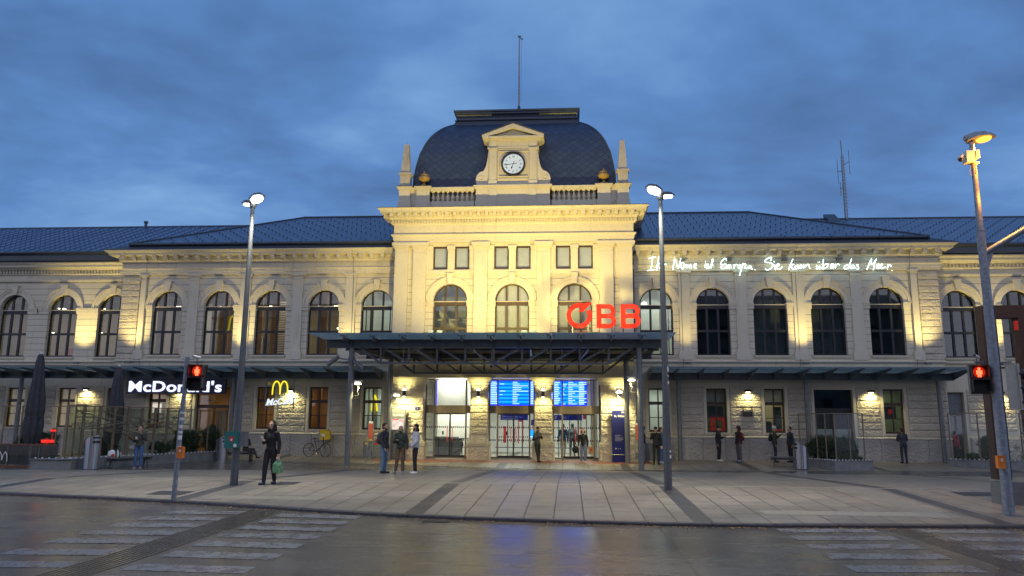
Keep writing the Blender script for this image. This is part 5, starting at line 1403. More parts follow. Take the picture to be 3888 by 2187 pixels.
# post mounted twin spotlights on the canopy posts
for x, y, z, s_, w in ((-6.97, -6.3, 3.35, 1, 'left front post'), (5.98, -6.3, 3.55, -1, 'right front post'), (-6.12, -2.1, 3.0, 1, 'left rear post'), (5.70, -2.1, 3.2, -1, 'right rear post')):
    p = thing('post_spotlight', 'lit spotlight with bent bracket clamped to the %s of the canopy' % w, 'spotlight', (x, y, z), group='spotlights on the canopy posts')
    MB().path([(s_*.12, 0, -.5), (s_*.42, -.05, -.42), (s_*.34, -.05, -.25), (s_*.42, -.05, -.08), (s_*.30, -.05, .06)], .022).box(s_*.12, s_*.5, -.08, .0, -.58, -.55).build('bracket', 'black', p)
    mb = MB()
    for k in range(5): mb.box(s_*.22+s_*k*.07-.012, s_*.22+s_*k*.07+.012, -.12, .05, .10, .24)
    mb.box(min(s_*.18, s_*.56), max(s_*.18, s_*.56), -.12, .05, .20, .235); mb.build('reflector', 'white', p)
    MB().ball((s_*.36, -.05, .09), .11, 12, 6, (1.5, .8, .45)).build('lamp_glass', 'lamp_warm', p)
    lamp('SPOT', (s_*.36, -.14, -.06), 430, (1, .86, .38), p, size=.08, spot=140, aim=(s_*1.5, 1.5 if y < -5 else .9, -2.6), blend=.8)
# facade uplighters standing on the string course between the arched windows
UP = [(-20.9, 90), (-14.85, 75), (-8.96, 62), (8.96, 34), (14.85, 75), (20.85, 90)]
for x, e_ in UP:
    u = thing('uplighter', 'small facade uplighter on the ledge at the foot of the %s pilaster' % {-20.9: 'corner left', -14.85: 'middle left', -8.96: 'inner left', 8.96: 'inner right', 14.85: 'middle right', 20.85: 'corner right'}[x], 'uplighter', (x, -.62, 4.80), group='facade uplighters')
    MB().box(-.14, .14, -.08, .08, 0, .10).bar((0, .06, .05), (0, .55, .12), .05, .05).build('housing', 'steel', u)
    lamp('SPOT', (0, -.80, .12), e_*9.5, (1, .78, .28), u, size=.10, spot=74, aim=(0, .62, 3.6), blend=1.0)
for x in (-24.5, 24.85):
    u = thing('uplighter', 'small facade uplighter on the ledge of the recessed %s wing' % ('left' if x < 0 else 'right'), 'uplighter', (x, .45, 4.85), group='facade uplighters')
    MB().box(-.14, .14, -.08, .08, 0, .10).build('housing', 'steel', u)
    lamp('SPOT', (0, -.80, .12), 950, (1, .78, .28), u, size=.10, spot=74, aim=(0, .55, 3.4), blend=1.0)

# ------------------------------------------------------------------ lettering and signs
def half(mb, xc, zc, r0, r1, a0, a1, y0, y1, n=24): ring(mb, xc, zc, r0, r1, y0, y1, a0, a1, n)
lg = thing('rooftop_letters', 'big glowing red railway company letters standing on the entrance canopy', 'sign', (0, -6.0, 5.75))
mb = MB(); c = (3.36, .81); ro, ri = .57, .375
half(mb, *c, ri, ro, R(98), R(267), -.09, .09); half(mb, *c, ri, ro, R(273), R(390), -.09, .09)
half(mb, *c, ri, ro, R(62), R(97.5), -.09, .09, 6)
mb.v = [v for v in mb.v]
mb.build('letter', 'sign_red', lg)
MB().prism([(3.33, .99), (3.53, .99), (3.92, 1.385), (3.62, 1.385)], -.14, .10).build('letter', 'sign_red', lg)
def bigB(x0, w, name):
    mb = MB(); z0, z1 = .24, 1.32; zm = (z0+z1)/2; t = .215
    mb.box(x0, x0+t, -.09, .09, z0, z1)
    ru = (z1-zm)/2+.045; rl = (zm-z0)/2+.055
    for zc, r in ((z1-ru, ru), (z0+rl, rl)):
        xe = x0+w-r-(.03 if zc > zm else 0)
        half(mb, xe, zc, r-t*.86, r, R(-90), R(90), -.089, .089, 20)
        mb.box(x0+t, xe, -.088, .088, zc+r-t*.86, zc+r) if zc > zm else mb.box(x0+t, xe, -.088, .088, zc-r, zc-r+t*.86)
    mb.box(x0+t, x0+w-.36, -.087, .087, zm-.08, zm+.10)
    mb.build('letter', 'sign_red', lg)
bigB(4.14, .87, 'b'); bigB(5.23, .87, 'b')
mb = MB()
for x in (3.05, 3.75, 4.25, 4.83, 5.33, 5.9): mb.tube((x, .05, .0), (x, .05, .5), .03)
mb.build('stand', 'steel_mid', lg)

ms = thing('restaurant_sign', 'long dark box sign with glowing white letters over the restaurant windows', 'sign', (-18.02, -.72, 3.17))
MB().box(-2.72, 2.72, 0, .16, 0, .80).build('panel', plain('sign_navy', (.012, .014, .05), .35), ms)
t_ = text_mb("McDonald's", .78, .03, .017, align='LEFT', spacing=1.05)
wx = max(v[0] for v in t_.v)-min(v[0] for v in t_.v); x_0 = min(v[0] for v in t_.v)
t_.v = [((a-x_0)*5.12/wx-2.60, b-.02, c_*1.0+.12) for a, b, c_ in t_.v]
t_.build('lettering', 'sign_white', ms)
ms = thing('arches_sign', 'glass panel sign with a glowing yellow double arch over white script', 'sign', (-12.0, -1.55, 2.42))
mb = MB()
for x in (-.76, .74): mb.box(x-.02, x+.02, -.02, .02, 0, 1.50)
mb.box(-.78, .76, -.02, .02, -.03, .0); mb.box(-.78, .76, -.02, .02, 1.5, 1.53); mb.bar((0, 0, 1.52), (0, 1.0, 1.9), .03, .03); mb.build('frame', 'steel_mid', ms)
MB().box(-.74, .72, -.006, .006, 0, 1.5).build('panel', 'glass_clear', ms)
MB().box(-.68, -.52, -.02, -.007, 1.20, 1.36).build('sticker', 'yellow', ms)
def arch_pts(xc, w, z0, h): return [(xc+w*math.cos(a)*(1), -.05, z0+h*math.sin(a)**.62 if math.sin(a) > 0 else z0) for a in [math.pi-math.pi*k/18 for k in range(19)]]
mb = MB(); mb.path(arch_pts(-.19, .20, .70, .68), .038, 8); mb.path(arch_pts(.21, .20, .70, .68), .038, 8); mb.build('arches_logo', 'sign_yellow', ms)
t_ = text_mb('McCafé', .47, .02, .010, shear=.35); move(t_, -.72, -.03, .20); t_.xf(Matrix.Rotation(R(-4), 4, 'Y')); t_.bar((-.72, -.03, .16), (-.15, -.03, .20), .03, .03); t_.build('lettering', emit('script_glow', (.8, .9, 1), 1.1), ms)

NEON = [[[7.12,10.39],[7.48,10.49]],[[7.32,10.42],[7.22,9.8]],[[7.03,9.73],[7.43,9.8]],[[7.64,10.5],[7.51,9.75]],[[7.55,9.94],[7.66,10.12],[7.73,10.14],[7.71,10.0],[7.67,9.84],[7.75,9.88]],[[7.79,10.08],[7.76,9.84]],[[7.78,9.96],[7.87,10.08],[8.04,10.06]],[[8.36,9.77],[8.48,10.39],[8.64,9.85],[8.79,10.39]],[[8.96,10.03],[8.92,10.14],[8.84,10.15],[8.78,9.99],[8.82,9.83],[8.91,9.85],[8.96,10.03],[8.99,9.89]],[[8.99,9.89],[9.03,10.03],[9.09,10.03],[9.09,9.87],[9.17,10.01],[9.22,9.87],[9.28,10.06],[9.32,9.83]],[[9.45,9.92],[9.59,10.01],[9.55,10.08],[9.47,10.02],[9.47,9.88],[9.52,9.84],[9.6,9.84]],[[10.07,10.22],[10.06,10.19]],[[10.07,10.12],[10.03,9.88]],[[10.22,10.06],[10.12,10.02],[10.21,9.92],[10.17,9.84],[10.08,9.86]],[[10.21,9.84],[10.31,9.94],[10.39,10.15],[10.42,10.31],[10.46,10.29],[10.41,10.11],[10.33,9.84]],[[10.31,10.0],[10.47,9.99]],[[11.14,10.22],[11.14,10.33],[11.05,10.35],[10.89,10.19],[10.86,10.05],[10.98,10.03],[11.11,10.07],[10.96,10.0],[10.85,9.89],[10.9,9.82],[11.03,9.83],[11.13,9.93]],[[11.17,10.01],[11.11,9.87],[11.16,9.83],[11.27,10.01],[11.24,9.86],[11.28,9.84],[11.35,10.02],[11.34,9.88],[11.39,9.86]],[[11.53,10.01],[11.51,9.83],[11.55,9.95],[11.63,10.04],[11.71,10.0]],[[11.85,10.01],[11.76,9.95],[11.75,9.83],[11.84,9.83],[11.9,9.94],[11.85,10.01]],[[12.0,10.1],[11.9,9.81],[11.79,9.44]],[[11.94,9.96],[12.06,10.06],[12.13,10.0],[12.06,9.84],[12.16,9.83]],[[12.41,9.92],[12.32,9.94],[12.24,9.88],[12.26,9.82],[12.35,9.84],[12.41,9.92],[12.41,9.82],[12.46,9.77]],[[12.58,9.75],[12.61,9.73]],[[13.41,10.21],[13.47,10.4],[13.26,10.33],[13.12,10.21],[13.18,10.13],[13.4,10.11],[13.53,9.99],[13.46,9.85],[13.29,9.74],[13.19,9.72],[13.12,9.79]],[[13.57,10.19],[13.6,10.14]],[[13.6,9.99],[13.64,9.72]],[[13.71,9.88],[13.84,9.97],[13.81,10.05],[13.72,9.99],[13.69,9.85],[13.78,9.77],[13.91,9.79],[13.99,9.91]],[[14.56,10.3],[14.43,10.04],[14.31,9.71]],[[14.36,9.85],[14.5,10.0],[14.6,10.01]],[[14.44,9.93],[14.49,9.79],[14.56,9.75],[14.64,9.83]],[[14.8,9.96],[14.67,9.92],[14.63,9.83],[14.68,9.77],[14.79,9.84],[14.82,9.96],[14.8,9.82],[14.87,9.8],[14.95,9.98],[14.96,9.82],[15.08,9.98],[15.07,9.82],[15.21,9.96],[15.29,10.01],[15.34,9.98],[15.39,9.78]],[[15.82,10.13],[15.82,10.1]],[[15.9,10.14],[15.89,10.11]],[[15.76,9.97],[15.72,9.78],[15.78,9.76],[15.9,9.91],[15.87,9.78],[15.93,9.78]],[[16.1,10.28],[16.07,10.01],[16.01,9.77]],[[16.03,9.83],[16.13,9.97],[16.27,10.03],[16.32,9.97],[16.25,9.85],[16.1,9.78],[16.03,9.77]],[[16.46,9.89],[16.6,9.96],[16.55,10.02],[16.47,9.97],[16.44,9.83],[16.53,9.8],[16.63,9.85]],[[16.69,10.01],[16.68,9.79]],[[16.68,9.89],[16.75,9.97],[16.82,10.02],[16.91,9.96]],[[17.32,9.98],[17.17,9.9],[17.12,9.79],[17.21,9.75],[17.35,9.86],[17.53,10.29]],[[17.42,10.0],[17.34,9.77]],[[17.61,9.94],[17.5,9.92],[17.45,9.8],[17.53,9.78],[17.63,9.9],[17.61,9.8],[17.7,9.82]],[[17.86,9.98],[17.76,9.94],[17.85,9.84],[17.82,9.74],[17.75,9.75]],[[18.25,9.7],[18.4,10.03],[18.53,10.27],[18.49,10.01],[18.6,10.03],[18.77,10.26],[18.66,10.03],[18.58,9.68]],[[18.75,9.85],[18.88,9.94],[18.85,9.99],[18.76,9.89],[18.79,9.78],[18.88,9.77],[18.94,9.85],[19.05,9.94],[19.02,9.99],[18.94,9.89],[18.97,9.77],[19.1,9.79],[19.21,9.85]],[[19.33,9.96],[19.28,9.73]],[[19.29,9.81],[19.37,9.93],[19.42,9.96],[19.49,9.87]],[[19.5,9.66],[19.53,9.64]]]
ns = thing('neon_writing', 'white neon handwriting running along the cornice of the right wing', 'sign', (0, -.42, 0))
mb = MB()
for st in NEON:
    # round the corners of each stroke a little
    pts = [Vector((x, 0, z)) for x, z in st]
    if len(pts) > 2:
        q = [pts[0]]
        for i in range(len(pts)-1):
            a = pts[max(i-1, 0)]; b = pts[i]; c_ = pts[i+1]; d = pts[min(i+2, len(pts)-1)]
            for k in (1, 2, 3):
                t = k/3; q.append(.5*((2*b)+(-a+c_)*t+(2*a-5*b+4*c_-d)*t*t+(-a+3*b-3*c_+d)*t**3))
        pts = q
    mb.path([tuple(p) for p in pts], .015, 6)
mb.build('tube_lettering', 'neon', ns)
mb = MB()
for x in (8.9, 11.3, 14.2, 17.0): mb.box(x-.15, x+.12, .05, .36, 10.28, 10.38)
for x in (10.6, 12.6, 14.6, 16.2, 18.3): mb.tube((x, .02, 9.85), (x, .02, 10.2), .010)
mb.tube((7.5, .08, 10.18), (19.4, .08, 10.18), .010, n=5); mb.build('transformer_box', 'steel_mid', ns)

def stele(x, y, mat, h, w, label, lit):
    z = gz(y); s = thing('information_stele', label, 'sign', (x, y, z))
    MB().box(-w/2, w/2, 0, .16, .0, h).build('panel', mat, s)
    MB().tube((-w/2-.06, -.06, .36), (w/2+.06, -.06, .36), .022).tube((-w/2, -.06, .36), (-w/2, .05, .36), .02).tube((w/2, -.06, .36), (w/2, .05, .36), .02).build('bumper_rail', 'steel_mid', s)
    t_ = text_mb('St. Pölten', .145, .004, .003); move(t_, -w/2+.10, -.004, h-.33); t_.build('lettering', 'white', s)
    if lit:
        p = MB(); p.box(-w/2+.06, .28-.24, -.012, 0, h-1.0, h-.46); p.box(.05, w/2-.08, -.012, 0, h-1.0, h-.46); p.build('lit_timetable', 'poster_lit', s)
        p = MB(); p.box(-w/2+.07, .03, -.016, -.013, h-.53, h-.48); p.box(.06, w/2-.1, -.016, -.013, h-.58, h-.55)
        for k in range(6): p.box(-w/2+.09, .0, -.016, -.013, h-.95+k*.06, h-.945+k*.06)
        p.build('timetable_heading', 'red', s)
        lamp('AREA', (0, -.05, h-.7), 3, (1, .85, .7), s, size=.5, aim=(0, -5, h-1.2))
    else:
        p = MB()
        for k, (l_, z_) in enumerate(((.30, 1.30), (.22, 1.25), (.40, 1.18), (.36, 1.14), (.40, 1.10), (.34, 1.06), (.30, 1.02))): p.box(-w/2+.14, -w/2+.14+l_, -.004, 0, z_, z_+.012)
        p.prism(arc(-w/2+.17, .66, .04, 0, 6.283, 14)[:-1], -.005, 0)
        for a_ in (.26, .36): p.box(-w/2+a_, -w/2+a_+.05, -.004, 0, .645, .665)
        for q in (.10, .07): p.box(w/2-.22, w/2-.08, -.004, 0, h-q-.02, h-q)
        p.build('small_print', 'back_panel', s)
stele(-5.73, -1.75, 'greymetal', 2.50, .73, 'tall grey information board with lit timetables left of the doors', True)
stele(5.33, -1.75, 'blue', 2.52, .68, 'tall deep blue information board right of the doors', False)
n1_ = thing('house_number', 'small blue enamel house number plate on the left end pier', 'sign', (-4.83, -1.455, 2.46)); MB().box(-.11, .11, -.012, 0, -.08, .08).build('plate', 'blue', n1_); t_ = text_mb('1', .12, .004, align='CENTER'); move(t_, 0, -.016, -.045); t_.build('lettering', 'white', n1_)
n1_ = thing('wall_board', 'small dark framed notice board on the wall under the right wing lamp', 'sign', (11.95, -.10, 2.42)); MB().box(-.24, .24, -.05, .0, -.22, -.0).box(-.24, -.20, -.05, 0, .0, .22).box(.20, .24, -.05, 0, .0, .22).box(-.24, .24, -.05, 0, .18, .22).build('frame', 'frame', n1_)

# ------------------------------------------------------------------ street lamps
def streetlamp(x, y, h, rz, label, pole_mat='steel', heads='two'):
    z = gz(y); s = thing('street_lamp', label, 'street lamp', (x, y, z), rz, group='tall plaza lamps')
    mb = MB(); mb.tube((0, 0, 0), (0, 0, 1.6), .105, .10, n=18); mb.tube((0, 0, 1.6), (0, 0, h), .098, .052, n=18); mb.build('pole', pole_mat, s)
    for sd in (1, -1):
        hd = MB(); a = sd
        pts = [(0.02, -.10), (.25, -.20), (.55, -.17), (.68, 0), (.55, .17), (.25, .20), (.02, .10)]
        hd.prismz([(a*p, q) for p, q in pts][::a], .02, .07); hd.prismz([(a*(p*.85+.02), q*.8) for p, q in pts][::a], .07, .115)
        HM = Matrix.Translation((0, 0, h)) @ Matrix.Rotation(-R(10)*a, 4, 'Y'); hd.xf(HM)
        o = hd.build('lamp_head', 'greymetal', s)
        g_ = MB(); g_.prismz([(a*(.36+.24*math.cos(t*.524)), .15*math.sin(t*.524)) for t in range(12)][::a], -.02, .019)
        g_.xf(HM); g_.build('lamp_glass', 'lamp_white', o)
        L = lamp('SPOT', (a*.45, 0, h-.06), 1000, (1, .92, .72), s, size=.15, spot=135, blend=.8, aim=(a*2.6, 0, 0))
    MB().lathe([(.07, -.12), (.10, -.05), (.10, .03), (.06, .08)], (0, 0, h), 12).build('lamp_joint', 'greymetal', s)
    return s
s1 = streetlamp(-6.12, -20.1, 7.80, R(-50), 'tall dark lamp post with a green sticker box, left of the woman')
s2 = streetlamp(5.44, -20.0, 7.90, R(55), 'tall dark lamp post with small stickers, right of the entrance')
jb = thing('junction_box', 'teal stickered box strapped to the left lamp post', 'box', (-6.12, -20.1, .98+gz(-20.1)))
MB().box(-.24, .14, -.24, -.105, -.02, .42).build('casing', 'teal', jb); MB().box(.141, .32, -.20, .02, .02, .41).build('side_box', 'greymetal', jb)
mb = MB(); mb.prism([(-.12, .20), (-.05, .12), (.04, .22), (.0, .30), (-.05, .27), (-.10, .30)], -.243, -.2405); mb.build('red_sticker', 'red', jb)
mb = MB(); mb.prism(arc(.06, .05, .05, 0, 6.283, 14)[:-1], -.243, -.2405); mb.box(-.075, -.02, -.2445, -.2432, .17, .23); mb.build('white_sticker', 'white', jb)
for z, w, h, q in ((3.05, .10, .13, 0), (2.92, .06, .03, 0), (2.72, .08, .08, 1), (.95, .05, .05, 1), (.80, .06, .08, 1)):
    mb = MB(); mb.tube((0, 0, z), (0, 0, z+h), .1035-.0065*z*.6+.004, n=18, caps=False); mb.f = mb.f[10:15]; 
    mb.build('sticker', 'white', s2)

# the big signal mast at the right edge
pm = thing('signal_mast', 'thick galvanised signal mast with an orange street light and side arm', 'signal mast', (11.93, -23.7, gz(-23.7)))
mb = MB(); mb.tube((0, 0, 0), (0, 0, 4.3), .108, .095, n=20); mb.tube((0, 0, 4.3), (0, 0, 6.03), .093, .086, n=20); mb.build('pole', 'galv', pm)
MB().tube((0, 0, 6.03), (0, 0, 6.06), .095, n=16).tube((0, 0, 6.05), (0, 0, 8.08), .068, .05, n=16).build('upper_pole', 'galv', pm)
MB().tube((.02, 0, 5.53), (2.6, -.8, 7.1), .065, .075, n=14).tube((1.18, -.37, 6.25), (1.24, -.385, 6.285), .09, n=14).prism([(.08, 5.2), (.25, 5.62), (.1, 5.5)], -.02, .0).build('arm', 'galv', pm)
hd = MB(); hd.prismz([(-.10, -.07), (.10, -.17), (.38, -.14), (.56, 0), (.38, .14), (.10, .17), (-.10, .07)], 0, .06); hd.prismz([(-.12, -.05), (.08, -.13), (.34, -.10), (.34, .10), (.08, .13), (-.12, .05)], .06, .14)
HM = Matrix.Translation((.0, 0, 8.12)) @ Matrix.Rotation(R(-9), 4, 'Y') @ Matrix.Rotation(R(-16), 4, 'X'); hd.xf(HM); hd = hd.build('lamp_head', 'galv', pm)
g_ = MB(); g_.lathe([(.05, -.05), (.105, -.035), (.12, -.003)], n=16).xf(Matrix.Scale(1.45, 4, (1, 0, 0))).xf(Matrix.Translation((.27, 0, 0))).xf(HM); g_.build('lamp_glass', 'lamp_sodium', hd)
lamp('SPOT', (.28, 0, 8.02), 420, (1, .50, .08), pm, size=.12, spot=160, blend=.5, aim=(.1, 0, 0)); lamp('POINT', (.14, -.30, 7.5), 55, (1, .36, .02), pm, size=.08); lamp('POINT', (.14, -.30, 6.8), 25, (1, .36, .02), pm, size=.08)  # the two point lights are added to tint the upper pole orange
c = thing('camera_box', 'yellow lit white box with a ball camera high on the signal mast', 'camera', (11.93, -23.7, 7.62))
MB().box(-.19, -.02, -.12, .10, -.16, .10).box(.03, .10, -.10, .08, -.06, .12).box(-.03, .08, -.08, .08, -.19, -.15).build('casing', 'white', c); MB().ball((-.30, -.04, -.05), .065, 12, 8).tube((-.28, -.04, -.0), (-.17, -.04, .03), .045).build('ball_camera', 'white', c); MB().ball((-.30, -.06, -.085), .055, 12, 8).build('lens', 'black', c)
MB().path([(-.06, 0, -.17), (-.10, 0, -.35), (-.02, 0, -.60), (.0, -.07, -.4), (.0, -.06, -.2)], .006, 4).build('cable', 'black', c)

def pedsignal(x, y, z, rz, label, lit=True, sc=1.0):
    s = thing('pedestrian_signal', label, 'traffic light', (x, y, z), rz, group='pedestrian signals')
    mb = MB(); mb.box(-.17, .17, .0, .14, 0, .30); mb.box(-.17, .17, .0, .14, .305, .60); mb.box(-.19, .19, .141, .16, -.01, .61)
    for zz in (.02, .32):                                     # hoods
        mb.box(-.165, -.15, -.17, 0, zz+.02, zz+.26); mb.box(.15, .165, -.17, 0, zz+.02, zz+.26); mb.box(-.165, .165, -.17, 0, zz+.2601, zz+.275)
    mb.build('housing', 'black', s)
    mb = MB(); mb.box(-.19, -.172, .0, .14, -.01, .61); mb.build('edge_strip', 'greymetal', s)
    m = MB(); m.ball((0, -.01, .52), .028, 10, 6, (1, .3, 1)); m.box(-.035, .035, -.02, -.005, .42, .49); m.box(-.055, -.036, -.02, -.005, .40, .485); m.box(.036, .055, -.02, -.005, .40, .485); m.box(-.032, -.004, -.02, -.005, .345, .42); m.box(.004, .032, -.02, -.005, .345, .42)
    m.build('red_man', 'sig_core', s)
    m = MB(); m.prism(arc(0, .45, .115, 0, 6.283, 24)[:-1], -.004, -.001); m.build('lens', emit('lens_glow_red', (1, .03, .01), .55), s)
    lamp('POINT', (0, -.08, .45), 1.6, (1, .06, .02), s, size=.05)
    k = MB(); k.box(-.04, .12, .02, .06, .64, .66); k.tube((-.02, .04, .60), (-.02, .04, .66), .01); k.build('bracket', 'greymetal', s)
    return s
# left signal pole
sp_ = thing('signal_pole', 'slim grey pole covered with stickers at the left kerb', 'pole', (-6.18, -23.2, gz(-23.2)))
MB().tube((0, 0, 0), (.06, 0, 3.27), .055, n=14).build('pole', 'galv', sp_)
mb = MB()
for z, h in ((1.35, .10), (1.62, .07), (1.50, .05), (1.8, .06), (1.95, .04), (1.15, .05)):
    q = MB(); q.tube((z*.06/3.27, 0, z), ((z+h)*.06/3.27, 0, z+h), .0565, n=14, caps=False); q.f = q.f[8:12]; mb.add(q.v, q.f)
mb.build('sticker', 'white', sp_)
pedsignal(-5.86, -23.2, 2.38, R(8), 'pedestrian signal showing a red man on the left kerb pole')
pedsignal(11.60, -23.72, 2.36, R(-14), 'pedestrian signal showing a red man on the thick right mast')
def small_cam(x, y, z, label):
    c = thing('detector_camera', label, 'camera', (x, y, z), group='detector cameras over the signals'); MB().tube((-.06, -.07, .03), (.06, .03, .0), .032, n=10).build('housing', 'white', c); MB().tube((0, 0, 0), (0, 0, -.10), .012).box(-.05, .14, -.02, .02, -.12, -.09).build('bracket', 'greymetal', c); MB().tube((-.075, -.082, .033), (-.058, -.068, .03), .026, n=10).build('lens', 'black', c)
small_cam(-5.88, -23.2, 3.14, 'small detector camera above the left pedestrian signal'); small_cam(11.58, -23.7, 3.13, 'small detector camera above the right pedestrian signal')
for x, y, z, w in ((-6.06, -23.26, .82, 'left signal pole'), (11.80, -23.82, .82, 'thick right mast')):
    b = thing('push_button', 'orange push button box on the %s' % w, 'button box', (x, y, z), group='crossing push buttons')
    MB().box(-.075, .065, -.06, .05, 0, .24).box(-.08, .07, -.065, .05, .24, .255).build('casing', 'orange', b); MB().box(-.02, .02, -.064, -.0605, .14, .20).build('button', 'white', b)
ts = thing('traffic_signal', 'vehicle signal seen from the side and back on the thick right mast', 'traffic light', (12.27, -23.7, 2.04))
MB().box(-.12, .10, -.02, .0, 0, .93).box(.10, .14, -.06, .26, -.02, .95).build('backboard', plain('signal_back', (.42, .42, .38), .5), ts)
mb = MB()
for k in range(3): mb.tube((.14, .05, .14+k*.3), (.36, .0, .13+k*.3), .115, .105, n=16, caps=False); mb.box(.141, .17, -.05, .2, .02+k*.3, .28+k*.3)
mb.build('hood', 'black', ts); MB().tube((-.30, .0, .97), (0.02, 0, .99), .018).build('bracket', 'greymetal', ts); MB().ball((.15, .03, .74), .04, 8, 6).build('lens', 'led', ts)
sgn = MB().box(.20, .32, -.14, -.12, .12, .20); sgn.build('number_plate', 'white', ts)

# the tall brown frame at the right edge
tf = thing('totem_frame', 'tall brown clad portal frame cut by the right picture edge', 'frame', (12.65, -22.0, gz(-22)))
MB().box(0, .32, 0, .30, .55, 4.28).box(0, 4.2, 0, .30, 4.281, 4.58).box(.82, 1.10, 0, .3, .55, 4.28).build('frame', 'totem', tf)
MB().box(.0, 4.2, -.06, .36, .0, .50).build('plinth', 'greymetal', tf)
MB().box(.70, .80, -.012, -.002, 3.98, 4.2).build('red_sticker', 'red', tf)

# ------------------------------------------------------------------ planters, screens, shrubs
def planter(pts, ztop, label, group='concrete planters'):
    s = thing('planter', label, 'planter', (0, 0, 0), group=group)
    mb = MB(); n = len(pts)
    mb.prismz(pts, -.5, ztop-.03); 
    P = [Vector(p) for p in pts]; c = sum(P, Vector((0, 0)))/n
    mb.prismz([tuple(c+(p-c)*1.012) for p in P], ztop-.029, ztop); mb.build('trough', 'concrete', s)
    return s
def knobs(s, path, zt, step):
    mb = MB(); P = [Vector(p) for p in path]
    for a, b in zip(P, P[1:]):
        L = (b-a).length; k = 0
        while k*step < L:
            p = a+(b-a)*(k*step/L); mb.ball((p.x, p.y, zt+.025), .033, 10, 6, (1, 1, .8)); k += 1
    return mb.build('white_knobs', 'white', s)
def screen(path, z0, z1, step, label, infill=None, top='bronze', pw=.05):
    s = thing('fence_screen', label, 'fence', (path[0][0], path[0][1], z0), group='post and rail screens on the planters')
    o = Vector((path[0][0], path[0][1], z0)); P = [Vector(p) for p in path]
    posts = []
    for i, (a, b) in enumerate(zip(P, P[1:])):
        n = max(1, int(round((b-a).length/step)))
        for k in range(n+(1 if i == len(P)-2 else 0)): posts.append(a+(b-a)*k/n)
    for p in posts:
        MB().box(p.x-o.x-pw/2, p.x-o.x+pw/2, p.y-o.y-pw/2, p.y-o.y+pw/2, 0, z1-z0).build('post', top, s)
    mb = MB()
    for a, b in zip(P, P[1:]): mb.bar((a.x-o.x, a.y-o.y, z1-z0+.02), (b.x-o.x, b.y-o.y, z1-z0+.02), .07, .045)
    mb.build('rail', top, s)
    if infill:
        for a, b in zip(P, P[1:]):
            d = (b-a).normalized(); nn = Vector((-d.y, d.x))*.004; q = [a-nn, b-nn, b+nn, a+nn]
            MB().prismz([(p.x-o.x, p.y-o.y) for p in q], .06, z1-z0-.03).build('glass_panel', infill, s)
    return s
leafvar = {}
def bush(x, y, z, rx, ry, h, label, n=1500, seed=0, lf=.034, group='evergreen shrubs in the planters', name='shrub'):
    r = random.Random(seed); s = thing(name, label, 'shrub', (x, y, z), group=group)
    mb = MB()
    for k in range(7):
        a = r.uniform(0, 6.28); mb.tube((0, 0, 0), (rx*.5*math.cos(a), ry*.5*math.sin(a), h*r.uniform(.5, .8)), .015, .006, n=5)
    mb.build('stem', 'leafstem', s)
    mb = MB()
    for k in range(int(n*1.6)):                                # dense outer shell of a lumpy, clipped crown
        d = Vector((r.gauss(0, 1), r.gauss(0, 1), r.gauss(0, 1))).normalized()
        q = 1/max(abs(d.x)**3+abs(d.y)**3+abs(d.z)**3, .2)**(1/3.0)
        lump = .84+.22*noise.noise(Vector((d.x*2.3+seed, d.y*2.3, d.z*2.3)))+.10*noise.noise(Vector((d.x*6, d.y*6+seed, d.z*6)))
        p = Vector((d.x*rx*q*lump, d.y*ry*q*lump, h*.5+d.z*h*.5*q*lump))*1.0; p.x *= r.uniform(.80, 1.03); p.y *= r.uniform(.80, 1.03)
        if p.z < .02: continue
        u = (d*.5+Vector((r.gauss(0, .7), r.gauss(0, .7), .5+r.gauss(0, .6)))).normalized(); v = u.orthogonal().normalized(); v = (Matrix.Rotation(r.uniform(0, 6.28), 3, u) @ v); l_ = lf*r.uniform(.8, 1.6)
        mb.add([p-u*l_, p+v*l_*.45, p+u*l_, p-v*l_*.45], [(0, 1, 2, 3)])
    cl = [(r.gauss(0, .42)*rx, r.gauss(0, .42)*ry, h*r.uniform(.18, .95), r.uniform(.10, .22)) for _ in range(64)]
    for k in range(int(n*2.4)):
        c = r.choice(cl); d = Vector((r.gauss(0, 1), r.gauss(0, 1), r.gauss(0, 1))).normalized()*c[3]*r.uniform(.3, 1.1)
        p = Vector((c[0], c[1], c[2]))+d
        if p.z < .03: continue
        u = Vector((r.gauss(0, 1), r.gauss(0, 1), r.gauss(0, .8))).normalized(); v = u.orthogonal().normalized(); l_ = lf*r.uniform(.6, 1.4)
        mb.add([p-u*l_, p+v*l_*.35, p+u*l_, p-v*l_*.35], [(0, 1, 2, 3)])
    mb.build('foliage', 'leaf', s, recalc=False)
    return s
# right planter by the queue
pr_ = [(13.75, -1.9), (14.75, -4.42), (16.62, -3.85), (16.0, -1.6)]
p = planter(pr_, .19, 'wedge shaped grey planter with screens in front of the right side door')
knobs(p, [(13.9, -2.05), (14.82, -4.28), (16.5, -3.80)], .19, .17)
screen([(13.95, -1.95), (14.9, -4.15), (16.3, -3.75)], .19, 2.27, .62, 'see-through post and rail screen on the right wedge planter', 'glass_clear')
bush(14.9, -2.6, .12, .85, .6, 1.15, 'dark bushy shrub at the left end of the right wedge planter', 3600, 1)
bush(15.75, -2.9, .12, .55, .5, 1.10, 'taller dark shrub at the right end of the right wedge planter', 2600, 2)
bush(15.6, -3.7, .12, .7, .2, .26, 'low reddish ground plants along the front of the right wedge planter', 700, 3, .03)
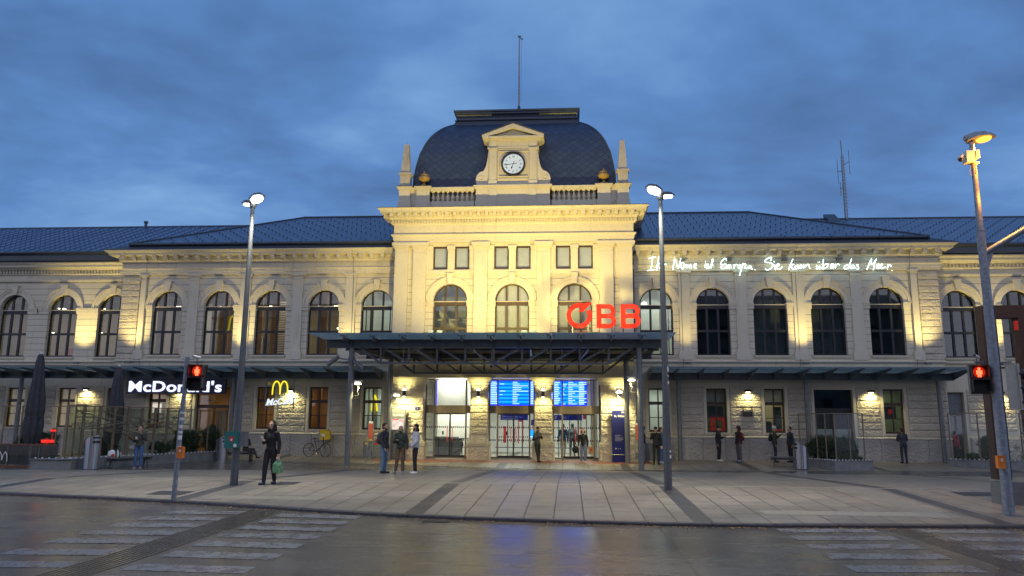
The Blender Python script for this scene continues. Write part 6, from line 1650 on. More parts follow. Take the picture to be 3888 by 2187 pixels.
# far right planter
p = planter([(20.75, -1.9), (22.25, -3.4), (27.5, -3.4), (27.5, -1.2), (21.5, -1.2)], .22, 'long grey planter behind the thick mast at the right edge')
knobs(p, [(20.9, -1.95), (22.3, -3.25), (27.3, -3.25)], .22, .20)
screen([(21.0, -1.8), (22.35, -3.1), (26.6, -3.1)], .22, 2.35, .62, 'post and rail screen on the planter at the right edge', 'glass_clear')
bush(22.7, -2.3, .15, .65, .6, 1.25, 'round dark shrub left of the brown frame', 2800, 4)
bush(24.9, -2.3, .15, .8, .6, 1.20, 'dark shrub right of the brown frame', 2800, 5)
bush(21.8, -2.1, .15, .4, .4, .35, 'low ground cover at the tip of the right edge planter', 500, 6, .03)
# left planter and restaurant terrace
pl = [(-17.45, -12.35), (-15.9, -12.25), (-14.25, -2.6), (-14.35, -1.9), (-15.3, -1.9), (-16.6, -9.0), (-17.3, -11.5)]
p = planter(pl, .26, 'long grey planter bordering the restaurant terrace')
knobs(p, [(-17.35, -12.2), (-16.0, -12.12), (-14.4, -2.3)], .26, .26)
screen([(-16.55, -11.75), (-15.35, -5.3)], .26, 2.27, .78, 'brown framed glass screen printed with branches on the terrace planter', 'glass_print', pw=.09)
screen([(-15.3, -5.2), (-14.5, -2.2), (-15.2, -1.3)], .26, 2.25, .62, 'post and rail screen near the restaurant door', 'glass_clear')
bush(-15.35, -4.4, .2, .55, .9, 1.15, 'bushy dark shrub behind the left kerb pole', 3400, 7)
bush(-14.95, -2.7, .2, .45, .5, 1.35, 'tall dark shrub beside the steel bin near the restaurant door', 2800, 8)
bush(-15.7, -6.2, .2, .4, .7, .55, 'low pale green shrub in the terrace planter', 1800, 9)
# printed branches on the glass screen: thin appliques
def branches():
    mb = MB(); r = random.Random(5)
    ax, ay, bx, by = -16.50, -11.70, -15.40, -5.40
    def P(u, z): return (ax+(bx-ax)*u+.02, ay+(by-ay)*u, z)
    def br(u, z, du, dz, w, n):
        pts = [(u, z)]
        for k in range(n):
            u += du*r.uniform(.6, 1.3); z += dz*r.uniform(.2, 1.4)+r.uniform(-.05, .05)
            if not (.01 < u < .99 and .35 < z < 2.15): break
            pts.append((u, z))
        for (a, b), (c_, d_) in zip(pts, pts[1:]): mb.tube(P(a, b), P(c_, d_), w, n=4)
        return pts
    for u, z, du, dz, w in ((.02, 1.35, .07, -.02, .035), (.05, 2.1, .06, -.10, .028), (.25, 2.1, .06, -.09, .030), (.9, 1.9, -.08, -.06, .03), (.5, 1.4, .06, .05, .025), (.55, 1.1, .06, .06, .03), (.3, 1.3, .06, -.05, .03)):
        pts = br(u, z, du, dz, w, 12)
        for q in pts[1:-1:2]: br(q[0], q[1], r.uniform(-.03, .04), r.uniform(-.08, .08), w*.45, 6)
    return mb
bs = thing('branch_print', 'pattern of pale and dark branches on the terrace glass screen', 'glass print', (0, 0, 0)); branches().build('branches', plain('branch_ink', (.16, .14, .09), .6, var=.7, scale=2), bs)
mb = MB(); mb.path([(-16.0, -8.6, 1.15), (-15.93, -8.2, .95), (-15.86, -7.8, .82), (-15.78, -7.4, .80)], .06); mb.path([(-15.7, -7.0, 1.5), (-15.62, -6.6, 1.62), (-15.58, -6.3, 1.66)], .05); mb.build('orange_leaves', plain('print_orange', (.30, .13, .03), .6), bs)

# terrace rail with glass at the left edge, folded parasols, furniture
tr = thing('terrace_rail', 'low brown rail with dark glass and an etched double arch on the left terrace', 'railing', (-18.1, -11.9, gz(-11.9)))
mb = MB(); mb.bar((-5.0, .3, .92), (1.35, 0, .90), .05, .05); mb.bar((-5.0, .3, .10), (.6, 0, .08), .05, .06); mb.build('rail', 'wood', tr)
for k in range(5): MB().box(-4.6+k*1.28, -4.55+k*1.28, .15, .19, 0, .92).build('post', 'steel', tr)
MB().box(-5.0, 1.3, .16, .17, .14, .88).build('glass_panel', glass('dark_glass', (.35, .40, .40), .06, .05), tr)
mb = MB(); mb.path([(-1.15+.02*0, .13, .25), (-1.10, .13, .50), (-1.02, .13, .62), (-.95, .13, .50), (-.92, .13, .30)], .016); mb.path([(-.92, .13, .30), (-.88, .13, .50), (-.80, .13, .62), (-.73, .13, .50), (-.70, .13, .25)], .016); mb.build('arches_logo', 'white', tr)
def parasol(x, y, h, label, zt):
    z = gz(y); s = thing('folded_parasol', label, 'parasol', (x, y, z), group='folded terrace parasols')
    MB().tube((0, 0, 0), (0, 0, h), .035, n=10).lathe([(.28, 0), (.28, .06), (.06, .10)], n=16).build('pole', 'white', s)
    sq = lambda a, z_: 1+.16*math.cos(8*a)*min(1, max(0, (h-z_)/1.2))+.05*math.sin(3*a+z_*2)
    prof = [(.22, .95), (.26, 1.05), (.34, 1.3), (.37, 1.7), (.34, 1.95), (.31, 2.1), (.34, 2.3), (.31, 2.8), (.24, 3.4), (.17, h-.35), (.12, h-.06), (.06, h)]
    MB().lathe(prof, n=40, sq=sq).build('canopy', 'parasol', s, smooth=False)
    MB().lathe([(.345, 1.98), (.335, 2.04), (.33, 2.10)], n=30).build('strap', plain('strap_dark', (.035, .036, .042), .8), s)
    MB().lathe([(.05, h), (.05, h+.07), (.02, h+.09)], n=10).build('finial', 'white', s)
parasol(-20.15, -8.6, 4.78, 'large folded grey parasol nearest the left picture edge', 0)
parasol(-18.1, -6.0, 4.50, 'folded grey parasol beside the white lettered sign', 0)
def cafe_chair(x, y, rz, label):
    s = thing('terrace_chair', label, 'chair', (x, y, gz(y)), rz, group='dark terrace chairs')
    MB().box(-.22, .22, -.22, .22, .43, .46).build('seat', 'black', s); MB().box(-.22, .22, .19, .23, .55, .88).box(-.22, -.19, .19, .23, .46, .55).box(.19, .22, .19, .23, .46, .55).build('backrest', 'black', s)
    for a in (-.2, .2):
        for b in (-.2, .2): MB().tube((a, b, 0), (a*.9, b*.9, .43), .014, n=6).build('leg', 'steel_mid', s)
for k, (x, y, rz) in enumerate(((-19.4, -10.6, .4), (-18.2, -10.4, -.3), (-21.0, -10.8, 2.0), (-20.2, -9.9, 1.2), (-18.9, -9.0, 3.0))):
    cafe_chair(x, y, rz, 'dark terrace chair behind the low rail, %s' % ('under the big parasol', 'nearest the planter corner', 'nearest the left edge', 'between the two tables', 'behind the right table')[k])
def cafe_table(x, y, label):
    s = thing('terrace_table', label, 'table', (x, y, gz(y)), group='terrace tables')
    MB().box(-.4, .4, -.35, .35, .72, .75).build('tabletop', 'wood', s); MB().tube((0, 0, 0), (0, 0, .72), .03).lathe([(.22, 0), (.22, .02), (.03, .04)], n=14).build('pedestal', 'black', s)
cafe_table(-18.75, -9.9, 'wooden terrace table near the planter corner'); cafe_table(-20.8, -10.0, 'wooden terrace table near the left edge')
wp = thing('terrace_post', 'reddish wooden post carrying two small red lit displays on the terrace', 'post', (-17.85, -10.9, gz(-10.9)))
MB().box(-.10, .10, -.08, .08, 0, 1.15).build('post', 'wood', wp); MB().box(-.18, .34, -.12, -.082, .98, 1.10).box(.16, .38, -.12, -.085, 1.42, 1.50).build('red_display', 'led', wp); MB().box(.20, .28, -.08, 0, 1.1, 1.55).build('bracket', 'wood', wp)
lamp('POINT', (-17.8, -11.3, .9), 3, (1, .05, .03), None, size=.1, name='led_glow')
bush(-19.4, -4.6, gz(-4.6), .9, .5, 1.25, 'dark hedge shrub behind the big folded parasol', 2800, 10, group='shrubs on the terrace')
bush(-22.3, -5.2, gz(-5.2), 1.2, .5, 1.45, 'dark hedge shrub at the left picture edge', 3200, 11, group='shrubs on the terrace')
screen([(-24.5, -5.8), (-17.6, -5.6)], gz(-5.7), 2.35, .9, 'tall brown post and rail screen behind the left terrace', None)
# ------------------------------------------------------------------ bins, benches
def bin_(x, y, h, r, rz, label):
    s = thing('litter_bin', label, 'litter bin', (x, y, gz(y)), rz, group='slanted stainless litter bins')
    n = 28; vs = []; top = []
    for i in range(n):
        a = 2*math.pi*i/n; vs.append((r*math.cos(a), r*math.sin(a), .03))
    for i in range(n):
        a = 2*math.pi*i/n; vs.append((r*math.cos(a)+.10*0, r*math.sin(a), h-.16+.16*math.cos(a)))
    mb = MB().add(vs, [(i, (i+1) % n, (i+1) % n+n, i+n) for i in range(n)]+[tuple(range(n, 2*n)), tuple(range(n-1, -1, -1))]); 
    mb.build('body', 'stainless', s)
    k = MB(); k.tube((0, 0, 0), (0, 0, .029), r*1.01, n=24); k.build('foot', 'black', s)
    k = MB()
    for z0, z1 in ((h-.13, h-.06), (h-.30, h-.21)):
        for i in range(-4, 4):
            a0, a1 = i*.13, (i+1)*.13; rr = r+.006
            k.add([(rr*math.cos(a0), rr*math.sin(a0), z0), (rr*math.cos(a1), rr*math.sin(a1), z0), (rr*math.cos(a1), rr*math.sin(a1), z1), (rr*math.cos(a0), rr*math.sin(a0), z1)], [(0, 1, 2, 3)])
    k.build('slot', 'black', s)
bin_(-15.05, -12.3, 1.28, .27, R(-35), 'slanted stainless litter bin at the left end of the terrace planter')
bin_(-14.05, -3.4, 1.22, .28, R(-35), 'slanted stainless litter bin beside the tall shrub near the restaurant door')
bin_(13.35, -4.1, 1.22, .28, R(200), 'slanted stainless litter bin at the tip of the right wedge planter')
def bench(x, y, rz, L, label, back=False):
    s = thing('bench', label, 'bench', (x, y, gz(y)), rz, group='metal plaza benches')
    mb = MB()
    for k in range(7): mb.box(-L/2, L/2, -.24+k*.07, -.19+k*.07, .43, .46)
    mb.build('seat', 'steel_mid', s)
    mb = MB(); mb.tube((-L/2, 0, .36), (L/2, 0, .36), .05); mb.build('beam', 'steel_mid', s)
    for a in (-L*.36, L*.36): MB().tube((a, -.12, 0), (a, -.05, .40), .035).tube((a, .12, 0), (a, .05, .40), .035).box(a-.04, a+.04, -.24, .24, .40, .43).build('leg', 'steel', s)
    if back: MB().path([(L/2, -.2, .44), (L/2, -.2, .66), (L/2, .2, .66), (L/2, .2, .44)], .015).build('armrest', 'steel_mid', s)
bench(-14.55, -10.6, R(80), 2.6, 'metal bench carrying the sports bag, beside the left steel bin', True)
bench(-13.35, -3.0, R(10), 1.7, 'metal bench with a seated person left of the tall lamp post')
bench(12.9, -2.9, R(-15), 1.2, 'metal bench between the queue and the right steel bin')
bench(23.2, -6.5, R(0), 2.4, 'metal bench cut by the right picture edge')
bg_ = thing('sports_bag', 'white and red sports bag with black straps on the left bench', 'bag', (-14.75, -11.35, gz(-10.6)+.46), R(80))
MB().lathe([(.02, 0), (.13, .0), (.16, .08), (.15, .22), (.09, .29), (.02, .30)], n=16).xf(Matrix.Scale(2.0, 4, (1, 0, 0))).build('body', 'white', bg_)
for q in (-.1, .1): MB().box(q-.02, q+.02, -.17, .17, 0, .31).build('strap', 'black', bg_)
MB().path([(-.1, -.16, .25), (-.05, -.2, .40), (.05, -.2, .40), (.1, -.16, .25)], .012).build('handle', 'black', bg_); MB().box(-.30, -.2, -.172, -.12, .04, .14).build('red_patch', 'red', bg_)
# ------------------------------------------------------------------ bicycle
bk = thing('bicycle', 'dark city bicycle leaning against the wall under the yellow letter box', 'bicycle', (-10.2, -.62, gz(-.62)), R(-18))
def wheel(x, name='wheel'):
    mb = MB(); n = 26
    pts = [(x+.34*math.cos(2*math.pi*k/n), 0, .345+.34*math.sin(2*math.pi*k/n)) for k in range(n+1)]
    mb.path(pts, .018, 6); w = mb.build('wheel', 'black', bk)
    m = MB()
    for k in range(14): a = 2*math.pi*k/14; m.tube((x, 0, .345), (x+.33*math.cos(a), 0, .345+.33*math.sin(a)), .003, n=3)
    m.tube((x, -.04, .345), (x, .04, .345), .03); m.build('spokes', 'galv', w)
wheel(-.52); wheel(.52)
mb = MB(); P_ = dict(bb=(0, 0, .30), st=(-.16, 0, .78), hd=(.36, 0, .82), hb=(.40, 0, .66), rr=(-.52, 0, .345), fr=(.52, 0, .345))
for a, b, r_ in (('bb', 'st', .018), ('bb', 'hb', .022), ('st', 'hd', .016), ('rr', 'bb', .012), ('rr', 'st', .012), ('hb', 'fr', .014), ('hd', 'hb', .02)): mb.tube(P_[a], P_[b], r_, n=8)
mb.build('frame', plain('bike_grey', (.05, .055, .065), .35, .4), bk)
MB().path([(.36, -.28, 1.02), (.34, -.1, 1.05), (.36, 0, 1.0), (.34, .1, 1.05), (.36, .28, 1.02)], .013).tube((.36, 0, .82), (.36, 0, 1.0), .013).build('handlebar', 'black', bk)
MB().ball((-.20, 0, .93), .09, 10, 6, (1.5, .8, .4)).tube((-.16, 0, .78), (-.19, 0, .92), .012).build('saddle', 'black', bk)
MB().tube((0, -.05, .30), (.08, -.06, .18), .012).tube((0, .05, .30), (-.08, .06, .42), .012).box(.04, .12, -.13, -.05, .16, .185).build('pedal', 'black', bk)
MB().ball((.07, -.13, .17), .022, 8, 6).build('reflector', emit('reflector_glow', (1, .45, .03), 2.2), bk)
# ------------------------------------------------------------------ small things at the wall
pb = thing('letter_box', 'yellow post letter box with a blue white sticker on a stand', 'letter box', (-9.85, -.55, gz(-.55)))
MB().box(-.22, .16, -.16, .12, .86, 1.36).box(.161, .30, -.14, .10, .90, 1.32).prism([(-.24, 1.361), (.18, 1.361), (.14, 1.40), (-.2, 1.40)], -.18, .14).build('box', 'yellow', pb); MB().tube((-.3, 0, 0), (-.3, 0, 1.34), .02).tube((-.3, 0, 1.34), (-.1, 0, 1.36), .02).tube((.05, 0, 0), (.05, 0, .86), .03).build('stand', 'galv', pb)
MB().box(-.12, .05, -.164, -.161, 1.0, 1.18).build('sticker', 'white', pb)
tm = thing('ticket_cabinet', 'grey wall cabinet with yellow and red labels left of the rear post', 'cabinet', (-7.05, -.45, gz(-.45)))
MB().box(-.72, .50, -.2, .2, .0, .80).box(-.70, -.1, -.18, .2, .801, .84).build('cabinet', 'greymetal', tm); MB().box(-.62, -.46, -.205, -.201, .62, .76).box(-.66, -.26, -.12, .1, .841, .90).build('yellow_label', 'yellow', tm); MB().box(-.1, .04, -.205, -.201, .62, .76).box(-.14, .26, -.12, .1, .841, .90).build('red_label', 'red', tm)
tm = thing('ticket_cabinet', 'grey wall cabinet with yellow and blue labels behind the front right post', 'cabinet', (7.15, -.5, gz(-.5)))
MB().box(-.95, .40, -.2, .2, .0, .85).build('cabinet', 'greymetal', tm); MB().box(-.80, -.67, -.205, -.201, .60, .74).box(-.85, -.5, -.12, .1, .851, .93).build('yellow_label', 'yellow', tm); MB().box(.15, .3, -.205, -.201, .60, .74).box(.05, .35, -.12, .1, .851, .90).build('blue_label', 'blue', tm)
def stopsign(x, y, label):
    s = thing('stop_post', label, 'bus stop sign', (x, y, gz(y)), group='slim bus stop posts')
    MB().tube((-.12, 0, 0), (-.04, 0, 2.0), .02, n=8).tube((.16, 0, 0), (.18, 0, 2.0), .02, n=8).tube((-.1, 0, .9), (.18, 0, .95), .015, n=6).box(-.3, .3, -.2, .2, 0, .012).build('stand', 'galv', s)
    MB().box(-.04, .16, -.02, .02, 1.22, 2.02).build('panel', plain('stop_red', (.50, .085, .04), .5), s); MB().box(-.04, .16, -.024, -.021, 1.93, 2.02).build('heading', 'white', s)
    MB().box(-.06, .14, -.10, .06, .38, .66).build('waste_box', 'greymetal', s)
stopsign(-6.55, -4.2, 'slim stop post with an orange red panel left of the three men')
stopsign(6.0, -4.0, 'slim stop post with an orange red panel behind the front right post')

# ------------------------------------------------------------------ people
CM = {}
def cmat(name, col, rough=.8, var=.18, scale=9):
    if name not in CM: CM[name] = plain(name, col, rough, var=var, scale=scale, bump=.15)
    return CM[name]
def remesh(mb, name, mat, parent, vox=.012, smooth=3):
    me = bpy.data.meshes.new(name+'_raw'); me.from_pydata(mb.v, [], mb.f); me.update()
    bm = bmesh.new(); bm.from_mesh(me); bmesh.ops.recalc_face_normals(bm, faces=bm.faces); bm.to_mesh(me); bm.free()
    o = bpy.data.objects.new('raw', me); COL.objects.link(o)
    m = o.modifiers.new('r', 'REMESH'); m.mode = 'VOXEL'; m.voxel_size = vox; m.use_smooth_shade = True
    if smooth: q = o.modifiers.new('s', 'SMOOTH'); q.iterations = smooth; q.factor = .5
    dg = bpy.context.evaluated_depsgraph_get(); m2 = bpy.data.meshes.new_from_object(o.evaluated_get(dg)); m2.name = name
    bpy.data.objects.remove(o); bpy.data.meshes.remove(me); m2.materials.clear(); m2.materials.append(mat)
    m2.polygons.foreach_set('use_smooth', [True]*len(m2.polygons))
    r = bpy.data.objects.new(name, m2); COL.objects.link(r); r.parent = parent
    return r
def cap(mb, a, b, r0, r1): mb.tube(a, b, r0, r1, n=14, caps=True); mb.ball(a, r0*.995, 14, 8); mb.ball(b, r1*.995, 14, 8)
def lerp(a, b, t): return tuple(x+(y-x)*t for x, y in zip(a, b))
def person(x, y, rz, h, label, jacket, trousers, shoes, hair, pose=None, kind='m', hat=None, coat=0, jmat=None, hairlen=0, beard=None, hood=False, female=False, ground=None, lean=0.0, group='people standing in front of the station', skin='skin', puffy=0):
    k = h/1.75; z = gz(y) if ground is None else ground
    s = thing('person', label, 'person', (x, y, z), rz, group=group)
    J = dict(hipL=(-.095, 0, .90), hipR=(.095, 0, .90), kneeL=(-.10, -.015, .49), kneeR=(.10, -.015, .49), ankL=(-.105, .02, .085), ankR=(.105, .02, .085),
             pel=(0, 0, .93), waist=(0, 0, 1.08), chest=(0, 0, 1.26), neck=(0, .01, 1.45), head=(0, -.015, 1.615),
             shL=(-.175, .0, 1.39), shR=(.175, .0, 1.39), elL=(-.235, .03, 1.11), elR=(.235, .03, 1.11), wrL=(-.245, -.03, .86), wrR=(.245, -.03, .86))
    J.update(pose or {})
    if lean:                                                   # lean the upper body
        for n_ in ('waist', 'chest', 'neck', 'head', 'shL', 'shR'): a = J[n_]; J[n_] = (a[0], a[1]-lean*(a[2]-.9), a[2]-abs(lean)*.15*(a[2]-.9))
    J = {a: tuple(c*k for c in b) for a, b in J.items()}
    fw = .93 if female else 1.0
    V = lambda n_: J[n_]
    def hand(mb, wr, el, side):
        w = Vector(wr); d = (w-Vector(el)).normalized(); p = w+d*.05*k
        up = Vector((0, -1, 0)) if abs(d.z) > .6 else Vector((0, 0, -1))
        sdv = d.cross(up).normalized(); nrm = sdv.cross(d).normalized()
        cap(mb, tuple(w), tuple(w+d*.03*k), .024*k, .028*k)
        for i in (-1.5, -.5, .5, 1.5): cap(mb, tuple(w+d*.02*k+sdv*i*.012*k), tuple(w+d*.085*k+sdv*i*.018*k), .014*k, .012*k)
        for i, L in zip((-1.5, -.5, .5, 1.5), (.055, .07, .075, .062)):
            a = w+d*.085*k+sdv*i*.0195*k; b = a+d*L*.55*k+nrm*.012*k; c_ = b+d*L*.4*k+nrm*.028*k
            cap(mb, tuple(a), tuple(b), .0095*k, .009*k); cap(mb, tuple(b), tuple(c_), .009*k, .0075*k)
        t0 = w+d*.025*k+sdv*side*.028*k; t1 = t0+d*.035*k+sdv*side*.022*k+nrm*.012*k; cap(mb, tuple(t0), tuple(t1), .012*k, .010*k); cap(mb, tuple(t1), tuple(t1+d*.03*k+nrm*.010*k), .010*k, .008*k)
    # body: one continuous surface
    b = MB(); hd = Vector(V('head'))
    cap(b, V('neck'), tuple(hd+Vector((0, .01, -.06))*k), .055*k*fw, .05*k*fw)
    b.ball(tuple(hd+Vector((0, .012, .035))*k), .098*k, 18, 12, (.80, .98, 1.0)); b.ball(tuple(hd+Vector((0, -.028, -.045))*k), .068*k, 16, 10, (.86, .86, 1.05)); b.ball(tuple(hd+Vector((0, -.055, -.088))*k), .028*k, 10, 6, (1.1, .9, .8))
    cap(b, tuple(hd+Vector((0, -.088, .012))*k), tuple(hd+Vector((0, -.106, -.025))*k), .010*k, .015*k)
    b.ball(tuple(hd+Vector((0, -.088, -.060))*k), .017*k, 10, 6, (1.5, .7, .6))
    for sd in (-1, 1):
        b.ball(tuple(hd+Vector((sd*.078, .01, -.01))*k), .026*k, 8, 6, (.4, .8, 1.2)); cap(b, tuple(hd+Vector((sd*.045, -.080, .030))*k), tuple(hd+Vector((sd*.014, -.088, .027))*k), .012*k, .012*k); b.ball(tuple(hd+Vector((sd*.045, -.062, -.028))*k), .024*k, 8, 6)
    b.ball(V('pel'), .14*k, 16, 10, (1.02, .75, .85)); b.ball(V('waist'), .125*k, 16, 10, (1.0*fw, .75, 1.05)); b.ball(V('chest'), .15*k, 16, 10, (1.02*fw, .72, 1.05)); cap(b, V('shL'), V('shR'), .055*k*fw, .055*k*fw)
    for a in 'LR':
        sd = -1 if a == 'L' else 1
        cap(b, V('sh'+a), V('el'+a), .048*k*fw, .038*k*fw); cap(b, V('el'+a), V('wr'+a), .038*k*fw, .025*k*fw); hand(b, V('wr'+a), V('el'+a), -sd)
        cap(b, V('hip'+a), V('knee'+a), .080*k, .052*k); cap(b, V('knee'+a), V('ank'+a), .052*k, .034*k)
        an_ = Vector(V('ank'+a)); fd = J.get('toe'+a, (sd*.03*k, -.15*k, 0)); cap(b, tuple(an_+Vector((0, .02*k, -.05*k))), tuple(an_+Vector(fd)+Vector((0, 0, -.055*k))), .028*k, .024*k)
    remesh(b, 'body', M[skin], s, .0095, 2)
    e_ = MB()
    for sd in (-1, 1): e_.ball(tuple(hd+Vector((sd*.032, -.083, .010))*k), .011*k, 8, 6, (1.2, .6, .6))
    e_.build('eyes', 'black', s)
    # trousers
    t = MB(); t.ball(tuple(lerp(V('pel'), V('waist'), .15)), .15*k, 16, 10, (1.06*fw, .80, .95))
    for a in 'LR':
        an_ = lerp(V('knee'+a), V('ank'+a), .93); w_ = trousers[2] if len(trousers) > 2 else 1.0
        cap(t, V('hip'+a), V('knee'+a), .092*k, .066*k*w_); cap(t, V('knee'+a), an_, .064*k*w_, .050*k*w_)
    remesh(t, 'trousers', cmat(*trousers[:2]), s, .014, 3)
    # shoes
    f = MB()
    for a in 'LR':
        sd = -1 if a == 'L' else 1; an_ = Vector(V('ank'+a)); fd = Vector(J.get('toe'+a, (sd*.03*k, -.15*k, 0)))
        cap(f, tuple(an_+Vector((0, .025*k, -.045*k))), tuple(an_+fd+Vector((0, 0, -.05*k))), .042*k, .038*k); cap(f, tuple(an_), tuple(an_+Vector((0, .01, -.04))*k), .042*k, .045*k)
    remesh(f, 'shoes', cmat(*shoes[:2]), s, .012, 2)
    # jacket
    j = MB(); q = .018+puffy*.02
    j.ball(V('chest'), (.150+q)*k, 18, 12, (1.02*fw, .78, 1.05)); j.ball(V('waist'), (.132+q)*k, 18, 12, (1.04*fw, .80, 1.15)); cap(j, V('shL'), V('shR'), (.056+q)*k*fw, (.056+q)*k*fw); j.ball(lerp(V('pel'), V('waist'), .2), (.137+q)*k, 16, 10, (1.06*fw, .84, .9))
    cap(j, tuple(lerp(V('chest'), V('neck'), .5)), tuple(lerp(V('neck'), V('head'), .10)), .085*k*fw, (.062+q*.4)*k)
    if coat:
        j.ball(tuple(lerp(V('pel'), (V('pel')[0], V('pel')[1], V('pel')[2]-coat*k), .5)), .16*k, 16, 10, (1.06, .86, .5+coat*2.3))
    for a in 'LR': cap(j, V('sh'+a), V('el'+a), (.050+q)*k*fw, (.042+q)*k*fw); cap(j, V('el'+a), lerp(V('el'+a), V('wr'+a), .94), (.042+q)*k*fw, (.032+q*.6)*k)
    if puffy:
        for zz in (.0, .09, .18, .27): j.ball((V('waist')[0], V('waist')[1], V('waist')[2]-.10*k+zz*k), .172*k, 20, 8, (1.0, .80, .32))
    remesh(j, 'jacket', cmat(*jacket[:2]), s, .013, 3)
    if hood:
        m = MB(); m.ball(tuple(hd+Vector((0, .075, -.08))*k), .085*k, 12, 8, (1.2, .8, .9)); cap(m, tuple(hd+Vector((-.07, .03, -.13))*k), tuple(hd+Vector((.07, .03, -.13))*k), .05*k, .05*k)
        if hood == 'up': m.ball(tuple(hd+Vector((0, .03, .03))*k), .122*k, 14, 10, (.9, 1.0, 1.05)); m.ball(tuple(hd+Vector((0, .05, -.06))*k), .10*k, 12, 8)
        o = remesh(m, 'hood', cmat(*(hood if isinstance(hood, tuple) else jacket)[:2]), s, .012, 2)
    # hair, beard, hat
    if hair:
        m = MB(); m.ball(tuple(hd+Vector((0, .028, .052))*k), .103*k, 16, 10, (.84, .94, .95))
        m.ball(tuple(hd+Vector((0, .045, .0))*k), .085*k, 12, 8, (.98, .8, 1.0))
        if hairlen:
            for sd in (-1, -.5, 0, .5, 1):
                a = hd+Vector((sd*.066, .055-.02*abs(sd), .03))*k; cap(m, tuple(a), tuple(a+Vector((sd*.02, .03, -hairlen*.5))*k), .042*k, .045*k); cap(m, tuple(a+Vector((sd*.02, .03, -hairlen*.5))*k), tuple(a+Vector((sd*.03, .025, -hairlen))*k), .045*k, .022*k)
            for sd in (-1, 1): a = hd+Vector((sd*.080, -.01, .02))*k; cap(m, tuple(a), tuple(a+Vector((sd*.018, -.035, -hairlen*.8))*k), .026*k, .018*k)
        remesh(m, 'hair', cmat(*hair[:2]), s, .010, 2)
    if beard:
        m = MB(); m.ball(tuple(hd+Vector((0, -.045, -.085))*k), .052*k, 12, 8, (1.05, .9, .75))
        for sd in (-1, 1): cap(m, tuple(hd+Vector((sd*.062, -.02, -.02))*k), tuple(hd+Vector((sd*.04, -.055, -.08))*k), .018*k, .022*k)
        remesh(m, 'beard', cmat(*beard[:2]), s, .009, 1)
    if hat:
        m = MB(); 
        if hat[2] == 'cap': m.ball(tuple(hd+Vector((0, .012, .065))*k), .104*k, 16, 10, (.88, 1.0, .75)); m.prismz([(hd.x+a*k, hd.y+b_*k) for a, b_ in ((-.07, -.07), (.07, -.07), (.05, -.16), (-.05, -.16))], hd.z+.055*k, hd.z+.07*k)
        elif hat[2] == 'beanie': m.ball(tuple(hd+Vector((0, .018, .05))*k), .112*k, 16, 10, (.86, .98, .95))
        remesh(m, 'hat', cmat(*hat[:2]), s, .010, 2)
    return s, J, k
BLK = ('black_cloth', (.012, .012, .014)); DK = ('near_black_trousers', (.014, .014, .018)); NAVY = ('navy_jacket', (.020, .026, .045)); JEAN = ('blue_denim', (.10, .17, .30), 1.0)
HB = ('black_hair', (.010, .008, .007)); HBr = ('brown_hair', (.035, .020, .012)); WS = ('white_trainers', (.62, .62, .62)); BS = ('black_shoes', (.012, .012, .012))
# hands raised to the chest holding a phone
PH = dict(elR=(.225, -.02, 1.13), wrR=(.08, -.26, 1.20)); PHL = dict(elL=(-.225, -.02, 1.13), wrL=(-.08, -.26, 1.20))
def phone(s, at, k, rz=0, label='dark phone held in the hand', lit=False):
    w = s.matrix_basis @ Vector(at)
    t = thing('phone', label, 'phone', tuple(w), s.rotation_euler[2]+rz, group='phones held by people'); MB().box(-.036, .036, -.004, .004, -.07, .07).xf(Matrix.Rotation(R(35), 4, 'X')).build('case', 'white' if lit else 'black', t)
    return t
WALK = dict(kneeL=(-.09, -.10, .50), ankL=(-.07, -.16, .085), kneeR=(.09, .02, .49), ankR=(.07, .14, .10))
s, J, k = person(-5.17, -20.05, R(-12), 1.70, 'woman in black with long dark hair walking past the left lamp post', BLK, DK+(1.15,), ('dark_blue_trainers', (.03, .04, .07)), HB, dict(PHL, **WALK, wrR=(.25, -.02, .84), elR=(.235, .04, 1.11)), hairlen=.42, female=True, group='people crossing the forecourt')
phone(s, (J['wrL'][0]+.03, J['wrL'][1]-.09, J['wrL'][2]+.04), k, label='pale phone held up by the woman in black', lit=True)
gbag = thing('carrier_bag', 'green patterned carrier bag hanging from the hand of the woman in black', 'bag', (-4.93, -20.12, gz(-20.1)+.30))
mb = MB(); mb.lathe([(.03, .0), (.12, .01), (.145, .10), (.13, .24), (.06, .33), (.03, .36)], n=18, sq=lambda a, z_: 1+.10*math.cos(5*a+z_*9)).xf(Matrix.Scale(.62, 4, (0, 1, 0))); mb.build('body', plain('green_bag', (.13, .30, .16), .45, var=.6, scale=22), gbag)
MB().tube((-.02, 0, .34), (.005, .0, .48), .012, n=6).tube((.03, 0, .34), (.01, .0, .48), .012, n=6).build('handle', 'white', gbag)
# the three men
s, J, k = person(-3.86, -12.45, R(75), 1.80, 'bearded man in dark jacket and blue jeans, left of the three chatting men', ('charcoal_jacket', (.028, .030, .038)), JEAN, BS, HB, dict(elL=(-.22, .02, 1.12), wrL=(-.20, -.12, .88)), beard=HB, group='three men chatting')
def backpack(s, J, k, mat, label):
    c = J['chest']; w = s.matrix_basis @ Vector((c[0], c[1]+.19*k, c[2]-.05*k)); t = thing('backpack', label, 'backpack', tuple(w), s.rotation_euler[2], group='backpacks worn by people')
    m = MB(); m.ball((0, 0, 0), .17*k, 14, 10, (.82, .55, 1.25)); m.ball((0, .05, -.08), .12*k, 12, 8, (1, .6, .9)); remesh(m, 'body', cmat(*mat), t, .014, 3)
    for q in (-1, 1): MB().path([(q*.10, -.08, .16), (q*.12, -.22, .12), (q*.12, -.26, -.05), (q*.11, -.10, -.18)], .014).build('strap', cmat(*mat), t)
backpack(s, J, k, ('grey_pack', (.05, .055, .06)), 'grey backpack on the left one of the three men')
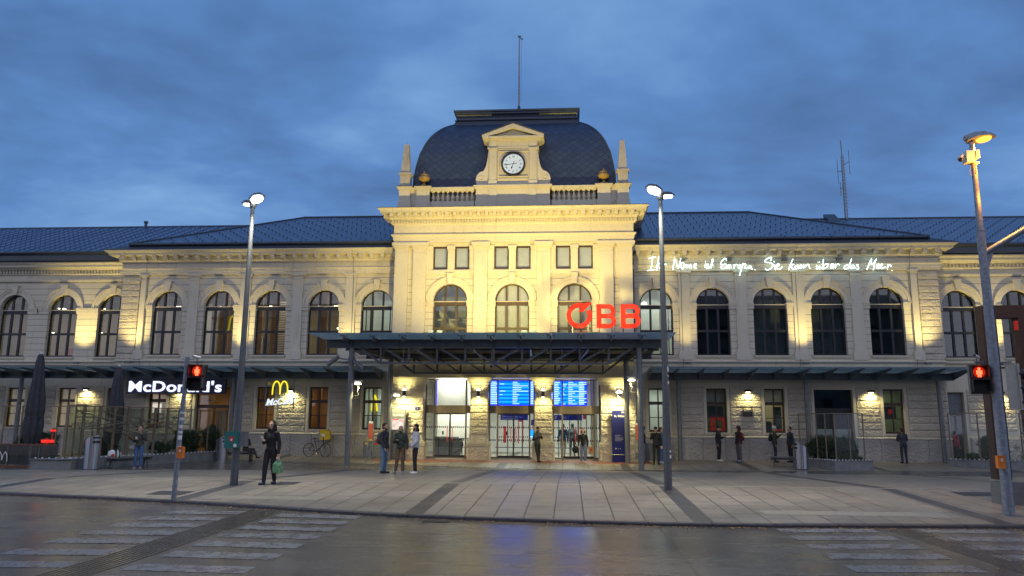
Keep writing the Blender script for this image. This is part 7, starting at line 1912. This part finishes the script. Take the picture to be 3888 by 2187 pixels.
s, J, k = person(-3.28, -12.35, R(-5), 1.74, 'balding man in dark green jacket looking at his phone', ('green_bomber', (.032, .042, .036)), ('brown_trousers', (.115, .075, .045), 1.15), ('chequered_shoes', (.28, .28, .30)), None, dict(PHL, kneeL=(-.10, -.04, .49), ankL=(-.16, -.03, .085), wrR=(.27, -.05, .87), head=(0, -.03, 1.60)), beard=('brown_beard', (.05, .03, .02)), group='three men chatting')
phone(s, (J['wrL'][0]+.04, J['wrL'][1]-.08, J['wrL'][2]+.02), k, label='dark phone of the balding man')
s, J, k = person(-2.72, -12.4, R(-70), 1.78, 'bearded man in a white puffer jacket, right of the three chatting men', ('white_puffer', (.52, .53, .58)), DK, WS, HB, dict(elL=(-.21, -.02, 1.13), wrL=(-.20, -.17, .98), elR=(.21, -.02, 1.13), wrR=(.20, -.17, .98)), beard=HB, hood=('black_hood', (.012, .012, .014)), puffy=1, group='three men chatting')
# by the doors
s, J, k = person(1.30, -1.95, R(40), 1.72, 'man in grey jacket and dark red cap leaning on the pier', ('camo_grey', (.055, .062, .07)), BLK+(1.1,), BS, None, dict(elR=(.22, -.10, 1.16), wrR=(.07, -.27, 1.27), elL=(-.22, -.10, 1.16), wrL=(-.06, -.27, 1.27), kneeL=(-.12, -.12, .50), ankL=(-.14, -.26, .085), head=(0, -.05, 1.60)), hat=('dark_red_cap', (.06, .018, .018), 'cap'), beard=HB, group='people by the doors')
phone(s, (0, J['wrL'][1]-.07, J['wrL'][2]+.02), k, label='phone of the man leaning on the pier'); backpack(s, J, k, ('black_pack', (.013, .013, .016)), 'black backpack of the man leaning on the pier')
s, J, k = person(3.55, -2.05, R(-10), 1.62, 'woman in a black sweater and wide jeans standing before the right doors', BLK, ('washed_denim', (.17, .21, .29), 1.3), WS, HBr, dict(), hairlen=.12, female=True, group='people by the doors')
hb = thing('shoulder_bag', 'round black shoulder bag held by the woman at the doors', 'bag', (3.18, -2.10, gz(-2.05)+.62)); MB().ball((0, 0, 0), .17, 14, 10, (1, .5, 1.0)).build('body', cmat(*BLK), hb); MB().path([(-.08, 0, .14), (0.02, 0, .30), (.08, 0, .14)], .012).build('handle', cmat(*BLK), hb)
pbg = thing('paper_bag', 'brown paper bag with a red print held by the woman at the doors', 'bag', (3.94, -2.12, gz(-2.05)+.42)); MB().box(-.13, .13, -.06, .06, 0, .36).build('body', plain('kraft_paper', (.42, .24, .09), .7), pbg); MB().prism(arc(0, .20, .06, 0, 6.283, 14)[:-1], -.064, -.061).build('print', 'red', pbg); MB().path([(-.06, 0, .36), (-.04, 0, .46), (.04, 0, .46), (.06, 0, .36)], .006).build('handle', plain('kraft_handle', (.42, .24, .09), .7), pbg)
# inside the hall
person(2.55, .9, R(180), 1.75, 'person in a blue jacket walking into the hall behind the right doors', ('blue_jacket', (.03, .06, .12)), ('pale_trousers', (.30, .28, .26)), BS, HB, dict(WALK), ground=0.0, group='people inside the hall')
person(3.05, 3.4, R(175), 1.78, 'person in dark clothes deep inside the hall', ('dark_coat', (.03, .032, .04)), DK, BS, HB, ground=0.0, group='people inside the hall')
# right of the doors
s, J, k = person(6.45, -2.2, R(-95), 1.78, 'person with grey trousers and red shoes half hidden behind the canopy posts', BLK, ('pale_grey_trousers', (.28, .28, .30)), ('red_shoes', (.45, .03, .02)), HB, group='people right of the entrance')
s, J, k = person(7.02, -2.6, R(5), 1.78, 'man in a black coat and cap drinking next to the right lamp post', BLK, BLK, BS, None, dict(elL=(-.24, -.06, 1.20), wrL=(-.10, -.22, 1.46), wrR=(.24, -.05, .86)), hat=('dark_cap', (.02, .02, .025), 'cap'), coat=.05, group='people right of the entrance')
person(7.35, -2.0, R(60), 1.72, 'person in a blue patterned jacket hidden behind the man with the cap', ('blue_pattern', (.08, .11, .16)), JEAN, WS, HB, group='people right of the entrance')
s, J, k = person(10.32, -.75, R(60), 1.74, 'man in black coat and cap with phone by the second right window', BLK, DK, WS, None, dict(PH, **{}), hat=('black_cap', (.015, .015, .015), 'cap'), coat=.05, group='people queueing along the right wing')
phone(s, (J['wrR'][0], J['wrR'][1]-.08, J['wrR'][2]+.02), k, label='phone of the man in the flat cap')
s, J, k = person(11.30, -.8, R(-70), 1.76, 'person in a dark red hooded jacket under the wall lamp', ('maroon_jacket', (.050, .018, .022)), ('grey_track_pants', (.11, .11, .11), 1.2), ('grey_trainers', (.25, .27, .30)), HB, dict(), hood='up', group='people queueing along the right wing'); backpack(s, J, k, ('red_pack', (.22, .02, .02)), 'red backpack of the hooded person')
s, J, k = person(13.02, -.95, R(75), 1.76, 'person in olive jacket and white knitted hat holding up a phone', ('olive_parka', (.045, .042, .022)), ('dark_blue_trousers', (.02, .025, .04), 1.15), BS, None, dict(elR=(.22, -.12, 1.20), wrR=(.10, -.30, 1.33)), hat=('white_beanie', (.45, .47, .45), 'beanie'), group='people queueing along the right wing'); backpack(s, J, k, ('black_pack', (.013, .013, .016)), 'black backpack of the person in the white hat')
s, J, k = person(13.78, -.9, R(-75), 1.74, 'person in a dark blue coat with white trouser stripes left of the right bin', ('dark_blue_coat', (.018, .022, .038)), DK, BS, HBr, dict(), coat=.16, group='people queueing along the right wing')
s, J, k = person(19.25, -.75, R(180), 1.72, 'man in dark jacket seen from behind at the last right window sill', ('grey_blue_jacket', (.035, .040, .055)), ('dark_work_trousers', (.03, .035, .045), 1.1), BS, HBr, dict(elL=(-.24, -.12, 1.15), wrL=(-.12, -.26, 1.10), elR=(.24, -.12, 1.15), wrR=(.12, -.26, 1.10)), lean=.12, group='people queueing along the right wing')
person(22.05, -.1, R(100), 1.55, 'person in red clothing half hidden behind the planter at the right edge', ('red_jacket', (.30, .02, .025)), DK, BS, HB, group='people at the right edge')
# left: standing with phone
s, J, k = person(-14.0, -10.95, R(15), 1.68, 'person in olive jacket and blue jeans beside the left bench', ('olive_jacket', (.055, .055, .045)), ('bright_denim', (.055, .12, .28), 1.1), ('beige_shoes', (.34, .31, .27)), HBr, dict(PHL, elR=(.23, -.02, 1.18), wrR=(.09, -.15, 1.42)), group='people on the left')
phone(s, (J['wrL'][0]+.03, J['wrL'][1]-.08, J['wrL'][2]+.04), k, label='bright phone of the person beside the left bench', lit=True)
sb = thing('hand_bag', 'small patterned shoulder bag of the person beside the left bench', 'bag', (-14.22, -11.1, gz(-10.95)+.80)); MB().ball((0, 0, 0), .12, 12, 8, (1, .5, .9)).build('body', plain('patterned_bag', (.25, .22, .20), .6, var=.7, scale=30), sb); MB().path([(-.04, 0, .09), (.05, .05, .35), (.12, .1, .62)], .008).build('strap', 'black', sb)
# seated person behind the lamp post
s, J, k = person(-13.05, -2.95, R(70), 1.74, 'seated person in dark clothes on the bench behind the left lamp post', ('dark_brown_jacket', (.045, .03, .028)), ('dark_tan_trousers', (.05, .04, .035), 1.0), BS, HB,
    dict(pel=(0, 0, .55), waist=(0, 0, .70), chest=(0, -.02, .88), neck=(0, -.02, 1.07), head=(0, -.05, 1.23), shL=(-.175, -.01, 1.01), shR=(.175, -.01, 1.01), elL=(-.22, -.08, .76), elR=(.22, -.08, .76), wrL=(-.08, -.28, .74), wrR=(.08, -.28, .74),
         hipL=(-.09, -.02, .53), hipR=(.09, -.02, .53), kneeL=(-.11, -.44, .52), kneeR=(.10, -.44, .56), ankL=(-.12, -.42, .085), ankR=(.02, -.72, .22)), group='people on the left')
# ------------------------------------------------------------------ the dark street front opposite (behind the camera; the windows and wet ground mirror it)
def block(x, w, h, label, seed):
    r = random.Random(seed); s = thing('street_block', label, 'building', (x, -68, ROADZ)); mb = MB(); mb.box(-w/2, w/2, -12, 0, 0, h); mb.build('wall', plain('dusky_render', (.20, .18, .16), .85, var=.2, scale=.6), s)
    MB().prismx([(-12.5, h), (.4, h), (.4, h+.3), (-6, h+3.2), (-12.5, h+.3)], -w/2-.2, w/2+.2).build('roof', 'lead', s)
    for k in range(int(w/3.4)):
        for f in range(int(h/3.3)):
            xx = -w/2+1.9+k*3.4; MB().box(xx-.6, xx+.6, .0, .06, 1.0+f*3.3, 2.7+f*3.3).build('window', 'black', s)
block(-34, 30, 17, 'plain street block opposite the left wing', 1); block(0, 34, 15.5, 'plain street block opposite the entrance', 2); block(34, 30, 18, 'plain street block opposite the right wing', 3)
